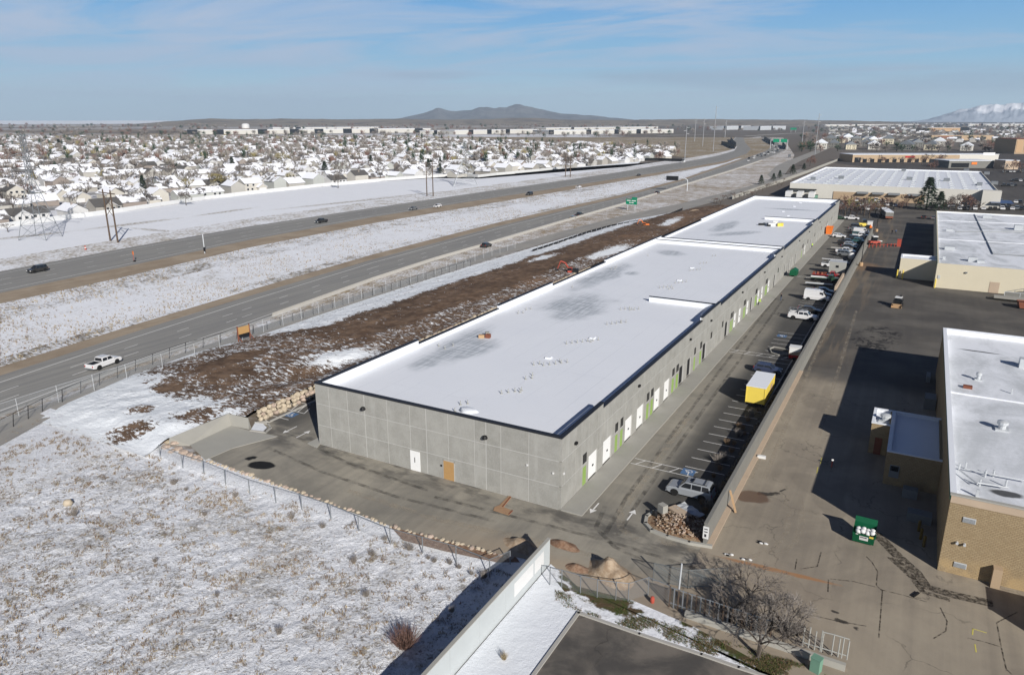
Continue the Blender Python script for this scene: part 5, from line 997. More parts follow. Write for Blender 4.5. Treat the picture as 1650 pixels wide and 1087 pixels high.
make_car('van', 'white high roof cargo van parked among the bays', 'van', 'p_white', (11.2, 113.8, 0), 0, extra=vanroof)
make_car('sedan', 'pale blue sedan parked directly beyond the white cargo van', 'sedan', 'p_blue', (11.6, 118.2, 0), 0)
make_car('sedan', 'dark blue sedan parked next to the pale blue one beyond the van', 'sedan', 'p_navy', (11.7, 122.3, 0), 0)
def flatbed(name, label, paint, loc, rz, deck):
    t = thing(name, label, 'truck', loc, rz); hw = 1.0; mb = MB(); hull(mb, [(-.98, [(.9,.6),(.9,1.3),(1.0,1.95),(2.0,1.95),(2.3,1.35),(3.3,1.25),(3.4,.6)]), (.98, [(.9,.6),(.9,1.3),(1.0,1.95),(2.0,1.95),(2.3,1.35),(3.3,1.25),(3.4,.6)])]); mb.build('cab', MAT[paint], t)
    w_ = MB(); w_.poly([(2.04, -.8, 1.92), (2.3, -.85, 1.42), (2.3, .85, 1.42), (2.04, .8, 1.92)]); w_.v = [(x + .02, y, z + .02) for x, y, z in w_.v]; [w_.box(1.15, 1.95, s * .985 - .004, s * .985 + .004, 1.4, 1.8) for s in (-1, 1)]; w_.build('cab_window', MAT['dark_glass'], t)
    MB().box(-3.4, .8, -1.05, 1.05, .85, 1.0).build('deck', MAT[deck], t); wheels(t, (-2.0, 2.4), 1.0, .42); MB().box(-3.3, 3.2, -.4, .4, .5, .84).build('chassis', MAT['black'], t); return t
t = flatbed('flatbed_truck', 'red flatbed truck parked in front of the grey box trailer', 'p_red', (10.0, 141.5, 0), 0, 'p_red'); mb = MB(); [mb.cbox(-3 + i * .9, .3 * (i % 2) - .2, 1.25, .6, .7, .5, 0, i * .4) for i in range(4)]; mb.build('cargo', MAT['rust'], t)
t = flatbed('flatbed_truck', 'dark green flatbed truck with white pipes in front of the red truck', 'p_green', (10.2, 136.5, 0), 0, 'p_green'); mb = MB(); [mb.tube((-3.3, -.7 + i * .3, 1.1 + .1 * (i % 2)), (1.8, -.6 + i * .25, 1.25), .08, 6) for i in range(5)]; mb.build('pipe_load', MAT['white_paint'], t)
t = thing('pipe_trailer', 'low trailer with long pale pipes parked beside the blue sedan', 'trailer', (10.0, 129.2, 0)); MB().box(-3, 2.6, -.9, .9, .55, .7).build('deck', MAT['black'], t); mb = MB(); [mb.tube((-3.4, -.7 + i * .35, .85), (2.9, -.5 + i * .3, .95), .08, 6) for i in range(4)]; mb.build('pipe_load', MAT['galv'], t); wheels(t, (-.4, .5), .95, .33)
t = thing('box_trailer', 'grey box trailer with small window parked beyond the red truck', 'trailer', (12.0, 148.2, 0)); MB().box(-2.0, 2.0, -1.25, 1.25, .6, 3.5).build('box_body', MAT['pipe_grey'], t); MB().box(-2.1, 2.1, -1.3, 1.3, 3.5, 3.56).build('roof', MAT['galv'], t); MB().box(-.4, .35, -1.29, -1.255, 2.0, 2.6).build('window', MAT['dark_glass'], t); wheels(t, (-.5, .6), 1.25, .36)
make_car('pickup', 'white service pickup carrying a long pale ladder beyond the grey trailer', 'pickup', 'p_white', (9.8, 157.5, 0), 0, extra=lambda t: (MB().box(-2.9, 2.6, -.35, .35, 2.3, 2.4).build('ladder', MAT['white_paint'], t), (lambda m_: ([m_.tube((x, y, 1.1), (x, y, 2.3), .05, 5) for x in (-2.5, -1.1) for y in (-.7, .7)], m_.build('ladder_rack', MAT['steel'], t)))(MB())))
make_car('sedan', 'dark sedan tucked behind the white service pickup with the ladder', 'sedan', 'p_black', (11.0, 163.0, 0), 0)
t = thing('storage_tank', 'small white tank standing by the wall beyond the dark sedan', 'tank', (13.3, 174, 0)); mb = MB(); mb.lathe([(.02, 0), (.8, .2), (1.05, 1.0), (.8, 1.8), (.02, 2.0)], 0, 0, 12); mb.build('shell', MAT['white_paint'], t, True); MB().box(-.6, .6, -.6, .6, 0, .25).build('base', MAT['concrete'], t)
t = thing('flat_trailer', 'empty pale flat trailer in the middle of the far bays', 'trailer', (9.6, 189, 0)); MB().box(-3.6, 3.0, -1.05, 1.05, .7, .85).build('deck', MAT['kerb'], t); wheels(t, (-.5, .5), 1.0, .36); MB().box(3, 4.2, -.1, .1, .6, .75).build('drawbar', MAT['black'], t)
make_car('pickup', 'dark pickup with bright bed gear parked in the far bays', 'pickup', 'p_black', (9.4, 203, 0), 0); make_car('pickup', 'dark green pickup second from the flat trailer in the far bays', 'pickup', 'p_teal', (12.0, 207, 0), 0)
make_car('hatchback', 'white hatchback standing ahead of the other far cars in the drive', 'hatch', 'p_white', (5.6, 217, 0), 0); make_car('pickup', 'white pickup parked behind the dark green one in the far bays', 'pickup', 'p_white', (12.4, 221, 0), 0)
make_car('van', 'white long van parked last before the yellow loader', 'van', 'p_white', (11.9, 229, 0), 0); make_car('sedan', 'dark sedan in the last bays near the yellow loader', 'sedan', 'p_grey', (9.0, 238, 0), 0); make_car('suv', 'dark suv in the last bays behind the dark sedan', 'suv', 'p_black', (9.2, 244, 0), 0)
make_car('pickup', 'white pickup by the bare brush past the far end of the warehouse', 'pickup', 'p_white', (*G(1372, 354), 0), 0); make_car('sedan', 'dark sedan next to the white pickup past the far end of the warehouse', 'sedan', 'p_green', (*G(1352, 353), 0), 0)
t = thing('wheel_loader', 'yellow wheel loader parked at the far end of the bays', 'loader', (*G(1391, 367), 0), .3); MB().box(-1.8, .6, -1, 1, .9, 1.9).build('body', MAT['yellow'], t); MB().box(-.6, .7, -.8, .8, 1.9, 3.2).build('cab', MAT['dark_glass'], t); mb = MB(); mb.add([(1.9,-1.3,.2),(3.2,-1.3,.2),(2.2,-1.3,1.4),(1.9,1.3,.2),(3.2,1.3,.2),(2.2,1.3,1.4)], [(0,1,2),(3,5,4),(0,3,4,1),(0,2,5,3)]); mb.build('bucket', MAT['orange'], t); wheels(t, (-1.2, 1.2), 1.15, .7); mb = MB(); mb.tube((.4, .5, 1.6), (2.2, .5, .9), .12, 5); mb.tube((.4, -.5, 1.6), (2.2, -.5, .9), .12, 5); mb.build('arm', MAT['yellow'], t)
t = thing('portable_toilet', 'white portable cabin beside the yellow loader', 'cabin', (*G(1401, 367), 0)); MB().box(-.9, .9, -.9, .9, 0, 2.5).build('wall', MAT['white_paint'], t); MB().box(-1, 1, -1, 1, 2.5, 2.65).build('roof', MAT['galv'], t)
t = thing('orange_bin', 'orange rubbish hopper against the far warehouse wall', 'bin', (1.4, 224.5, 0)); mb = MB(); mb.add([(-.8,-1.6,.1),(.9,-1.6,.1),(.9,1.6,.1),(-.8,1.6,.1),(-1.0,-1.9,2.6),(1.2,-1.9,2.6),(1.2,1.9,2.6),(-1.0,1.9,2.6)], [(0,3,2,1),(0,1,5,4),(1,2,6,5),(2,3,7,6),(3,0,4,7)]); mb.build('hopper', MAT['orange'], t); mb = MB(); [mb.box(-1.05, 1.25, y - .06, y + .06, 2.5, 2.7) for y in (-1.9, 0, 1.9)]; mb.build('rim_bar', MAT['orange'], t)
for y_, k_, p_, lb in ((178.5, 'suv', 'p_grey', 'grey suv just beyond the white tank by the wall'), (184, 'pickup', 'p_white', 'white pickup right before the pale flat trailer'), (194, 'sedan', 'p_black', 'black sedan right beyond the pale flat trailer'), (199, 'hatch', 'p_silver', 'silver hatchback before the dark pickup in the far bays'), (212, 'suv', 'p_black', 'black suv between the dark green and the white pickup in the far bays'), (225, 'hatch', 'p_teal', 'teal hatchback before the last white van'), (233.5, 'pickup', 'p_grey', 'grey pickup just beyond the last white van'), (249, 'pickup', 'p_white', 'white pickup at the very end of the bays')): make_car({'hatch': 'hatchback'}.get(k_, k_), lb, k_, p_, (11.2 + U(-.5, .5), y_, 0), 0)
# yellow container on wheels
t = thing('container', 'yellow box container with white roof standing across the bays', 'container', (12.05, 43.8, 0)); L, Wd = 9.2, 2.8
MB().box(-1.35, 1.35, -3.6, 3.6, .55, 3.0).build('box_body', MAT['yellow'], t); MB().box(-1.40, 1.40, -3.66, 3.66, 3.003, 3.08).build('roof', MAT['membrane'], t)
mb = MB(); [mb.box(x - .05, x + .05, -3.66, -3.603, .55, 3.0) for x in (-1.3, 1.3)]; [mb.box(1.352, 1.40, y - .05, y + .05, .55, 3.0) for y in (-3.5, 3.5)]; mb.box(1.352, 1.385, -3.4, 3.4, .55, .7); mb.build('corner_post', MAT['yellow'], t)
MB().box(1.352, 1.37, .3, 2.0, 1.25, 2.3).build('sign_panel', MAT['wood_tan'], t); mb = MB(); [mb.tube((s * 1.1 - .12, y, .4), (s * 1.1 + .12, y, .4), .4, 10) for s in (-1, 1) for y in (-2.9, 2.5)]; mb.build('wheels', MAT['tyre'], t); MB().box(-.9, .9, -3.5, 3.5, .3, .55).build('chassis', MAT['black'], t)
# pink upright crate with hose
t = thing('compressor', 'pink and white box machine with a coiled hose in a parking bay', 'machine', (*G(1280, 578), 0), .05); MB().box(-.95, .95, -.8, .8, .3, 2.2).build('housing', MAT['base_pink'], t); MB().box(-.98, .98, -.83, .83, 2.2, 2.32).build('lid', MAT['white_paint'], t); mb = MB(); mb.poly([(-.9, -.81, 1.2), (.9, -.81, 1.7), (.9, -.81, 2.15), (-.9, -.81, 2.15)]); mb.build('stripe', MAT['white_paint'], t); MB().box(-.93, .93, -.82, -.803, .3, .9).build('panel', MAT['red'], t); wheels(t, (0,), 1.05, .3)
mb = MB(); P = [G(*q) for q in ((1270, 572), (1255, 573), (1243, 569), (1240, 563), (1247, 560), (1258, 562), (1271, 565))]; [mb.tube((*a, .14), (*c_, .14), .14, 6) for a, c_ in zip(P, P[1:])]; solo(mb, 'hose', MAT['concrete'], 'pale fat hose curled on the asphalt beside the pink machine', 'hose')
# green machine by the wall
t = thing('green_lift', 'small green generator trolley by the warehouse wall', 'generator', (2.3, 139.5, 0)); MB().box(-.9, .9, -1.5, 1.5, .5, 1.7).build('housing', MAT['dumpster_green'], t); mb = MB(); mb.add([(-.9,-1.5,1.7),(.9,-1.5,1.7),(.9,1.5,1.7),(-.9,1.5,1.7),(0,-1.2,2.3),(0,1.2,2.3)], [(0,1,4),(1,2,5,4),(2,3,5),(3,0,4,5)]); mb.build('hood', MAT['dumpster_green'], t); wheels(t, (-.3,), .9, .3)
# --- vehicles on the freeway
mh = Vector(G(1000, 323)) - Vector(G(600, 430)); DIR = math.atan2(mh.y, mh.x)
def road_dir(A, B, px):
    pts = [Vector(G(*p)) for p in between(A, B, .5)]
    ppx = [between(A, B, .5)[i][0] for i in range(len(A))]
    for i in range(len(A) - 1):
        if ppx[i] <= px <= ppx[i+1]: d = pts[i+1] - pts[i]; return math.atan2(d.y, d.x)
    return DIR
make_car('pickup', 'white pickup driving on the near freeway carriageway', 'pickup', 'p_white', gz(168, 590), road_dir(NEAR_N, NEAR_S, 168))
make_car('hatchback', 'dark hatchback on the near carriageway between the brown board and the green sign', 'hatch', 'p_black', gz(784, 398), road_dir(NEAR_N, NEAR_S, 784))
make_car('sedan', 'black sedan on the near carriageway just under the dark message board', 'sedan', 'p_black', gz(1059, 312), road_dir(NEAR_N, NEAR_S, 1059))
make_car('pickup', 'dark pickup towing an open trailer on the near carriageway', 'pickup', 'p_black', gz(933, 349), road_dir(NEAR_N, NEAR_S, 933))
t = thing('open_trailer', 'low open trailer behind the dark pickup on the near carriageway', 'trailer', gz(924, 352), road_dir(NEAR_N, NEAR_S, 924)); MB().box(-2.2, 2.2, -.9, .9, .5, .62).build('deck', MAT['wood_tan'], t); MB().box(-2.0, 1.0, -.7, .7, .62, 1.2).build('cargo', MAT['p_grey'], t); wheels(t, (0,), 1.0, .33); MB().box(2.2, 3.4, -.06, .06, .5, .6).build('drawbar', MAT['black'], t)
FD = lambda px: road_dir(FAR_N, FAR_S, px) + math.pi
make_car('suv', 'dark grey suv driving left on the far carriageway at the left of the view', 'suv', 'p_black', gz(61, 438), FD(61)); make_car('pickup', 'black pickup on the far carriageway right of the brown board', 'pickup', 'p_black', gz(518, 359), FD(518))
make_car('sedan', 'dark sedan next to the white car on the far carriageway', 'sedan', 'p_grey', gz(666, 338), FD(666)); make_car('hatchback', 'white car following the dark sedan on the far carriageway', 'hatch', 'p_white', gz(705, 334), FD(705))
make_car('suv', 'black boxy suv on the far carriageway above the brown soil bank', 'suv', 'p_black', gz(853, 314.5), FD(853)); make_car('sedan', 'white sedan on the far carriageway beyond the black boxy suv', 'sedan', 'p_white', gz(932, 303), FD(932)); make_car('sedan', 'dark sedan on the far carriageway left of the message board', 'sedan', 'p_black', gz(1029, 283.5), FD(1029)); make_car('van', 'white van on the far carriageway at the foot of the tall steel pole', 'van', 'p_white', gz(1101, 262.5), FD(1101))
t = thing('truck', 'white truck coming down the ramp beside the queue', 'truck', gz(1272, 254), 1.6); MB().box(-3, 1.4, -1.2, 1.2, .8, 3.6).build('box_body', MAT['p_grey'], t); MB().box(1.5, 3.2, -1.1, 1.1, .7, 2.6).build('cab', MAT['white_paint'], t); wheels(t, (-2, 2.2), 1.2, .45)
# queue of traffic far up the near carriageway
ORD = ['first', 'second', 'third', 'fourth', 'fifth', 'sixth', 'seventh', 'eighth', 'ninth', 'tenth', 'eleventh', 'twelfth', 'thirteenth', 'fourteenth', 'fifteenth', 'sixteenth', 'seventeenth', 'eighteenth', 'nineteenth', 'twentieth']; ORD += ['twenty ' + o_ for o_ in ORD[:9]]
qk = [('sedan', 'p_white'), ('hatch', 'p_black'), ('suv', 'p_grey'), ('sedan', 'p_black'), ('pickup', 'p_white'), ('suv', 'p_black')]; protos = {}
qpts = [(1206, 260), (1207, 256), (1215, 256), (1216, 253), (1221, 251.5), (1227, 253), (1226, 250), (1233, 251), (1231, 248.2), (1238, 249), (1238, 246.4), (1243, 246.5), (1247, 246.8), (1244, 244.2), (1250, 244.8), (1253, 244.8), (1253, 242.5), (1249, 241.2), (1254, 240), (1250, 238), (1247, 236.5), (1244, 234), (1240, 232.6), (1238, 230.8), (1232, 229), (1230, 227), (1228, 225)]
for i, q in enumerate(qpts):
    kd = qk[(i * 5 + i // 3) % 6]; d = road_dir(NEAR_N, NEAR_S, q[0]) if q[0] < 1243 and i < 16 else U(1.2, 1.9); lb = '%s %s, %s from the near end of the far traffic queue' % ({'p_white': 'white', 'p_black': 'black', 'p_grey': 'grey'}[kd[1]], {'hatch': 'hatchback', 'suv': 'sport utility'}.get(kd[0], kd[0]), ORD[i])
    if kd not in protos: protos[kd] = make_car('queued_car', lb, kd[0], kd[1], gz(*q), d, 'car', 'cars queuing far up the freeway', None, False)
    else: dup(protos[kd], gz(*q), d, lb)
# cars parked around the store
k = 0; rows_ = []
RWN = ['row beside the bare brush', 'row under the tan facade', 'row before the bare brush', 'middle row at right', 'back row at right', 'front row at right', 'street right of the store', 'corner right of the store', 'lot left of the shops', 'row before the shops', 'lot at the right edge']
for ri, (px0, px1, py, st) in enumerate(((1352, 1440, 332, 5), (1362, 1445, 325, 6), (1370, 1412, 338.5, 8), (1490, 1650, 333, 6.5), (1500, 1650, 327.5, 7), (1520, 1650, 338, 7.5), (1612, 1650, 300, 5), (1618, 1650, 292, 5.5), (1370, 1400, 254.6, 4), (1395, 1470, 256.5, 9), (1610, 1650, 278, 5))):
    px = px0; rc_ = 0
    while px < px1:
        kd = qk[(k * 7 + k // 4) % 6]; k += 1; px += st * U(.85, 1.5)
        if U(0, 1) < .2: continue
        q = gz(px, py + U(-.5, .5)); rc_ += 1; lb = '%s %s, %s from the left in the %s' % ({'p_white': 'white', 'p_black': 'black', 'p_grey': 'grey'}[kd[1]], {'hatch': 'hatchback', 'suv': 'sport utility'}.get(kd[0], kd[0]), ORD[rc_ - 1], RWN[ri])
        if ('s',) + kd not in protos: protos[('s',) + kd] = make_car('store_car', lb, kd[0], kd[1], q, math.pi / 2 + .2 * U(-.2, .2), 'car', 'cars parked around the big store', None, False)
        else: dup(protos[('s',) + kd], q, math.pi / 2 * (1 if U(0, 1) < .5 else -1) + U(-.06, .06), lb)
# ================================================================== WALLS, FENCES, SIGNS, POLES
WX, WH_, WT = 15.06, 2.45, .30
t = thing('boundary_wall', 'long grey concrete boundary wall between the parking bays and the tan yard', 'wall', (WX, 0.7, 0))
yy = .7
while yy < 232:
    L = 6.0; MB().box(WX, WX + WT, yy + .015, min(yy + L, 232) - .015, 0, WH_).build('panel', MAT['wall_grey'], t, False, True); yy += L
MB().box(WX - .03, WX + WT + .03, .65, 232.05, WH_ + .003, WH_ + .10).build('coping', MAT['wall_grey'], t, False, True)
MB().box(WX + WT + .005, WX + WT + .6, .7, 60, 0, .12).build('footing', MAT['base_pink'], t, False, True); MB().box(WX + WT + .005, WX + WT + .5, 60.02, 232, 0, .08).build('footing', MAT['concrete'], t, False, True)
# raised tan wall piece half way
t = thing('tan_wall_piece', 'higher tan piece of wall standing on the boundary line beside the red truck', 'wall', (WX - .6, 120, 0)); MB().box(WX - .55, WX - .1, 116, 133, 0, 3.3).build('panel', MAT['base_pink'], t, False, True)
t = thing('wall_sign', 'white notice board on the near end of the boundary wall', 'sign', (WX + .15, .6, 0)); MB().box(WX - .05, WX + .5, .58, .64, .9, 2.2).build('board', MAT['white_paint'], t, False, True); mb = MB(); [mb.box(WX + .05, WX + .4, .565, .578, z, z + .1) for z in (1.9, 1.6)]; mb.box(WX + .1, WX + .3, .565, .578, 1.1, 1.4); mb.build('print', MAT['dark_cloth'], t, False, True)
t = thing('plank', 'brown timber plank leaning on the yard side of the boundary wall', 'plank', (*G(1172, 818), 0)); x, y = G(1173, 820); mb = MB(); mb.tube((x + .9, y - .4, .04), (15.5, y + .7, 1.9), .13, 4); mb.build('board', MAT['wood_tan'], t, False, True)
# rubble in the entrance island
for q, m_, lb, sz in (((1067, 832), 'concrete', 'pale concrete block standing in the entrance island', (.8, .7, .9)), ((1094, 832), 'base_pink', 'pinkish slab lying on the rubble of the entrance island', (2.3, 1.1, .18))):
    x, y = G(*q); mb = MB(); mb.cbox(x, y, .55 + sz[2] / 2, sz[0], sz[1], sz[2], 0, -.5); mb.cbox(x + .1, y + .2, .5, sz[0] * .6, sz[1] * .6, .3, 0, .4); solo(mb, 'rubble_block', MAT[m_], lb, 'rubble')
t = thing('tarpaulin', 'shiny grey tarpaulin sheet draped over the back of the island mound', 'tarpaulin', (*G(1113, 836), 0)); mb = MB(); N_ = 9; a = Vector(G(1085, 826)); c_ = Vector(G(1122, 842)); d = Vector(G(1135, 836)) - c_
for j in range(4):
    for i in range(N_): p = a.lerp(c_, i / (N_ - 1)) + d * (j / 3) + Vector((0, 1.1)) * (j / 3) * (1 - i / N_); mb.v.append((p.x, p.y, .75 + .25 * mnoise.noise((i * .7, j * 1.1, 2)) - .35 * j / 3))
mb.f = [(j*N_+i, j*N_+i+1, (j+1)*N_+i+1, (j+1)*N_+i) for j in range(3) for i in range(N_ - 1)]; mb.m = [0] * len(mb.f); mb.build('sheet', MAT['galv'], t, False, True)
ip = G(1055, 833)
t = thing('black_cap', 'small black drum at the corner of the entrance island kerb', 'drum', (*ip, .3)); MB().lathe([(.28, 0), (.3, .35), (.1, .5)], 0, 0, 10).build('drum', MAT['black'], t)
rub = MB(); rr = random.Random(3)
for i in range(420):
    x = rr.uniform(9.6, 14.6); y = rr.uniform(.6, 6.0)
    if (x - 12.4) ** 2 / 7.5 + (y - 3) ** 2 / 6.5 > 1: continue
    s = rr.uniform(.03, .115); rub.cbox(x, y, .42 + .5 * (1 - ((x - 12.4) ** 2 / 7.5 + (y - 3) ** 2 / 6.5)), s * 2, s, s, rr.randrange(3), rr.uniform(0, 3))
tag(rub.build('rubble', [MAT['rubble_soil'], MAT['base_pink'], MAT['rock_pink']]), kind='stuff')
# white wall at the bottom
t = thing('white_wall', 'white plastered wall with bright patches ending in the snowy corner lot', 'wall', (3.2, -9.3, 0))
yy = -9.3
while yy > -45: MB().box(3.05, 3.3, max(yy - 4.2, -45) + .012, yy - .012, -.3, 2.65).build('panel', MAT['wall_white'], t, False, True); yy -= 4.2
MB().box(3.02, 3.33, -45, -9.25, 2.653, 2.72).build('coping', MAT['concrete_pale'], t, False, True)
for a, c_ in ((-12.4, -10.6), (-16.2, -12.7)): MB().box(3.302, 3.318, a, c_, .75, 2.1).build('paint_patch', MAT['white_paint'], t, False, True)
mk('pipe_dark', (.12, .13, .13), .6, .1)
# --- chain link fences
b = NB('chain_link'); tr = b.new('ShaderNodeBsdfTransparent'); mx = b.new('ShaderNodeMixShader'); mx.inputs[0].default_value = 0.13; b.t.links.new(tr.outputs[0], mx.inputs[1]); b.t.links.new(b.b.outputs[0], mx.inputs[2]); b.t.links.new(mx.outputs[0], b.out.inputs[0]); MAT['chain_link'] = b.done((.40, .42, .43), .5, .4)
b = NB('chain_link_dense'); tr = b.new('ShaderNodeBsdfTransparent'); mx = b.new('ShaderNodeMixShader'); mx.inputs[0].default_value = 0.25; b.t.links.new(tr.outputs[0], mx.inputs[1]); b.t.links.new(b.b.outputs[0], mx.inputs[2]); b.t.links.new(mx.outputs[0], b.out.inputs[0]); MAT['chain_link_dense'] = b.done((.22, .24, .24), .5, .4)
def chain(label, pts, h=1.8, r=.04, post='steel', mesh='chain_link', step=None, name='chain_link_fence', rail=True, z0=0., lean=0.):
    pts = [Vector(p) for p in pts]; t = thing(name, label, 'fence', (pts[0].x, pts[0].y, z0)); P = []
    if step:
        for a, c_ in zip(pts, pts[1:]):
            n = max(1, round((c_ - a).length / step)); P += [a.lerp(c_, i / n) for i in range(n)]
        P.append(pts[-1])
    else: P = pts
    for p in P: MB().tube((p.x, p.y, z0 - .2), (p.x + lean, p.y + lean * 1.4, z0 + h + .05), r, 6).build('post', MAT[post], t, False, True)
    if rail:
        mb = MB(); [mb.tube((a.x + lean, a.y + lean * 1.4, z0 + h), (c_.x + lean, c_.y + lean * 1.4, z0 + h), r * .7, 5) for a, c_ in zip(P, P[1:])]; mb.build('top_rail', MAT[post], t, False, True)
    if mesh: mb = MB(); [mb.poly([(a.x, a.y, z0 + .05), (c_.x, c_.y, z0 + .05), (c_.x + lean, c_.y + lean * 1.4, z0 + h), (a.x + lean, a.y + lean * 1.4, z0 + h)]) for a, c_ in zip(P, P[1:])]; mb.build('wire_mesh', MAT[mesh], t, False, True)
    return t
chain('grey chain link fence along the edge of the rough snowy field', [G(x, y) for x, y in ((258, 733), (294, 749), (328, 759), (363, 774), (402, 790), (444, 803), (486, 815), (533, 831), (578, 850), (629, 871), (681, 885), (735, 900), (789, 922), (822, 908))], 1.75, .055, 'steel', 'chain_link', None, z0=-.35)
chain('chain link fence of leaning dark posts along the frontage road', [(interp(FENCE, y) , y) for y in (-34, -25, -18.5, -11, -4, 3, 10, 17, 24, 31)] , 1.9, .05, 'black', 'chain_link', 3.1, lean=.18)
chain('chain link fence with dark posts along the middle of the frontage road', [(interp(FENCE, y) - .1, y) for y in (31.5, 42, 54, 68, 82, 96, 110)], 1.7, .05, 'black', 'chain_link', 3.4)
SILT = [G(x, y) for x, y in ((858, 407), (900, 393), (945, 377), (985, 366), (1025, 359), (1060, 354), (1080, 347), (1100, 338.5))]
t = thing('silt_fence', 'low black silt fence curving along the frontage road past the soil bank', 'fence', (*SILT[0], 0))
for a, c_ in zip(SILT, SILT[1:]):
    a, c_ = Vector(a), Vector(c_); n = max(1, round((c_ - a).length / 4.2))
    for i in range(n):
        p, q = a.lerp(c_, i / n), a.lerp(c_, (i + .86) / n); mb = MB(); mb.cbox((p.x+q.x)/2, (p.y+q.y)/2, .5, (q-p).length, .06, 1.0, 0, math.atan2((q-p).y, (q-p).x)); mb.build('panel', MAT['black'], t, False, True)
        MB().tube((q.x, q.y, 0), (q.x, q.y, 1.5), .05, 5).build('post', MAT['wood_pole'], t, False, True)
chain('thin tall chain link fence on steel posts beside the freeway gutter', [G(x, y) for x, y in ((-40, 694), (95, 648), (205, 612), (315, 577), (425, 535), (540, 497), (640, 462), (720, 436), (830, 400))], 2.6, .035, 'galv', 'chain_link', 5.2)
chain('rusty sagging chain link fence between the white wall and the picket fence', [G(x, y) for x, y in ((886, 942), (905, 946), (935, 955), (962, 962), (992, 966), (1012, 968), (1044, 958), (1077, 972))], 1.8, .05, 'steel', 'chain_link', None)
for pts, lb in (([(1052, 936), (1108, 948)], 'open chain link gate panel swung out towards the entrance'), ([(1108, 948), (1170, 944)], 'second chain link gate panel beyond the steel posts')):
    P = [Vector(G(*p)) for p in pts]; t = thing('chain_link_gate', lb, 'gate', (P[0].x, P[0].y, 0)); a, c_ = P; h = 1.9
    mb = MB(); [mb.tube((*p, z0), (*q, z1), .035, 5) for p, q, z0, z1 in ((a, c_, h, h), (a, c_, .15, .15), (a, a, 0, h), (c_, c_, 0, h), (a, c_, h, .15))]; mb.build('frame', MAT['pipe_dark'], t, False, True); MB().poly([(*a, .15), (*c_, .15), (*c_, h), (*a, h)]).build('wire_mesh', MAT['chain_link_dense'], t, False, True)
x, y = G(1093, 958); mb = MB(); mb.tube((x, y, 0), (x + .1, y, 3.2), .08, 7); solo(mb, 'gate_post', MAT['galv'], 'tall pale steel gate post at the start of the picket fence', 'post')
# picket fence and low wall
A_, B_ = Vector(G(1078, 977)), Vector(G(1240, 1034)); t = thing('picket_fence', 'old steel picket fence on a low footing in front of the bare trees', 'fence', (A_.x, A_.y, 0)); L = (B_ - A_).length; n = 22
for i in range(n + 1): p = A_.lerp(B_, i / n); MB().cbox(p.x, p.y, 1.0, .11, .07, 2.0 + .1 * (i % 3 == 0)).build('picket', MAT['steel' if i % 2 else 'wood_pole'], t, False, True)
mb = MB(); [mb.tube((*A_, z), (*B_, z), .045, 5) for z in (1.95, .45)]; mb.build('rail', MAT['steel'], t, False, True)
C_ = Vector(G(1362, 1076)); lw_ = thing('low_wall', 'low pale concrete wall below the picket fence and pipe stand', 'wall', (A_.x, A_.y, 0)); D0 = Vector(G(1105, 990)); mb = MB(); d = (C_ - D0); mb.cbox((D0.x + C_.x)/2, (D0.y + C_.y)/2 - .25, .28, d.length, .35, .56, 0, math.atan2(d.y, d.x)); mb.build('wall', MAT['concrete_pale'], lw_, False, True)
t = thing('pipe_stand', 'open frame of grey steel pipes standing on the low wall at the lower right', 'frame', (*G(1290, 1048), 0)); P0, P1 = Vector(G(1292, 1047)), Vector(G(1363, 1069))
for i, f in enumerate((0, .13, .27, .40, .43, .66, .8, .88, 1.0)): p = P0.lerp(P1, f); MB().tube((p.x, p.y, .4), (p.x, p.y, 2.1 + .2 * (i % 2)), .055, 6).build('pipe', MAT['pipe_grey'], t, False, True)
mb = MB(); mb.tube((*P0.lerp(P1, .6), 2.25), (*P1, 2.25), .05, 6); mb.tube((*P0, .75), (*P1, .75), .05, 6); mb.tube((*P0.lerp(P1, .42), 2.2), (*P0.lerp(P1, .6), 2.25), .05, 6); mb.build('rail', MAT['pipe_grey'], t, False, True)
x, y = G(1314, 1080); t = thing('transformer_box', 'pale green utility box on the grass below the low wall', 'utility box', (x, y, 0), -.3); MB().box(-.35, .35, -.3, .3, 0, 1.15).build('cabinet', MAT['transformer'], t); MB().box(-.38, .38, -.33, .33, 1.15, 1.22).build('lid', MAT['transformer'], t)
x, y = G(1051, 970); t = thing('red_barrel', 'small red cap standing by the rusty fence', 'barrel', (x, y, 0)); MB().lathe([(.16, 0), (.2, .3), (.16, .55), (.05, .62)], 0, 0, 9).build('drum', MAT['red_arm'], t)
# --- dumpster
x, y = G(1390, 876); t = thing('dumpster', 'open dark green dumpster full of white rubbish bags in the tan yard', 'dumpster', (x, y + .6, 0), -.02)
mb = MB(); mb.add([(-.95,-.65,.15),(.95,-.65,.15),(.95,.65,.15),(-.95,.65,.15),(-1.0,-.95,1.25),(1.0,-.95,1.25),(1.0,.75,1.6),(-1.0,.75,1.6)], [(0,3,2,1),(0,1,5,4),(1,2,6,5),(2,3,7,6),(3,0,4,7)]); mb.build('container', MAT['dumpster_green'], t)
mb = MB(); mb.add([(-1.0,.76,1.58),(1.0,.76,1.58),(1.0,.95,2.1),(-1.0,.95,2.1),(-1.0,.82,1.58),(1.0,.82,1.58),(1.0,1.01,2.1),(-1.0,1.01,2.1)], [(0,1,2,3),(4,7,6,5),(3,2,6,7),(0,4,5,1),(0,3,7,4),(1,5,6,2)]); mb.build('lid', MAT['dumpster_green'], t)
def fpl(u, v, z0=.15, z1=1.25, off=.012):  # front face point
    k = (v - z0) / (z1 - z0); return (u, -.65 - .30 * k - off, v)
lb = MB().poly([fpl(-.36, .5), fpl(.42, .5), fpl(.42, 1.0), fpl(-.36, 1.0)]).build('label', MAT['white_paint'], t)
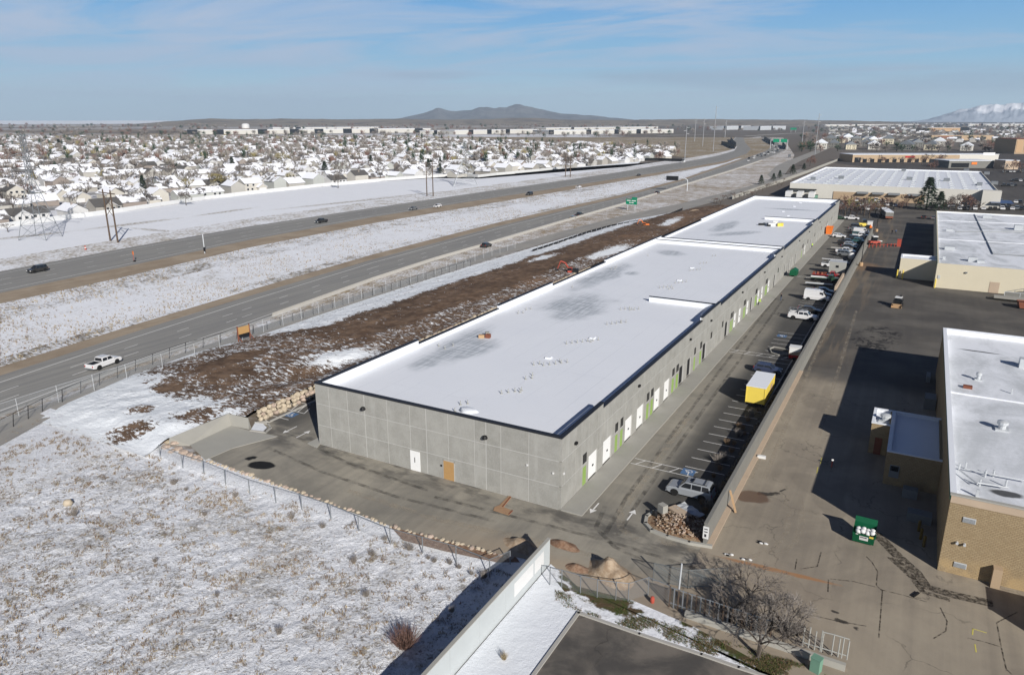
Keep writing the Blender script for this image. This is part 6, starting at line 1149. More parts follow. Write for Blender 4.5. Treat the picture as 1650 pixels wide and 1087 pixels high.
mb = MB(); [mb.poly([fpl(u, v, off=.02), fpl(u + w2, v, off=.02), fpl(u + w2, v + .13, off=.02), fpl(u, v + .13, off=.02)]) for u, v, w2 in ((-.28, .78, .09), (-.16, .78, .1), (-.03, .78, .08), (.08, .78, .22))]; mb.build('print', MAT['dark_cloth'], lb)
MB().poly([fpl(.5, .95), fpl(.86, .95), fpl(.86, 1.18), fpl(.5, 1.18)]).build('label', MAT['yellow'], t); MB().poly([fpl(-.72, 1.08), fpl(-.5, 1.08), fpl(-.5, 1.18), fpl(-.72, 1.18)]).build('label', MAT['white_paint'], t)
mb = MB(); [mb.blob((-.55 + .42 * (i % 4), -.35 + .5 * (i // 4), 1.15 + .1 * (i % 2)), .3, .3, .24, i) for i in range(8)]; mb.build('rubbish_bag', MAT['white_paint'], t, True)
mb = MB(); [mb.box(s * 1.0 - .06, s * 1.0 + .06, -.5, .3, .75, .95) for s in (-1, 1)]; mb.build('lifting_pocket', MAT['dumpster_green'], t)
# little things in the yard
x, y = G(1227, 737); mb = MB(); mb.cbox(x, y, .12, 1.0, .55, .24, 0, .1); mb.cbox(x, y, .26, .8, .4, .05, 0, .1); solo(mb, 'white_block', MAT['white_paint'], 'white block lying on the tan yard near the boundary wall', 'block')
x, y = G(1340, 752); t = thing('marker_post', 'short post with white top standing in the shadow of the tan warehouse', 'post', (x, y, 0)); MB().tube((0,0,0), (0,0,.8), .07, 6).build('pole', MAT['red_arm'], t); MB().blob((0, 0, .9), .16, .16, .14, 1).build('lamp_head', MAT['lamp'], t)
x, y = G(1475, 958); mb = MB(); mb.cbox(x, y, .06, .25, 1.0, .1, 0, -.45); mb.cbox(x, y, .12, .15, .7, .04, 0, -.45); solo(mb, 'wood_scrap', MAT['black'], 'dark scrap of timber lying on the cracked asphalt of the yard', 'scrap')
for q, lb in (((1175, 895), 'white scrap with dark wire on the dusty entrance'), ((1228, 875), 'crumpled white bag on the tan yard left of the dumpster'), ((1203, 902), 'dark scrap beside the dusty entrance ridge')):
    x, y = G(*q); mb = MB(); [mb.blob((x + rnd.uniform(-.4, .4), y + rnd.uniform(-.2, .2), .08), .2, .1, .09, i, m=i % 2) for i in range(5)]; tag(mb.build('litter', [MAT['white_paint'], MAT['black']]), lb, 'litter')
# dirt piles
b = NB('pile_dirt'); b.bump(b.noise(4, 6, .7), .8, .1); MAT['pile_dirt'] = b.done(b.mix(b.ss(b.noise(1.6, 6, .7), .4, .62), (0.30, .215, .14), (.42, .33, .235)), .92)
b = NB('pile_red'); b.bump(b.noise(5, 6, .7), 1, .1); MAT['pile_red'] = b.done(b.mix(b.ss(b.noise(2.5, 6, .7), .4, .62), (0.20, .115, .07), (.30, .20, .135)), .92)
def pile(px, py, rx, ry, h, m_, label, rz=0, seed=1, z0=0.):
    x, y = G(px, py, z0); mb = MB(); nr, na = 9, 26
    for j in range(nr + 1):
        for i in range(na):
            a = 2 * math.pi * i / na; k = j / nr; rr_ = k * (1 + .22 * mnoise.noise((math.cos(a) * 1.4, math.sin(a) * 1.4, seed))); X, Y = rr_ * rx * math.cos(a), rr_ * ry * math.sin(a)
            z = h * (1 - smooth(0, 1.02, k)) * (1 + .35 * mnoise.noise((X * .9, Y * .9, seed + 3))) + .10 * h * mnoise.noise((X * 3, Y * 3, seed)) * (1 - k); mb.v.append((x + math.cos(rz) * X - math.sin(rz) * Y, y + math.sin(rz) * X + math.cos(rz) * Y, z0 - .03 + max(z, 0)))
    mb.f = [(j*na+i, j*na+(i+1) % na, (j+1)*na+(i+1) % na, (j+1)*na+i)[::-1] for j in range(nr) for i in range(na)]; mb.m = [0] * len(mb.f); return solo(mb, 'dirt_pile', MAT[m_], label, 'dirt pile', None, True)
pile(842, 880, 2.6, 1.2, .8, 'pile_dirt', 'sandy dirt pile at the top of the white wall', -.2, 2); pile(908, 878, 1.9, .9, .5, 'pile_red', 'small reddish dirt pile on the asphalt near the warehouse corner', -.1, 4); pile(985, 925, 2.9, 1.7, 1.5, 'pile_dirt', 'tall sandy dirt pile behind the rusty sagging fence', -.4, 6); pile(930, 915, 1.5, .8, .4, 'pile_red', 'low reddish dirt pile left of the tall sandy one', 0, 8); pile(1020, 410, 5, 3, 1.6, 'pile_dirt', 'sandy heap on the soil bank near the silt fence', .5, 9, .9)
pile(1225, 340, 5, 3, 1.4, 'pile_dirt', 'sandy heap at the far end of the soil bank', .5, 10, .9); pile(1120, 343, 7, 3, 1.5, 'pile_dirt', 'sandy heap where the silt fence ends', .9, 11, .6)
# boulder wall and rock edging
def boulder_me(seed, m_):
    mb = MB(); mb.blob((0, 0, 0), .62, .52, .46, seed, 7, 4, 0, .22); return mb.mesh('boulder', MAT[m_])
bms = [boulder_me(s, 'rock_tan' if s % 3 else 'rock_pink') for s in range(6)]
t = thing('boulder_wall', 'retaining wall of stacked tan boulders along the side lot', 'retaining wall', (-46.4, 2, 0)); rr = random.Random(11); i = 0; y = 1.6
while y < 118 and i < 285:
    st = .92 if y < 16 else 1.4
    for zr in ((.3, .85, 1.4) if y < 16 else (.5, 1.35)):
        s = (.82 if y < 16 else 1.15) * rr.uniform(.8, 1.2); o = link('boulder', bms[rr.randrange(6)], t, (-.15 - .22 * zr + rr.uniform(-.1, .1), y - 2 + rr.uniform(-.2, .2), zr + rr.uniform(-.08, .08)), rr.uniform(0, 6), (s, s, s * .92)); i += 1
    y += st
t = thing('rock_edging', 'row of pale rocks along the front edge of the asphalt lot', 'rock row', (-42, -10, 0)); E_ = [Vector(G(*q)) for q in ((337, 741), (375, 752), (430, 772), (480, 788), (530, 806), (580, 824), (625, 842), (680, 858), (740, 872), (800, 888), (835, 897))]
for q in ((262, 713), (268, 721), (277, 728), (288, 724), (296, 730), (306, 734), (315, 738), (322, 742), (282, 716), (270, 712)):
    p = G(*q); s = rr.uniform(.6, 1.15); link('boulder', bms[(0, 3, 0, 1)[rr.randrange(4)]], t, (p[0] + 42, p[1] + 10, rr.uniform(0, .25)), rr.uniform(0, 6), (s, s, s * .7))
i = 0
for a, c_ in zip(E_, E_[1:]):
    n = max(1, round((c_ - a).length / .62))
    for j in range(n):
        p = a.lerp(c_, j / n); s = rr.uniform(.3, .6); o = link('boulder', bms[rr.randrange(6)], t, (p.x + 42 + rr.uniform(-.12, .12), p.y + 10 - .35 + rr.uniform(-.15, .15), rr.uniform(-.12, .08)), rr.uniform(0, 6), (s, s, s * .8))
mb = MB(); P = [G(*q) for q in ((625, 843), (700, 862), (760, 876), (830, 895), (838, 905), (800, 905), (720, 888), (650, 870))]; mb.poly([(p[0], p[1], -.02) for p in P]); structure(mb, 'soil_strip', MAT['pile_red'])
x, y = G(108, 806); mb = MB(); mb.blob((0, 0, 0), .62, .5, .42, 5); o = solo(mb, 'boulder', MAT['rock_tan'], 'lone tan boulder in the rough snowy field', 'boulder', None, True); o.location = (x, y, -.25)
# brown board on legs
x, y = G(394, 548); d = Vector((interp(FENCE, y + 5) - interp(FENCE, y - 5), 10)).normalized(); t = thing('barricade_sign', 'wooden back of a tan road sign on splayed legs beside the frontage road', 'sign', (x, y, 0), math.atan2(d.y, d.x))
MB().box(-1.25, 1.25, -.05, .05, 1.35, 2.75).build('board', MAT['plywood'], t); MB().box(-1.2, 1.2, -.08, .02, .75, 1.33).build('lower_board', MAT['black'], t)
for s in (-1.28, 1.28): MB().box(s - .08, s + .08, -.10, .10, .0, 2.95).build('leg', MAT['rust'], t); mb = MB(); mb.tube((s, -.1, 1.1), (s, -1.3, 0), .08, 5); mb.build('brace', MAT['rust'], t)
# green guide sign and dark message board
x, y = G(1008, 338); t = thing('guide_sign', 'green freeway guide sign on posts beside the near carriageway', 'sign', (x, y, 0), -.12); W2 = 5.6
bd = MB().box(0, W2, -.06, .06, 2.6, 5.0).build('board', MAT['sign_green'], t); mb = MB(); [mb.box(u, u + w2, -.08, -.062, v, v + h2) for u, v, w2, h2 in ((.5, 4.1, 1.9, .42), (2.9, 4.1, 2.2, .42), (1.7, 3.2, .8, .42), (2.8, 3.2, 1.2, .42))]; mb.build('legend', MAT['white_paint'], bd)
MB().box(W2 - 2.6, W2, -.06, .06, 5.05, 5.9).build('exit_tab', MAT['sign_green'], t); [MB().box(u - .12, u + .12, -.03, .2, 0, 2.6).build('post', MAT['galv'], t) for u in (.9, W2 - .9)]
x, y = G(1107, 308); t = thing('message_sign', 'dark electronic message board hung over the freeway from a curved steel mast', 'sign', (x, y, 0), math.pi + .05); mb = MB(); P = [(0, 0, 0), (0, 0, 5.6), (.5, 0, 6.6), (1.6, 0, 7.1), (4, 0, 7.3), (18, 0, 7.7)]; [mb.tube(a, c_, .26, 8) for a, c_ in zip(P, P[1:])]; mb.tube((4, 0, 6.3), (17.5, 0, 6.7), .14, 6); mb.build('mast', MAT['galv'], t)
MB().box(5.6, 12.2, .35, 1.35, 6.0, 8.2).build('display', MAT['black'], t); MB().box(5.3, 12.5, .22, .345, 5.8, 8.4).build('frame', MAT['steel'], t)
for px, py in ((1247, 231), (1258, 232)): x, y = G(px, 236); 
x, y = G(1268, 241); t = thing('gantry_sign', 'pair of small green signs on a gantry above the far traffic queue', 'sign', (x, y, 0), .2); mb = MB(); mb.tube((0,0,0), (0,0,13), .4, 6); mb.tube((0,0,12), (-22,0,12), .4, 6); mb.tube((-22,0,0), (-22,0,13), .4, 6); mb.build('gantry', MAT['galv'], t); [MB().box(-9 - i * 10, -1 - i * 10, -.6, -.4, 9.5, 14).build('board', MAT['sign_green'], t) for i in range(2)]
x, y = G(1278, 213.5); t = thing('far_sign', 'tiny green sign board past the overpass', 'sign', (x, y, 0), .1); MB().box(-9, 9, -.3, .3, 8, 14).build('board', MAT['sign_green'], t); mb = MB(); [mb.tube((s, 0, 0), (s, 0, 8), .4, 5) for s in (-7, 7)]; mb.build('post', MAT['galv'], t)
# dark retaining walls at the freeway bend
for pts, lb in (([(1100 + 515/8.25, 180 + 438/8.25), (1100 + 600/8.25, 180 + 455/8.25), (1100 + 690/8.25, 180 + 495/8.25)], 'dark noise wall pointing left at the freeway bend'), ([(1100 + 637/8.25, 180 + 372/8.25), (1100 + 665/8.25, 180 + 420/8.25), (1100 + 705/8.25, 180 + 460/8.25)], 'dark noise wall following the far carriageway bend'), ([(1100 + 1085/8.25, 180 + 365/8.25), (1100 + 1140/8.25, 180 + 405/8.25), (1100 + 1215/8.25, 180 + 440/8.25)], 'dark noise wall along the distant queue of traffic'), ([(1100 + 1325/8.25, 180 + 448/8.25), (1100 + 1365/8.25, 180 + 500/8.25)], 'short dark noise wall right of the green gantry'), ([(1023, 258.5), (1060, 259), (1103, 260.5)], 'long dark low wall beside the far carriageway behind the white van')):
    P = [Vector(G(*p)) for p in pts]; t = thing('noise_wall', lb, 'wall', (P[0].x, P[0].y, 0)); hh = 5.5 if pts[0][0] > 1100 else 2.6
    for a, c_ in zip(P, P[1:]): mb = MB(); e = c_ - a; mb.cbox((a.x+c_.x)/2, (a.y+c_.y)/2, hh / 2, e.length, .8, hh, 0, math.atan2(e.y, e.x)); mb.build('panel', MAT['black'], t, False, True)
# lamp posts and poles
def lamp(px, py, h, label, m_='galv', arm=True, r=.1, rz=0, group=None):
    x, y = G(px, py); t = thing('street_lamp', label, 'street lamp', (x, y, 0), rz, group); MB().tube((0,0,0), (0,0,h), r, 7, r * .6).build('pole', MAT[m_], t)
    if arm: mb = MB(); mb.tube((0,0,h - .05), (1.0,0,h + .12), r * .5, 5); mb.build('arm', MAT[m_], t); MB().box(.8, 1.6, -.18, .18, h + .05, h + .22).build('lamp_head', MAT['steel'], t)
    return t
t = thing('camera_pole', 'pale steel pole with small dark box on the edge of the far carriageway', 'pole', (*G(330, 408), 0)); MB().tube((0,0,0), (0,0,6), .16, 8).build('pole', MAT['galv'], t); mb = MB(); mb.box(-.2, .25, -.2, .2, .6, 1.9); mb.build('cabinet', MAT['black'], t); mb = MB(); mb.tube((0,0,5.9), (-3.6,2.2,6.3), .08, 5); mb.build('arm', MAT['galv'], t)
for px, py, lb in ((138, 426, 'small orange marker drum on the snow beside the far carriageway'),): pass
t = thing('traffic_drum', 'small orange work marker on the snow above the far carriageway', 'marker', (*G(138, 402), 0)); MB().lathe([(.35, 0), (.35, .2), (.25, .25), (.2, 1.2), (.05, 1.3)], 0, 0, 9).build('drum', MAT['red_arm'], t); MB().lathe([(.27, .5), (.24, .8)], 0, 0, 9).build('band', MAT['white_paint'], t)
t = thing('road_sign', 'small orange sign on a post on the shoulder of the far carriageway', 'sign', (*G(216, 421), 0), -.3); MB().tube((0,0,0), (0,0,2.6), .05, 5).build('post', MAT['red_arm'], t); MB().box(-.5, .5, -.05, .05, 2.0, 3.0).build('board', MAT['orange'], t); mb = MB(); mb.box(.4, 1.0, -.3, .3, 0, .4); mb.build('sandbag', MAT['black'], t)
lamp(1387, 428, 8.2, 'black lamp post on an orange base in the yard near the boundary wall', 'black', False, .12); x, y = G(1387, 427); 
for q, h, lb in (((1387, 428), 0, 'orange concrete base of the nearer black lamp post'), ((1412, 373), 0, 'orange concrete base of the farther black lamp post')): x, y = G(*q); mb = MB(); mb.lathe([(.55, 0), (.55, .9), (.4, 1.0)], x, y, 10); solo(mb, 'lamp_base', MAT['wood_tan'], lb, 'lamp base', 'orange lamp bases')
lamp(1412, 373, 8.2, 'black lamp post on an orange base far along the yard', 'black', True, .12, 2.6)
for px, py, h in ((1348, 316, 9), (1508, 322, 10), (1563, 321, 8), (1390, 320, 8), (1400, 320, 8), (1470, 318, 8), (1548, 322, 7)): lamp(px, py, h, 'thin dark lamp post standing before the front wall of the big store', 'steel', True, .1, 1.2, 'lamp posts before the big store')
for px, py, top, lb in ((1103, 262, 210, 'tall pale steel pole at the white van on the far carriageway'), (1119, 228, 195, 'thin leftmost of the far pale steel poles'), (1132, 236, 196, 'second far pale steel pole left of the freeway bend'), (1149, 244, 180, 'tallest pale steel pole left of the freeway bend'), (1313, 249, 193, 'tall pale steel pole in the dry field right of the queue'), (1292, 233, 200, 'thin steel pole behind the dry field on the right'), (1168, 222, 198, 'small far steel pole below the blue white warehouses')):
    x, y = G(px, py); D = math.hypot(x - CAM[0], y - CAM[1]); h = (py - top) / FPX * D * 1.02; t = thing('transmission_pole', lb, 'pole', (x, y, 0), .4); MB().tube((0,0,0), (0,0,h), max(.38, D * .00042), 8, max(.25, D * .0003)).build('pole', MAT['pole_grey'], t); mb = MB(); [mb.tube((-2.6 if i % 2 else 0, 0, h * k), (0 if i % 2 else 2.6, 0, h * k), .16, 5) for i, k in enumerate((.96, .88, .80))]; mb.build('cross_arm', MAT['galv'], t)
# wooden H frames
for (pa, pb, h, lb) in (((178, 388), (190, 390.5), 17.5, 'brown wooden twin pole structure beside the lattice tower'), ((688, 316), (698, 316.5), 18.5, 'brown wooden twin pole structure in the snow corridor near the middle tower'), ((911, 285), (919, 285.5), 15, 'brown wooden twin pole structure before the round grey tree')):
    a, c_ = Vector(G(*pa)), Vector(G(*pb)); t = thing('h_frame', lb, 'utility pole', (a.x, a.y, 0), 0, 'wooden twin poles in the snow corridor'); r_ = .30
    for p in (a, c_): MB().tube((p.x, p.y, 0), (p.x, p.y, h), r_, 7, r_ * .7).build('pole', MAT['wood_pole'], t, False, True)
    mb = MB(); e = (c_ - a).normalized(); q0, q1 = a - e * 3, c_ + e * 3; mb.tube((*q0, h - 1.2), (*q1, h - 1.2), .2, 5); mb.build('cross_arm', MAT['wood_pole'], t, False, True)
    mb = MB(); mb.tube((*a, h - 2), (*c_, h - 6), .1, 4); mb.tube((*c_, h - 2), (*a, h - 6), .1, 4); mb.tube((*a, h - 9), (*c_, h - 5.5), .08, 4); mb.tube((*c_, h - 9), (*a, h - 5.5), .08, 4); mb.build('brace', MAT['wood_pole'], t, False, True)
# lattice towers
def tower(cx, cy, rz, base, h, label, r=.14):
    t = thing('lattice_tower', label, 'pylon', (cx, cy, 0), rz, 'steel lattice towers in the snow corridor')
    def w_(z): return base / 2 * max(.13, 1 - z / (h * .62) * .87)
    zs = [0, h*.14, h*.26, h*.36, h*.45, h*.53, h*.60, h*.67, h*.74, h*.81, h*.88, h*.94, h]; legs = MB(); br2 = MB()
    for sx in (-1, 1):
        for sy in (-1, 1):
            L = MB()
            for z0, z1 in zip(zs, zs[1:]): L.tube((sx * w_(z0), sy * w_(z0), z0), (sx * w_(z1), sy * w_(z1), z1), r, 4, cap=False)
            L.build('leg', MAT['steel'], t)
    for z0, z1 in zip(zs, zs[1:]):
        for k_ in range(4):
            c4 = [(-1,-1),(1,-1),(1,1),(-1,1)]; p, q = c4[k_], c4[(k_+1) % 4]
            br2.tube((p[0]*w_(z0), p[1]*w_(z0), z0), (q[0]*w_(z1), q[1]*w_(z1), z1), r * .55, 3, cap=False); br2.tube((q[0]*w_(z0), q[1]*w_(z0), z0), (p[0]*w_(z1), p[1]*w_(z1), z1), r * .55, 3, cap=False); br2.tube((p[0]*w_(z1), p[1]*w_(z1), z1), (q[0]*w_(z1), q[1]*w_(z1), z1), r * .5, 3, cap=False)
    br2.build('bracing', MAT['steel'], t)
    for z in (h*.66, h*.79, h*.92):
        a = MB(); s = base * .62
        for sd in (-1, 1):
            for y in (-w_(z), w_(z)): a.tube((0, y, z), (sd * s, 0, z + .3), r * .6, 4); a.tube((sd * w_(z), y, z + h * .045), (sd * s, 0, z + .3), r * .5, 3)
            a.tube((sd * s, 0, z + .2), (sd * (s - .2), .1, z - 2.0), r * .9, 4)
        a.build('cross_arm', MAT['steel'], t)
c0 = G(66, 384); tower(c0[0], c0[1], .5, 9.5, 35, 'large steel lattice pylon in the snow at the left edge', .10)
c0 = G(750, 299.5); tower(c0[0], c0[1], .6, 15, 27, 'hazy steel lattice pylon in the middle of the snow corridor', .11)
# vinyl fence
VF = [(-60, 378), (0, 368), (50, 361), (100, 354), (150, 348), (200, 341), (260, 332), (330, 322), (400, 313.5), (460, 307), (520, 300.5), (560, 297), (620, 291.5), (690, 286.5), (740, 283.5), (770, 286), (800, 282.5), (830, 280)]
P = [Vector(G(*q)) for q in VF]; t = thing('vinyl_fence', 'long white vinyl fence along the backs of the suburban gardens', 'fence', (P[0].x, P[0].y, 0)); cnt = 0
for a, c_ in zip(P, P[1:]):
    n = max(1, round((c_ - a).length / 9.0))
    for i in range(n):
        p, q = a.lerp(c_, i / n), a.lerp(c_, (i + .985) / n); mb = MB(); mb.cbox((p.x+q.x)/2, (p.y+q.y)/2, .95, (q-p).length, .1, 1.9, 0, math.atan2((q-p).y, (q-p).x)); mb.build('panel', MAT['white_paint'], t, False, True)
P = [Vector(G(*q)) for q in ((830, 279.5), (868, 276), (905, 272), (912, 266), (950, 263))]; t = thing('vinyl_fence', 'shorter white fence run before the round grey tree', 'fence', (P[0].x, P[0].y, 0))
for a, c_ in zip(P, P[1:]): mb = MB(); e = c_ - a; mb.cbox((a.x+c_.x)/2, (a.y+c_.y)/2, .95, e.length, .1, 1.9, 0, math.atan2(e.y, e.x)); mb.build('panel', MAT['white_paint'], t, False, True)
P = [Vector(G(*q)) for q in ((1180, 321), (1225, 305), (1262, 293), (1300, 279), (1335, 265), (1368, 252))]; t = thing('white_fence', 'white garden wall running along the street left of the big store', 'fence', (P[0].x, P[0].y, 0))
for a, c_ in zip(P, P[1:]):
    n = max(1, round((c_ - a).length / 12))
    for i in range(n): p, q = a.lerp(c_, i / n), a.lerp(c_, (i + .97) / n); mb = MB(); mb.cbox((p.x+q.x)/2, (p.y+q.y)/2, 1, (q-p).length, .2, 2.0, 0, math.atan2((q-p).y, (q-p).x)); mb.build('panel', MAT['concrete_pale'], t, False, True)
# ---- machines
def excavator(px, py, z, rz, label, big=True):
    x, y = G(px, py, z); t = thing('excavator', label, 'excavator', (x, y, z), rz)
    for s in (-1, 1):
        mb = MB(); pr = [(-1.7, .1), (-1.9, .45), (-1.6, .85), (1.6, .85), (1.9, .45), (1.7, .1)]; hull(mb, [(s * 1.15 - .28, pr), (s * 1.15 + .28, pr)]); mb.build('track', MAT['black'], t)
    MB().box(-.9, .9, -.9, .9, .5, 1.0).build('undercarriage', MAT['black'], t)
    MB().box(-2.1, .3, -1.25, 1.25, 1.0, 2.1).build('engine_cover', MAT['black' if big else 'orange'], t); cb_ = MB().box(.0, 1.5, .25, 1.25, 1.0, 2.75).build('cab', MAT['red_arm' if big else 'orange'], t); MB().box(.1, 1.53, .32, 1.27, 1.7, 2.6).build('cab_window', MAT['dark_glass'], cb_)
    mb = MB(); [mb.tube(a, c_, .24, 5) for a, c_ in (((.9, -.3, 1.6), (2.4, -.3, 4.0)), ((2.4, -.3, 4.0), (4.0, -.3, 4.6)))]; mb.build('boom', MAT['red_arm' if big else 'orange'], t)
    mb = MB(); mb.tube((4.0, -.3, 4.6), (5.0, -.3, 1.9), .19, 5, .12); mb.build('stick', MAT['red_arm' if big else 'orange'], t)
    mb = MB(); mb.add([(4.7,-.85,1.9),(5.3,-.85,1.9),(5.4,-.85,1.1),(4.6,-.85,.9),(4.7,.25,1.9),(5.3,.25,1.9),(5.4,.25,1.1),(4.6,.25,.9)], [(0,1,2,3),(4,7,6,5),(0,4,5,1),(1,5,6,2),(2,6,7,3),(0,3,7,4)]); mb.build('bucket', MAT['black'], t); return t
excavator(922, 443, 1.0, 3.5, 'red armed excavator working behind the warehouse roof edge').scale = (.78,) * 3
t = excavator(1040, 366, .6, 3.6, 'small orange excavator on the bank near the silt fence', False); t.scale = (.62,) * 3
x, y = G(1446, 494); t = thing('skid_loader', 'black compact loader with white roof and rusty bucket driving in the yard', 'loader', (x, y, 0), -math.pi / 2 - .1)
MB().box(-1.4, .8, -.75, .75, .45, 1.3).build('body', MAT['black'], t); c1 = MB().box(-.9, .65, -.62, .62, 1.3, 2.1).build('cab', MAT['dark_glass'], t); MB().box(-1.0, .75, -.7, .7, 2.1, 2.22).build('roof', MAT['white_paint'], c1); wheels(t, (-.95, .55), .95, .45)
mb = MB(); [(mb.tube((-1.2, s * .85, 1.5), (.9, s * .85, 1.35), .1, 5), mb.tube((.9, s * .85, 1.35), (1.5, s * .85, .5), .1, 5)) for s in (-1, 1)]; mb.build('lift_arm', MAT['black'], t)
mb = MB(); mb.add([(1.3,-1.0,.1),(2.2,-1.0,.1),(1.4,-1.0,.9),(1.3,1.0,.1),(2.2,1.0,.1),(1.4,1.0,.9)], [(0,1,2),(3,5,4),(0,3,4,1),(0,2,5,3)]); mb.build('bucket', MAT['wood_tan'], t); mb = MB(); mb.tube((-.7, .3, 2.22), (-.7, .3, 2.6), .16, 6); mb.build('exhaust_stack', MAT['black'], t)
x, y = G(1408, 395); t = thing('telehandler', 'white and orange lift machine standing in the far yard by the wall', 'lift', (x, y, 0), .5); MB().box(-1.6, 1.6, -.9, .9, .7, 1.5).build('body', MAT['red_arm'], t); MB().box(-.8, .6, -.8, .8, 1.5, 2.8).build('cab', MAT['dark_glass'], t); MB().box(-.9, .7, -.9, .9, 2.8, 3.1).build('roof', MAT['white_paint'], t); wheels(t, (-1.1, 1.1), 1.1, .5); mb = MB(); mb.tube((-1.4, .5, 1.8), (2.8, .5, 1.2), .18, 5); mb.build('boom', MAT['white_paint'], t)
t = thing('barrier_line', 'orange plastic barrier line across the far yard', 'barrier', (*G(1420, 397), 0)); a, c_ = Vector(G(1400, 399)), Vector(G(1447, 397))
for i in range(9): p = a.lerp(c_, i / 8); mb = MB(); mb.tube((p.x, p.y, 0), (p.x, p.y, 1.1), .11, 6); mb.build('post', MAT['red_arm'], t, False, True)
mb = MB(); mb.tube((*a, .8), (*c_, .8), .06, 5); mb.build('rail', MAT['red_arm'], t, False, True); x, y = G(1448, 397); mb = MB(); mb.box(x - .6, x + .6, y - .6, y + .6, 0, 2.3); mb.box(x - .65, x + .65, y - .65, y + .65, 2.3, 2.4); solo(mb, 'orange_stack', MAT['red_arm'], 'stack of orange barriers at the edge of the cream warehouse shadow', 'barrier stack')
x, y = G(1430, 352); t = thing('semi_trailer', 'long flat snow covered trailer parked at the far end of the yard', 'trailer', (x, y, 0), .18); MB().box(-1.5, 1.5, -4, 14, 1.0, 3.0).build('box_body', MAT['wall_grey'], t); MB().box(-1.52, 1.52, -4.02, 14.02, 3.0, 3.15).build('snow_cover', MAT['snow'], t); mb = MB(); [mb.tube((s * 1.2 - .2, yy_, .5), (s * 1.2 + .2, yy_, .5), .5, 10) for s in (-1, 1) for yy_ in (-2.5, -1.3, 11)]; mb.build('wheels', MAT['tyre'], t); MB().box(-1.4, 1.4, -4.3, -4.03, .6, 1.4).build('bumper', MAT['rust'], t)
for q, lb, p_ in (((1488, 352), 'dark car parked beside the far corner of the cream warehouse', 'p_black'), ((1503, 353), 'grey car parked closest to the far corner of the cream warehouse', 'p_grey')): make_car('sedan', lb, 'sedan', p_, gz(*q), math.pi / 2)
# trucks at the right edge before the cream building
t = thing('dock_ramp', 'grey steel loading ramp leaning on the cream front wall', 'ramp', (*G(1628, 468), 0)); x, y = G(1618, 474); mb = MB(); mb.add([(x,141.9,.1),(x+7,141.9,2.3),(x+7,139.5,2.3),(x,139.5,.1),(x,141.9,0),(x+7,141.9,0),(x+7,139.5,0),(x,139.5,0)], [(0,3,2,1),(0,1,5,4),(1,2,6,5),(2,3,7,6),(3,0,4,7)]); mb.build('ramp', MAT['steel'], t, False, True); mb = MB(); [mb.tube((x + i * 1.7, 139.5, .1 + i * .53), (x + i * 1.7, 139.5, 1.2 + i * .53), .06, 5) for i in range(5)]; mb.tube((x, 139.5, 1.2), (x + 7, 139.5, 3.4), .06, 5); mb.build('handrail', MAT['steel'], t, False, True)
x, y = G(1617, 484); t = thing('flat_trailer', 'grey flat trailer with low mesh sides at the right edge of the yard', 'trailer', (x + 3, y, 0), -.05); MB().box(-5, 6, -1.2, 1.2, .6, .9).build('deck', MAT['concrete'], t); mb = MB(); [mb.box(u - .05, u + .05, 1.1, 1.2, .9, 1.9) for u in (-3, 0, 3, 6)]; mb.box(-3, 6, 1.12, 1.18, 1.8, 1.9); mb.build('side_rail', MAT['galv'], t); MB().box(-3, 6, 1.13, 1.17, .95, 1.8).build('mesh_side', MAT['wall_grey'], t); wheels(t, (2, 3.2), 1.2, .4)
make_car('pickup', 'pale service truck at the right edge before the cream warehouse', 'pickup', 'p_tan', (*G(1648, 474), 0), 0); x, y = G(1646, 496); t = thing('brown_skip', 'rusty brown skip at the right edge of the yard', 'skip', (x + 2, y, 0), .1); mb = MB(); mb.add([(-2.6,-1.1,.2),(2.6,-1.1,.2),(2.6,1.1,.2),(-2.6,1.1,.2),(-3,-1.2,1.6),(3,-1.2,1.6),(3,1.2,1.6),(-3,1.2,1.6)], [(0,3,2,1),(0,1,5,4),(1,2,6,5),(2,3,7,6),(3,0,4,7)]); mb.build('container', MAT['rust'], t); MB().box(-2.8, 2.8, -1.0, 1.0, 1.2, 1.35).build('load', MAT['black'], t)
# hvac and clutter in the shade
for q, s, lb in (((1497, 655), (1.4, 2.6, 1.6), 'dark caged air conditioner in the shade behind the annex'), ((1465, 800), (1.4, 1.0, 1.0), 'dark crate stack in the shade before the annex'), ((1480, 838), (2.2, 1.2, .9), 'dark pallet stack in the shade of the tan warehouse'), ((1495, 612), (.5, 2.6, .9), 'pale rail rack in the shade by the tan warehouse wall')):
    x, y = G(*q); mb = MB(); mb.box(x - s[0]/2, x + s[0]/2, y - s[1]/2, y + s[1]/2, .05, s[2]); [mb.box(x - s[0]/2 - .03, x + s[0]/2 + .03, y - s[1]/2 - .03 + k_ * s[1] / 4, y - s[1]/2 + .06 + k_ * s[1] / 4, 0, s[2] + .05) for k_ in range(5)]; solo(mb, 'yard_unit', MAT['steel'], lb, 'equipment')
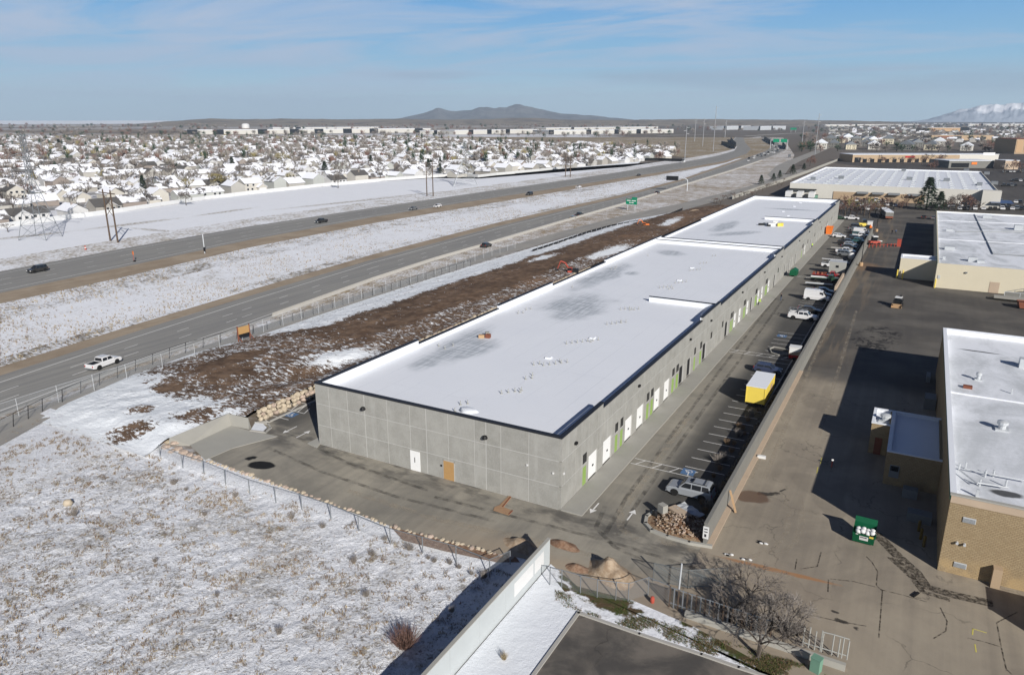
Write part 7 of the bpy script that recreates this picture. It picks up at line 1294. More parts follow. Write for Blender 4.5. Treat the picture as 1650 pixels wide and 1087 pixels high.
# ================================================================== PEOPLE
def person(px, py, label, top, trous, rz=0, lean=0., hat=None, h=1.76):
    x, y = G(px, py); me = bpy.data.meshes.new('person'); k = h / 1.76
    J = [(0,0,.95),(0,0,1.15),(lean*.5,0,1.40),(lean*.7,0,1.50),(lean*.8,0,1.58),(lean*.8,0,1.72),(.02,.10,.88),(.05,.12,.48),(-.02,.13,.07),(.11,.13,.04),(.0,-.10,.88),(-.06,-.12,.48),(-.10,-.13,.08),(.04,-.13,.04),(lean*.6,.19,1.40),(lean*.5+.02,.25,1.14),(lean+.16,.24,.93),(lean*.6,-.19,1.40),(lean*.5+.02,-.25,1.14),(lean+.12,-.25,.92)]
    E = [(0,1),(1,2),(2,3),(3,4),(4,5),(0,6),(6,7),(7,8),(8,9),(0,10),(10,11),(11,12),(12,13),(2,14),(14,15),(15,16),(2,17),(17,18),(18,19)]; RR = [.15,.15,.16,.06,.09,.085,.11,.075,.05,.045,.11,.075,.05,.045,.07,.05,.04,.07,.05,.04]
    bm_v = []; mb = MB()
    me.from_pydata([tuple(c * k for c in j) for j in J], E, []); o = bpy.data.objects.new('person', me); col.objects.link(o); sk_ = o.modifiers.new('skin', 'SKIN'); sk_.use_smooth_shade = True
    for i, v in enumerate(me.skin_vertices[0].data): v.radius = (RR[i] * k, RR[i] * k * (1.15 if i < 3 else 1)); v.use_root = (i == 0)
    sb = o.modifiers.new('sub', 'SUBSURF'); sb.levels = 1; sb.render_levels = 1
    for m_ in (top, trous, 'skin', hat or 'dark_cloth'): me.materials.append(MAT[m_])
    dg = bpy.context.evaluated_depsgraph_get(); ev = o.evaluated_get(dg); nm = bpy.data.meshes.new_from_object(ev); bpy.data.objects.remove(o)
    for p in nm.polygons:
        c = p.center; z = c.z / k; p.material_index = 2 if 1.52 < z < 1.66 else 3 if z >= 1.66 else 1 if z < .93 and abs(c.y) < .215 * k else 0; p.use_smooth = True
    o = link('person', nm, None, (x, y, 0), rz); return tag(o, label, 'person')
person(1258, 484, 'person in dark jacket and jeans walking across the parking lot', 'dark_cloth', 'denim', .6); person(1222, 492, 'person in bright yellow vest bending by the warehouse wall', 'hivis', 'dark_cloth', .2, .38, 'hivis')
person(1314, 384, 'left of two people standing by the far warehouse wall', 'dark_cloth', 'concrete', 0); person(1321, 383, 'right of two people in dark clothes by the far warehouse wall', 'dark_cloth', 'dark_cloth', 2); person(1437, 377, 'left of two dark figures standing in the far yard', 'dark_cloth', 'dark_cloth', 1); person(1443, 377, 'right of two dark figures standing in the far yard', 'denim', 'dark_cloth', 2)
person(1308, 399, 'person in bright vest sitting low by the far warehouse doors', 'hivis', 'dark_cloth', 1, .2, 'hivis', 1.5)
# ================================================================== VEGETATION
def grow(mb_t, mb_c, p, d, L, r, depth, rg, up=0.15, spread=.55, k=3, tw=.05):
    q = p + d * L
    if depth > 1: (mb_t if depth > 3 else mb_c).tube(p, q, r, 5 if depth > 3 else 3, r * .68, cap=False)
    else:
        s = d.orthogonal().normalized() * tw * .5; s = Matrix.Rotation(rg.uniform(0, 3.1), 3, d) @ s
        mb_c.poly([p - s, p + s, q + s * .3, q - s * .3]); return
    n = k if depth > 2 else k + 1
    for i in range(n):
        a = rg.uniform(0, 6.28); o_ = d.orthogonal().normalized(); o_ = Matrix.Rotation(a, 3, d) @ o_
        nd = (d + o_ * spread * rg.uniform(.6, 1.35) + Vector((0, 0, up))).normalized()
        grow(mb_t, mb_c, p + d * L * rg.uniform(.55, 1.0), nd, L * rg.uniform(.58, .86), r * .62, depth - 1, rg, up, spread, k, tw)
def bare_meshes(seed, h=8., depth=5, tw=.09, k=3, spread=.6, r=.17):
    rg = random.Random(seed); a, c_ = MB(), MB(); L = h * .27
    a.tube((0, 0, -.1), (0, 0, L), r * 1.25, 6, r, cap=False)
    for i in range(k + 1):
        an = 6.28 * i / (k + 1) + rg.uniform(-.4, .4); d = Vector((math.cos(an) * spread, math.sin(an) * spread, 1)).normalized(); grow(a, c_, Vector((0, 0, L * rg.uniform(.7, 1))), d, L, r * .6, depth, rg, .12, spread, k, tw)
    return a, c_
TREES = []
for s in range(4):
    a, c_ = bare_meshes(s + 1, 8., 4, .15, 3, .62); TREES.append((a.mesh('trunk', MAT['bark']), [c_.mesh('crown', MAT[m_]) for m_ in ('twig', 'twig_pale', 'twig_yellow', 'twig_red')]))
def fir_meshes(seed, h=8.):
    rg = random.Random(seed); c_ = MB(); a = MB(); a.tube((0, 0, 0), (0, 0, h * .9), .16, 5, .03)
    for i in range(1000):
        t = rg.random() ** .8; z = h * (.08 + .9 * t); R_ = h * .27 * (1 - t) + .12; an = rg.uniform(0, 6.28); rr_ = R_ * rg.uniform(.35, 1.08); x, y = rr_ * math.cos(an), rr_ * math.sin(an); s = h * .045 * rg.uniform(.7, 1.5)
        d = Vector((math.cos(an), math.sin(an), -.35)); e = Vector((-math.sin(an), math.cos(an), rg.uniform(-.4, .4))) * s * .6; p = Vector((x, y, z)); c_.poly([p - e, p + e, p + d * s * 1.5 + Vector((0, 0, rg.uniform(-.1, .2)))])
    return a.mesh('trunk', MAT['bark']), c_.mesh('crown', MAT['needles'])
FIRS = [fir_meshes(3), fir_meshes(5)]
def ball_meshes(seed, m_, n_=520):
    rg = random.Random(seed); c_ = MB(); a = MB(); a.tube((0, 0, 0), (0, 0, 3.5), .2, 5, .08)
    cl = [(rg.uniform(-2, 2), rg.uniform(-2, 2), rg.uniform(2.6, 6), rg.uniform(.9, 1.7)) for _ in range(9)]
    for i in range(n_):
        q = cl[rg.randrange(9)]; v = Vector((rg.gauss(0, 1), rg.gauss(0, 1), rg.gauss(0, .8))).normalized() * q[3] * rg.uniform(.5, 1.1); p = Vector(q[:3]) + v; d = v.normalized() * .4 + Vector((0, 0, .25)); e = d.orthogonal().normalized() * .16; e = Matrix.Rotation(rg.uniform(0, 6), 3, d.normalized()) @ e; c_.poly([p - e, p + e, p + d])
    return a.mesh('trunk', MAT['bark']), c_.mesh('crown', MAT[m_])
WILLOW = ball_meshes(4, 'twig_yellow'); DOME = ball_meshes(6, 'twig', 700); REDB = ball_meshes(8, 'twig_red')
def tree(px=None, py=None, h=8., kind=None, label='', group=None, xy=None, wide=1.0, cat='tree', name=None, tone=0):
    x, y = xy if xy else G(px, py)
    if kind == 'fir': tm, cm = FIRS[rnd.randrange(2)]
    elif kind == 'willow': tm, cm = WILLOW
    elif kind == 'dome': tm, cm = DOME
    elif kind == 'redball': tm, cm = REDB
    else: q = TREES[rnd.randrange(4)]; tm, cm = q[0], q[1][tone]
    t = thing(name or ('evergreen_tree' if kind == 'fir' else 'tree'), label, cat, (x, y, 0), U(0, 6.28), group); s = h / 8. if kind in (None, 'fir') else h / 7.; t.scale = (s * wide, s * wide, s)
    link('trunk', tm, t); link('crown', cm, t); return t
asphalt('street', (.20, .195, .19), (.50, .49, .48), .7)
# the houses of the suburb: rows of gardens behind the white fence ---------------------
HW = [(.50,.475,.42), (.56,.555,.54), (.40,.385,.35), (.33,.31,.275), (.42,.43,.40), (.28,.24,.21)]
HWN = ['cream', 'white', 'beige', 'tan', 'sage', 'brown']
for i, c_ in enumerate(HW): mk('house_%d' % i, c_, .8, .06, .6)
def roofm(name, melt):
    b = NB(name); n = b.noise(.22, 5, .62); sp = b.noise(1.4, 4, .6); g = b.ss(b.math('ADD', b.math('MULTIPLY', n, .8), b.math('MULTIPLY', sp, .2)), .66 - melt * .5, .74 - melt * .5); MAT[name] = b.done(b.mix(g, (.83, .84, .87), (.13, .12, .115)), .75, .15)
roofm('house_snow', .10); roofm('house_melt', .36); mk('shingle', (.10, .095, .09), .85, .2, 1.5)
def gable(mb, x0, x1, y0, y1, z, rise, ov=.5, axis='x', m=(0, 1)):
    """roof slab with thickness; ridge along axis"""
    t_ = .18
    if axis == 'x':
        c_ = (y0 + y1) / 2; e = ov * rise / ((y1 - y0) / 2)
        for s, ye, mm in ((-1, y0 - ov, m[0]), (1, y1 + ov, m[1])):
            mb.add([(x0 - ov, ye, z - e), (x1 + ov, ye, z - e), (x1 + ov, c_, z + rise), (x0 - ov, c_, z + rise), (x0 - ov, ye, z - e + t_), (x1 + ov, ye, z - e + t_), (x1 + ov, c_, z + rise + t_), (x0 - ov, c_, z + rise + t_)], [(0,1,2,3), (4,7,6,5), (0,4,5,1), (1,5,6,2), (0,3,7,4)] if s > 0 else [(0,3,2,1), (4,5,6,7), (0,1,5,4), (1,2,6,5), (0,4,7,3)], mm)
    else:
        q = MB(); gable(q, y0, y1, x0, x1, z, rise, ov, 'x', m); mb.add([(b_, a, c2) for a, b_, c2 in q.v], [f[::-1] for f in q.f[:5]], m[0]); mb.f.extend([]) ; o = len(mb.v) - len(q.v); mb.f.extend([tuple(i + o for i in f[::-1]) for f in q.f[5:]]); mb.m.extend([m[1]] * 5)
def gwall(mb, x0, x1, y0, y1, z, rise, axis='x'):
    if axis == 'x':
        c_ = (y0 + y1) / 2; mb.add([(x0,y0,0),(x1,y0,0),(x1,y1,0),(x0,y1,0),(x0,y0,z),(x1,y0,z),(x1,y1,z),(x0,y1,z),(x0,c_,z+rise),(x1,c_,z+rise)], [(0,1,5,4),(2,3,7,6),(1,2,6,9,5),(3,0,4,8,7)])
    else:
        c_ = (x0 + x1) / 2; mb.add([(x0,y0,0),(x1,y0,0),(x1,y1,0),(x0,y1,0),(x0,y0,z),(x1,y0,z),(x1,y1,z),(x0,y1,z),(c_,y0,z+rise),(c_,y1,z+rise)], [(1,2,6,5),(3,0,4,7),(0,1,5,8,4),(2,3,7,9,6)])
HP = []
def house_parts(kind):
    w, r, win, gd, ch = MB(), MB(), [], None, None
    if kind == 0: gwall(w, -7, 7, -4.5, 4.5, 3.0, 2.6); gable(r, -7, 7, -4.5, 4.5, 3.0, 2.6); win = [(-4.5, -4.5, 1.6), (1.5, -4.5, 1.6), (4.5, -4.5, 1.6)]; gd = (7.0, -1.5, 'x')
    if kind == 1: gwall(w, -6, 6, -4.5, 4.5, 5.6, 2.6); gable(r, -6, 6, -4.5, 4.5, 5.6, 2.6); gwall(w, 2, 8, -7, -1, 2.9, 2.0, 'y'); gable(r, 2, 8, -7, -1, 2.9, 2.0, .5, 'y'); win = [(-4, -4.5, 1.6), (-1, -4.5, 1.6), (-4, -4.5, 4.2), (0, -4.5, 4.2)]; gd = (5, -7, 'y')
    if kind == 2: gwall(w, -8, 8, -4, 4, 3.0, 2.4); gable(r, -8, 8, -4, 4, 3.0, 2.4); gwall(w, -7.5, -1, -7.5, 0, 3.0, 2.2, 'y'); gable(r, -7.5, -1, -7.5, 0, 3.0, 2.2, .5, 'y'); win = [(-5.5, -7.5, 1.6), (-2.8, -7.5, 1.6), (2, -4, 1.6), (5.5, -4, 1.6)]
    if kind == 3: gwall(w, -5, 5, -6, 6, 5.2, 3.0, 'y'); gable(r, -5, 5, -6, 6, 5.2, 3.0, .5, 'y'); win = [(-2.5, -6, 1.6), (2.5, -6, 1.6), (0, -6, 4.4), (-2.8, -6, 4.2), (2.8, -6, 4.2)]
    if kind == 4: gwall(w, -6.5, 6.5, -5, 5, 3.1, 3.2); gable(r, -6.5, 6.5, -5, 5, 3.1, 3.2); gwall(w, -3, 3, -6.5, 0, 3.2, 2.2, 'y'); gable(r, -3, 3, -6.5, 0, 3.2, 2.2, .5, 'y'); win = [(-1.5, -6.5, 1.7), (1.5, -6.5, 1.7), (4.8, -5, 1.6)]
    return w, r, win, gd
win_me = MB(); win_me.box(-.65, .65, -.06, .04, -.6, .6); win_me = win_me.mesh('window', MAT['dark_glass'])
frm_me = MB(); frm_me.box(-.78, .78, -.05, .03, -.74, -.62); frm_me.box(-.78, .78, -.05, .03, .62, .74); frm_me.box(-.78, -.67, -.05, .03, -.62, .62); frm_me.box(.67, .78, -.05, .03, -.62, .62); frm_me = frm_me.mesh('frame', MAT['white_paint'])
gar_me = MB().box(-2.4, 2.4, -.06, .04, 0, 2.2).mesh('garage_door', MAT['white_paint']); chim_me = MB().box(-.4, .4, -.4, .4, 0, 1.8).mesh('chimney', MAT['house_5'])
HM = []
for k_ in range(5):
    w_, r_, wn, gd = house_parts(k_); HM.append((w_.mesh('wall', MAT['house_0']), r_.mesh('roof', [MAT['house_snow'], MAT['house_melt']]), wn, gd, w_, r_))
def own_mats(o, ms):
    for i, m_ in enumerate(ms):
        if i < len(o.material_slots): o.material_slots[i].link = 'OBJECT'; o.material_slots[i].material = m_
def house(x, y, rz, kind, wc, rc, label, group=None, full=True):
    wm_, rm_, wn, gd, _, _ = HM[kind]; t = thing('house', label, 'house', (x, y, 0), rz, group); t.scale = (.90,) * 3; w_ = link('wall', wm_, t); own_mats(w_, [MAT['house_%d' % wc]]); r_ = link('roof', rm_, t); own_mats(r_, rc)
    if full:
        for a, b_, z in wn: o = link('window', win_me, t, (a, b_, z)); link('frame', frm_me, o)
        if gd: link('garage_door', gar_me, t, (gd[0], gd[1], 0), math.pi / 2 if gd[2] == 'x' else 0)
        link('chimney', chim_me, r_, (-2.2, .6, 4.6 if kind in (0, 2, 4) else 7.0))
    return t
RS = [[MAT['house_snow'], MAT['house_snow']], [MAT['house_snow'], MAT['house_melt']], [MAT['house_melt'], MAT['house_snow']], [MAT['shingle'], MAT['house_snow']], [MAT['house_melt'], MAT['house_melt']]]
RN = ['snowy', 'mostly snowy', 'patchy', 'bare dark', 'half melted']
BF = [G(*q) for q in VF]; BFt = sorted([(p[1], p[0]) for p in BF])
def fence_x(y):
    return interp(BFt, y) if y <= BFt[-1][0] else BFt[-1][1] + (y - BFt[-1][0]) * .16
spots = []; rg = random.Random(5)
for k_ in range(76):
    off = 11 + k_ * 23.5 + (8 if k_ % 2 else 0); y = -120 + rg.uniform(0, 18)
    while y < 1750:
        y += rg.uniform(15, 20); bend = 14 * math.sin(y * .008 + k_ * .35); x = fence_x(y) - off - (bend if k_ else rg.uniform(0, 3)) - rg.uniform(-2, 2)
        px, py = PR(x, y, 2)
        if not (-300 < px < 1082): continue
        if py < 222 + max(0, px - 640) * .036: continue
        if rg.random() < (.05 if k_ < 2 else .12): continue
        spots.append((math.hypot(x - CAM[0], y - CAM[1]) + (1e5 if px < -40 else 0), x, y, k_, px, py))
spots.sort(); rest = MB(); restm = [MAT['house_%d' % i] for i in range(6)] + [MAT['house_snow'], MAT['house_melt'], MAT['shingle']]
front = sorted([s for s in spots[:300] if s[3] == 0], key=lambda s: s[4]); fidx = {s[1:3]: i for i, s in enumerate(front)}
def zone(px): return 'at far left' if px < 70 else 'beside left pylon' if px < 150 else 'behind left twin poles' if px < 270 else 'near front yellow willow' if px < 400 else 'near large yellow willow' if px < 500 else 'near dark evergreen' if px < 640 else 'behind middle pylon' if px < 800 else 'near round grey tree' if px < 930 else 'toward freeway bend'
for i, (D, x, y, k_, px, py) in enumerate(spots):
    kind = rg.choice((0, 0, 1, 2, 3, 4, 4)); wc = rg.choice((0, 1, 1, 2, 3, 4, 5, 0)); rc = rg.choice((0, 0, 1, 1, 1, 2, 3, 4)); rz = -.17 + rg.choice((0, math.pi / 2, math.pi, -math.pi / 2, math.pi / 2)) + rg.uniform(-.08, .08)
    if i < 300:
        if k_ == 0:
            j = fidx[(x, y)]; lb = '%s house with %s roof along the white fence, %s' % (HWN[wc], RN[rc], (ORD[j] + ' from the left') if j < 20 else ORD[len(front) - 1 - j] + ' from the right'); g_ = 'houses along the white garden fence'
        else: lb = '%s house, %s roof, %s row behind white fence, %s' % (HWN[wc], RN[rc], ORD[min(k_, 19)], zone(px)); g_ = 'houses in the suburb beyond the freeway'
        house(x, y, rz, kind, wc, RS[rc], lb, g_, D < 520)
    else:
        w_, r_ = HM[kind][4], HM[kind][5]; c, s = math.cos(rz), math.sin(rz)
        c *= .9; s *= .9; rest.add([(x + c*a - s*b_, y + s*a + c*b_, z * .9) for a, b_, z in w_.v], w_.f, wc); mm = [[6,6],[6,7],[7,6],[8,6],[7,7]][rc]; o = len(rest.v); rest.v.extend([(x + c*a - s*b_, y + s*a + c*b_, z * .9) for a, b_, z in r_.v]); rest.f.extend([tuple(q + o for q in f) for f in r_.f]); rest.m.extend([mm[q] for q in r_.m])
tag(rest.build('distant_houses', restm), kind='stuff')
for k_ in range(0, 40, 2):                               # streets between the rows of gardens
    off = 11 + k_ * 23.5 + 15.7; P = []
    for i in range(48):
        y = -120 + i * 38; x = fence_x(y) - off - 14 * math.sin(y * .008 + (k_ + .5) * .35); px, py = PR(x, y)
        if -60 < px < 1075 and py > 224 + max(0, px - 640) * .036: P.append((x, y))
    if len(P) > 2: ribbon('suburb_street', P, 8.5, .01, MAT['street'])
# right hand suburb, far beyond the shops
rest2 = MB()
for i in range(420):
    px, py = rg.uniform(1330, 1670), 199 + 30 * rg.random() ** 1.3
    x, y = G(px, py); kind = rg.randrange(5); w_, r_ = HM[kind][4], HM[kind][5]; rz = rg.choice((0, 1.57)) + rg.uniform(-.1, .1); c, s = math.cos(rz), math.sin(rz); wc = rg.randrange(6); o = 0
    rest2.add([(x + c*a - s*b_, y + s*a + c*b_, z) for a, b_, z in w_.v], w_.f, wc); mm = [[6,7],[7,7],[8,6],[8,8]][rg.randrange(4)]; o = len(rest2.v); rest2.v.extend([(x + c*a - s*b_, y + s*a + c*b_, z) for a, b_, z in r_.v]); rest2.f.extend([tuple(q + o for q in f) for f in r_.f]); rest2.m.extend([mm[q] for q in r_.m])
tag(rest2.build('distant_houses', restm), kind='stuff')
# parked cars and sheds in the gardens are lost at this size; trees are not -------------
tsp = []
for s in spots:
    for _ in range(rg.choice((1, 1, 2, 2, 3, 3) if s[3] > 0 else (0, 0, 1))):
        x, y = s[1] + rg.uniform(-15, 15), s[2] + rg.uniform(-12, 12)
        if x > fence_x(y) - 3: continue
        tsp.append((math.hypot(x - CAM[0], y - CAM[1]) + (1e5 if s[4] < -40 else 0), x, y, s[3]))
tsp.sort(); far_t = MB()
lite = []
for s in range(3):
    q = MB(); r2 = random.Random(s + 30); q.tube((0, 0, 0), (0, 0, 2.5), .2, 3, cap=False)
    for i in range(60):
        v = Vector((r2.gauss(0, 1), r2.gauss(0, 1), r2.gauss(.3, .9))).normalized(); p = Vector((0, 0, 2.6)) + v * r2.uniform(.3, 1.6); e = p + v * r2.uniform(1.0, 2.6) + Vector((0, 0, .6)); w_ = v.orthogonal().normalized() * .21; q.poly([p - w_, p + w_, e])
    lite.append(q)
for i, (D, x, y, k_) in enumerate(tsp):
    r_ = rg.random(); tone = 0 if r_ < .48 else 1 if r_ < .84 else 2 if r_ < .91 else 3
    if i < 280:
        kk = 'fir' if rg.random() < .04 else None
        th = rg.uniform(5.5, 11.5); lb = '%s %s in gardens, %s row, %s' % ('tall' if th > 9.5 else 'low' if th < 7 else 'middling', 'evergreen' if kk else ('bare grey tree', 'bare pale tree', 'bare yellowish tree', 'bare reddish tree')[tone], ORD[min(k_, 19)], zone(PR(x, y)[0]))
        tree(h=th, kind=kk, xy=(x, y), label=lb, group='evergreens in the suburban gardens' if kk else 'bare trees in the suburban gardens', tone=tone, wide=rg.uniform(.8, 1.2))
    else:
        q = lite[i % 3]; s = rg.uniform(.9, 1.9); fir = rg.random() < .08; far_t.add([(x + a * s * (.6 if fir else 1), y + b_ * s * (.6 if fir else 1), c2 * s * (1.4 if fir else 1)) for a, b_, c2 in q.v], q.f, 4 if fir else tone)
for i in range(1500):
    px = rg.uniform(-20, 1670); py = 203 + 44 * rg.random() ** 1.4
    if px < 1080 and py > 222: continue
    if 1080 < px < 1290 and (py > 214 or rg.random() < .5): continue
    if px > 1290 and py > 246: continue
    x, y = G(px, py); D = math.hypot(x - CAM[0], y - CAM[1]); s = rg.uniform(1.0, 1.9) * (1 + D / 6000); q = lite[i % 3]; far_t.add([(x + a * s * 1.3, y + b_ * s * 1.3, c2 * s) for a, b_, c2 in q.v], q.f, rg.choice((0, 0, 1, 3, 4)))
tag(far_t.build('distant_trees', [MAT['twig'], MAT['twig_pale'], MAT['twig_yellow'], MAT['twig_red'], MAT['needles']]), kind='stuff')
for q in ((352, 303, 8.5, 'willow', 'spreading yellowish willow near the white fence left of centre', 1.7), (455, 268, 11, 'willow', 'large yellow willow among the suburban houses', 1.8), (912, 276, 12.5, 'dome', 'round dense grey tree beside the short white fence', 1.15), (545, 303, 9, 'dome', 'grey brown tree standing on the snow outside the white fence', .8), (598, 268, 10, 'fir', 'dark evergreen beside the open snowy garden', 1.1), (524, 284, 11, 'fir', 'brownish conifer in the garden rows left of the evergreen', 1.2), (582, 276, 10, 'redball', 'reddish round tree left of the dark evergreen', 1.2), (232, 330, 10, None, 'large bare grey tree behind the fence right of the twin poles', 1.5), (300, 331, 7, 'dome', 'bushy grey shrub tree at the white fence by the suburb corner', 1.0), (28, 262, 13, 'redball', 'broad brownish tree mass near the left edge', 1.9), (96, 238, 12, 'fir', 'dark evergreen clump on the far left', 1.6), (13, 374, 4, None, 'small bare bush before the white fence at the left edge', 1.5)):
    tree(q[0], q[1], q[2], q[3], q[4], None, None, q[5])
BTT = ((1344, 352), (1352, 348), (1361, 350), (1370, 346), (1380, 350), (1392, 348), (1400, 352), (1410, 346), (1418, 350), (1349, 342), (1365, 340), (1402, 341), (1425, 340), (1356, 345), (1387, 344)); BT_ = sorted(BTT)
for i, q in enumerate(BTT): tree(q[0], q[1], U(6, 9.5), None, 'bare %s tree in the brush behind the warehouse end, %s from the left' % (('reddish', 'grey', 'reddish', 'yellowish')[i % 4], ORD[BT_.index(q)]), 'bare trees behind the warehouse', None, 1.25, tone=(3, 0, 3, 2)[i % 4])
for q in ((1492, 338, 15, 'tall pointed evergreen before the big store'), (1513, 340, 9, 'shorter round evergreen right of the tall pointed one'), (1226, 297, 6, 'dark evergreen leftmost along the white garden wall'), (1246, 291, 5, 'low evergreen second along the white garden wall'), (1256, 287, 5.5, 'evergreen third along the white garden wall'), (1277, 281, 7.5, 'tallest evergreen along the white garden wall'), (1295, 274, 5.5, 'small evergreen last along the white garden wall')): tree(q[0], q[1], q[2], 'fir', q[3], None, None, 1.3)
STT = ((1305, 268, 9), (1460, 333, 7), (1475, 336, 6), (1530, 338, 6), (1540, 339, 8), (1552, 338, 9), (1562, 340, 7), (1575, 341, 6), (1440, 336, 6), (1452, 338, 5), (1548, 334, 8), (1618, 280, 10), (1632, 276, 9), (1645, 279, 10), (1520, 262, 9), (1510, 266, 9), (1497, 262, 10), (1485, 266, 9), (1470, 264, 8), (1452, 265, 9), (1438, 263, 7), (1422, 264, 8), (1400, 264, 7), (1385, 264, 7), (1500, 275, 8)); ST_ = sorted(STT)
for i, q in enumerate(STT): tree(q[0], q[1], q[2], None if i % 3 else 'redball', 'bare street tree %s the big store, %s of all from left' % ('before' if q[1] > 300 else 'behind', ORD[ST_.index(q)]), 'leafless street trees round the big store', None, 1.2, tone=(0, 3, 0, 1)[i % 4])
for i in range(26): tree(U(1150, 1262), 0, 3.0, None, 'small bare shrub along the far frontage road, %s from its near end' % ORD[i], 'bare shrubs along the far frontage road', G(*(lambda t: (1150 + 112 * t + U(-4, 4), 330 - 34 * t + U(-4, 4)))(i / 25)), 1.4, 'shrub', 'shrub', (0, 3, 0)[i % 3])
# close bare trees in the lower right
for (px, py, h, sd, lb, wd) in ((1222, 1058, 5.6, 21, 'large spreading bare tree on the grass before the low wall', 1.35), (1262, 1040, 4.8, 22, 'smaller bare tree leaning right of the large spreading one', 1.3), (1175, 1003, 3.8, 23, 'bare scrubby tree behind the steel picket fence', 1.5), (1205, 975, 4.2, 24, 'thin bare tree rising behind the picket fence near the dirt ridge', 1.3)):
    a, c_ = bare_meshes(sd, 8., 6 if sd != 23 else 5, .045, 3, .68, .15); x, y = G(px, py); t = thing('bare_tree', lb, 'tree', (x, y, 0), sd, None); t.scale = (h / 8 * wd, h / 8 * wd, h / 8); link('trunk', a.mesh('trunk', MAT['bark']), t); link('crown', c_.mesh('crown', MAT['twig_pale' if sd == 22 else 'twig']), t)
# thicket round the picket fence comes with the shrubs below
# shrubs made of many stalks
def stalks(n, r, h, seed, wd=.02, lean=.6):
    rg_ = random.Random(seed); mb = MB()
    for i in range(n):
        a = rg_.uniform(0, 6.28); q = r * .35 * rg_.random(); l = lean * rg_.random(); p = Vector((q * math.cos(a), q * math.sin(a), 0)); d = Vector((math.cos(a) * l, math.sin(a) * l, 1)).normalized(); L = h * rg_.uniform(.5, 1.1); e = d.orthogonal().normalized() * wd; e = Matrix.Rotation(rg_.uniform(0, 3), 3, d) @ e; m_ = p + d * L * .6 + Vector((0, 0, -.02)); mb.poly([p - e, p + e, m_ + e * .7, m_ - e * .7]); d2 = (d + Vector((rg_.uniform(-.5, .5), rg_.uniform(-.5, .5), 0))).normalized(); mb.poly([m_ - e * .7, m_ + e * .7, m_ + d2 * L * .4])
    return mb
SH = [(stalks(420, 1.2, 1.5, 1, .018, 1.0), 'twig_red'), (stalks(150, .6, 1.0, 2, .016, .8), 'grey_stalk'), (stalks(120, .5, .7, 3, .016, .7), 'dry_brown'), (stalks(160, .7, 1.5, 4, .016, .5), 'dry_grass')]
SM = [q.mesh('stems', MAT[m_]) for q, m_ in SH]
def shrub(px, py, k_, s, label, group=None, z=0.):
    x, y = G(px, py, z); t = thing('shrub', label, 'shrub', (x, y, z), U(0, 6), group); t.scale = (s,) * 3; link('stems', SM[k_], t)
shrub(652, 1040, 0, 1.35, 'large reddish brown bush in the snowy field beside the wall shadow', None, -.45)
shrub(812, 1062, 3, .55, 'tiny dry shrub on the smooth snow right of the white wall', None, 0)
FSS = ((728, 985, 1), (620, 870, 2), (690, 900, 2), (700, 905, 2), (725, 908, 2), (600, 895, 1), (570, 905, 2), (660, 885, 1), (760, 925, 2), (780, 930, 2), (740, 915, 2), (450, 1020, 1), (350, 960, 1), (590, 960, 1), (250, 905, 2), (330, 830, 2), (380, 800, 2), (280, 780, 1), (300, 790, 2), (470, 835, 1), (520, 850, 2), (120, 830, 2)); FS = sorted(FSS)
for i, q in enumerate(FSS): shrub(q[0], q[1], 1, U(.5, .95), 'brown dry shrub in the rough snowy field, %s from the left edge' % ORD[FS.index(q)], 'dry shrubs in the rough snowy field', -.42)
CL = ((1183, 716), (1190, 702), (1197, 691), (1205, 678), (1212, 668), (1190, 688), (1178, 728), (1168, 742), (1160, 757), (1150, 768), (1141, 818), (1136, 826), (1131, 812), (1157, 745), (1172, 715.5), (1200, 700), (1150, 790), (1222, 662))
for i, q in enumerate(CL): shrub(q[0], q[1], (2, 1, 2)[i % 3], U(.9, 1.5), 'dry clump in the bed by the boundary wall, %s from the yellow container' % ORD[[sorted([q_[1] for q_ in CL]).index(q[1])][0]], 'dry grass clumps along the boundary wall')
for i, q in enumerate(((1165, 985), (1190, 996), (1215, 1012), (1240, 1010), (1268, 1022), (1205, 985), (1285, 1020))): shrub(q[0], q[1], 1, U(1.3, 2.1), 'leafless grey thicket shrub by the picket fence, %s from the left' % ORD[sorted([1165, 1190, 1215, 1240, 1268, 1205, 1285]).index(q[0])], 'thicket shrubs by the picket fence')
# grass tufts poking from the snow: nobody could count them
def tufts(name, n, place, mats, hh=(.10, .32), wd=.022, seed=1, blades=4):
    rg_ = random.Random(seed); mb = MB(); c = 0
    while c < n:
        q = place(rg_)
        if q is None: continue
        x, y, z = q; c += 1; m_ = rg_.randrange(len(mats)); sc = rg_.uniform(.6, 1.5)
        for _ in range(blades):
            a = rg_.uniform(0, 6.28); h = rg_.uniform(*hh) * sc; r_ = .07 * sc; bx, by = x + rg_.uniform(-r_, r_), y + rg_.uniform(-r_, r_); lx, ly = rg_.uniform(-.6, .6) * h, rg_.uniform(-.6, .6) * h; ex, ey = math.cos(a) * wd * sc, math.sin(a) * wd * sc
            mb.v.extend([(bx - ex, by - ey, z - .02), (bx + ex, by + ey, z - .02), (bx + lx, by + ly, z + h)]); o = len(mb.v); mb.f.append((o - 3, o - 2, o - 1)); mb.m.append(m_)
    return tag(mb.build(name, [MAT[m_] for m_ in mats]), kind='stuff')
def in_field(r_):
    y = -12.2 - 30 * r_.random() ** 1.1; x = r_.uniform(interp(FENCE, y) + 1, 2.4)
    if .7 * mnoise.noise((x * .22, y * .22, 7)) + mnoise.noise((x * 1.1, y * 1.1, 3)) < r_.uniform(.05, .5): return None
    if not in_view(x, y, 0, 30): return None
    return x, y, field_h(x, y)
tufts('dry_grass_tufts', 11000, in_field, ['dry_grass', 'dry_brown', 'grey_stalk', 'dry_brown'], (.05, .26), .020, 2)
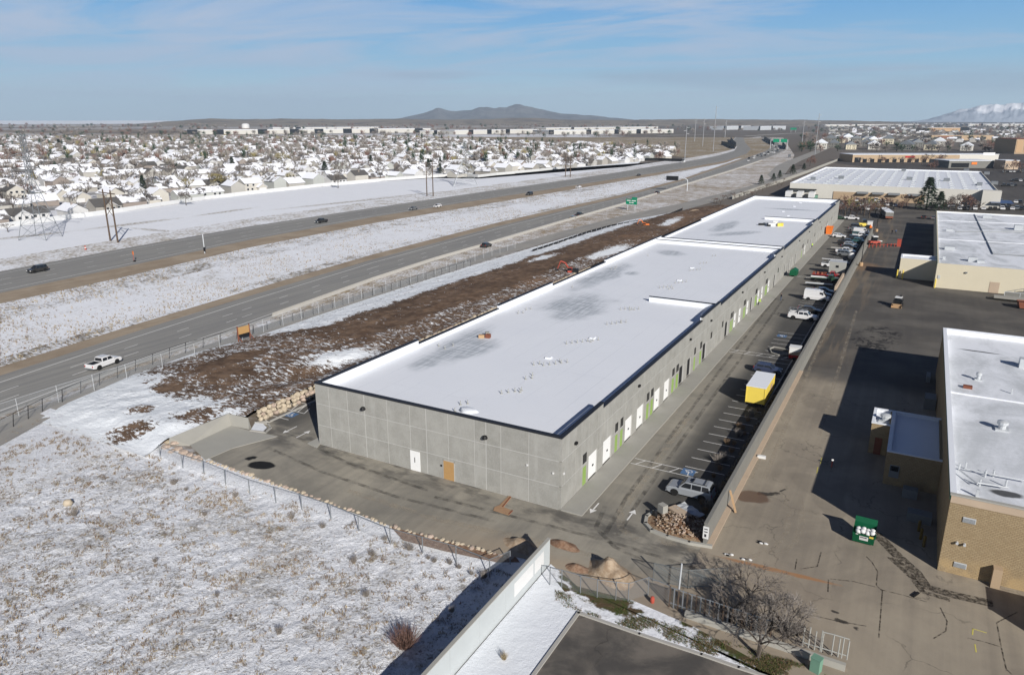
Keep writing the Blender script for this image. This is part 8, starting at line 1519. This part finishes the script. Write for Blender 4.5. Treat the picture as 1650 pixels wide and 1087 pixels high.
ml, mr = [Vector(G(*p)) for p in S2], [Vector(G(*p)) for p in S3]
def in_median(r_):
    i = min(int(r_.random() ** 1.5 * 8), 8); t = r_.random(); u = r_.random(); a = ml[i].lerp(ml[i+1], t); c_ = mr[i].lerp(mr[i+1], t); p = a.lerp(c_, .02 + .96 * u)
    if mnoise.noise((p.x * .05, p.y * .05, 1)) + .5 * mnoise.noise((p.x * .4, p.y * .4, 2)) < r_.uniform(-.4, .5) - (.3 if u < .16 or u > .85 else 0): return None
    return p.x, p.y, -.03
tufts('median_grass', 9000, in_median, ['dry_grass', 'dry_grass', 'grey_stalk', 'dry_brown'], (.15, .5), .05, 3, 3)
def in_bed(r_): y = 6 + 40 * r_.random() ** 1.2; x = r_.uniform(13.6, 15.0); return x, y, .02
tufts('bed_litter', 1500, in_bed, ['dry_grass', 'grey_stalk', 'concrete', 'dry_brown'], (.05, .3), .03, 4, 4)
def in_strip(r_):
    px, py = r_.uniform(895, 1330), r_.uniform(930, 1087); x, y = G(px, py); l = 925 + (px - 885) * .30; 
    if not (l + 22 < py < 985 + (px - 933) * .325): return None
    if mnoise.noise((x * .5, y * .5, 4)) < r_.uniform(-.2, .4): return None
    return x, y, .012
mk('green_grass', (.07, .10, .025), .9, .3, 2); mk('olive_grass', (.12, .11, .04), .9, .3, 2)
tufts('grass_tufts', 5000, in_strip, ['green_grass', 'olive_grass', 'dry_brown'], (.04, .12), .018, 5)

# ================================================================== FAR HILLS AND AIR
def ray_h(px, py, D):
    """height above ground at distance D seen at photo row py"""
    b_ = (py - CY) / FPX; a = (px - CX) / FPX; d = (a, math.cos(PITCH) - b_ * math.sin(PITCH), -math.sin(PITCH) - b_ * math.cos(PITCH)); hl = math.hypot(d[0], d[1]); X, Y = d[0] / hl * D, d[1] / hl * D
    return CAM[0] + _c * X - _s * Y, CAM[1] + _s * X + _c * Y, CAMH + d[2] / hl * D
def range_mesh(name, prof, D, depth, m_, nu=220, nv=26, rough=.25, seed=1, fr=.012):
    mb = MB(); x0, x1 = prof[0][0], prof[-1][0]
    for j in range(nv + 1):
        v = j / nv * 2 - 1
        for i in range(nu + 1):
            px = x0 + (x1 - x0) * i / nu; py = interp([(a, c_) for a, c_ in prof], px); DD = D * (1 + depth * v); X, Y, zt = ray_h(px, py, D); e = (1 - abs(v) ** 1.15); n_ = mnoise.fractal((px * fr * 3, v * 3.0, seed), 1., 2., 6) ; z = max(zt, 0) * max(0, e * (1 + rough * n_ * (.25 + abs(v))))
            X, Y, _ = ray_h(px, py, DD); mb.v.append((X, Y, z - 2 if e > 0 else -2))
    n = nu + 1; mb.f = [(j*n+i, j*n+i+1, (j+1)*n+i+1, (j+1)*n+i) for j in range(nv) for i in range(nu)]; mb.m = [0] * len(mb.f); return structure(mb, name, m_, True)
b = NB('hill_rock'); MAT['hill_rock'] = b.done(b.mix(b.ss(b.noise(.004, 8, .65), .4, .62), (.10, .10, .105), (.17, .165, .16)), .95, .05)
b = NB('low_hill'); MAT['low_hill'] = b.done(b.mix(b.ss(b.noise(.006, 9, .68), .45, .62), (.25, .21, .165), (.15, .13, .11)), .95, .05)
b = NB('snow_peak'); x = b.xyz(); sl = b.new('ShaderNodeSeparateXYZ'); b.t.links.new(b.nrm, sl.inputs[0]); k_ = b.math('ADD', b.math('MULTIPLY', b.noise(.0022, 8, .7), 320.), x[2]); MAT['snow_peak'] = b.done(b.mix(b.ss(k_, 280., 345.), (.40, .44, .50), (.84, .85, .88)), .9, .05)  # rock paled toward blue for dusted snow and to paint in haze
range_mesh('mountains', [(600,196),(645,190.5),(665,186),(690,180),(705,173.5),(717,177),(735,179.5),(760,176.5),(785,171),(797,173),(815,174.5),(838,166),(848,169.5),(862,174),(880,178.5),(905,182.5),(935,185),(965,187),(1000,190.5),(1050,196)], 11500, .12, MAT['hill_rock'], rough=.45)
range_mesh('mountains', [(1470,195.6),(1495,192),(1525,183.2),(1545,177.6),(1560,174.4),(1575,170.4),(1590,168.8),(1604,167.2),(1618,170.4),(1632,165.6),(1645,166.4),(1665,162.4),(1690,166.4),(1720,158.4),(1800,170.4),(1850,195)], 13300, .07, MAT['snow_peak'], 260, rough=.5, seed=4)
range_mesh('hills', [(200,200.4),(250,197),(300,193),(340,190.5),(380,192),(450,191),(560,192),(640,191),(720,192.5),(780,191.5),(840,189.5),(880,190.5),(900,192.5),(1000,193),(1120,191.5),(1300,193),(1420,195),(1500,200.4)], 5600, .16, MAT['low_hill'], 260, rough=.3, seed=7)
range_mesh('hills', [(-120,196),(-60,194.5),(0,194),(120,194.2),(240,194),(330,195),(420,197.8)], 8200, .12, MAT['snow_row'], 80, rough=.2, seed=9)
HZ = 15000
hz = MB().box(-HZ, HZ, -HZ, HZ, -3.1, 520.); hm = bpy.data.materials.new('air'); hm.use_nodes = True; t_ = hm.node_tree; t_.nodes.clear(); o_ = t_.nodes.new('ShaderNodeOutputMaterial'); pv = t_.nodes.new('ShaderNodeVolumePrincipled'); pv.inputs['Color'].default_value = (.66, .82, 1.0, 1); pv.inputs['Density'].default_value = 6.0e-5; pv.inputs['Anisotropy'].default_value = 0.0; t_.links.new(pv.outputs[0], o_.inputs['Volume'])
tag(hz.build('haze', hm), kind='stuff')
for ob in list(scene.objects):
    if ob.type == 'MESH' and ob.name.startswith('ground'): pass
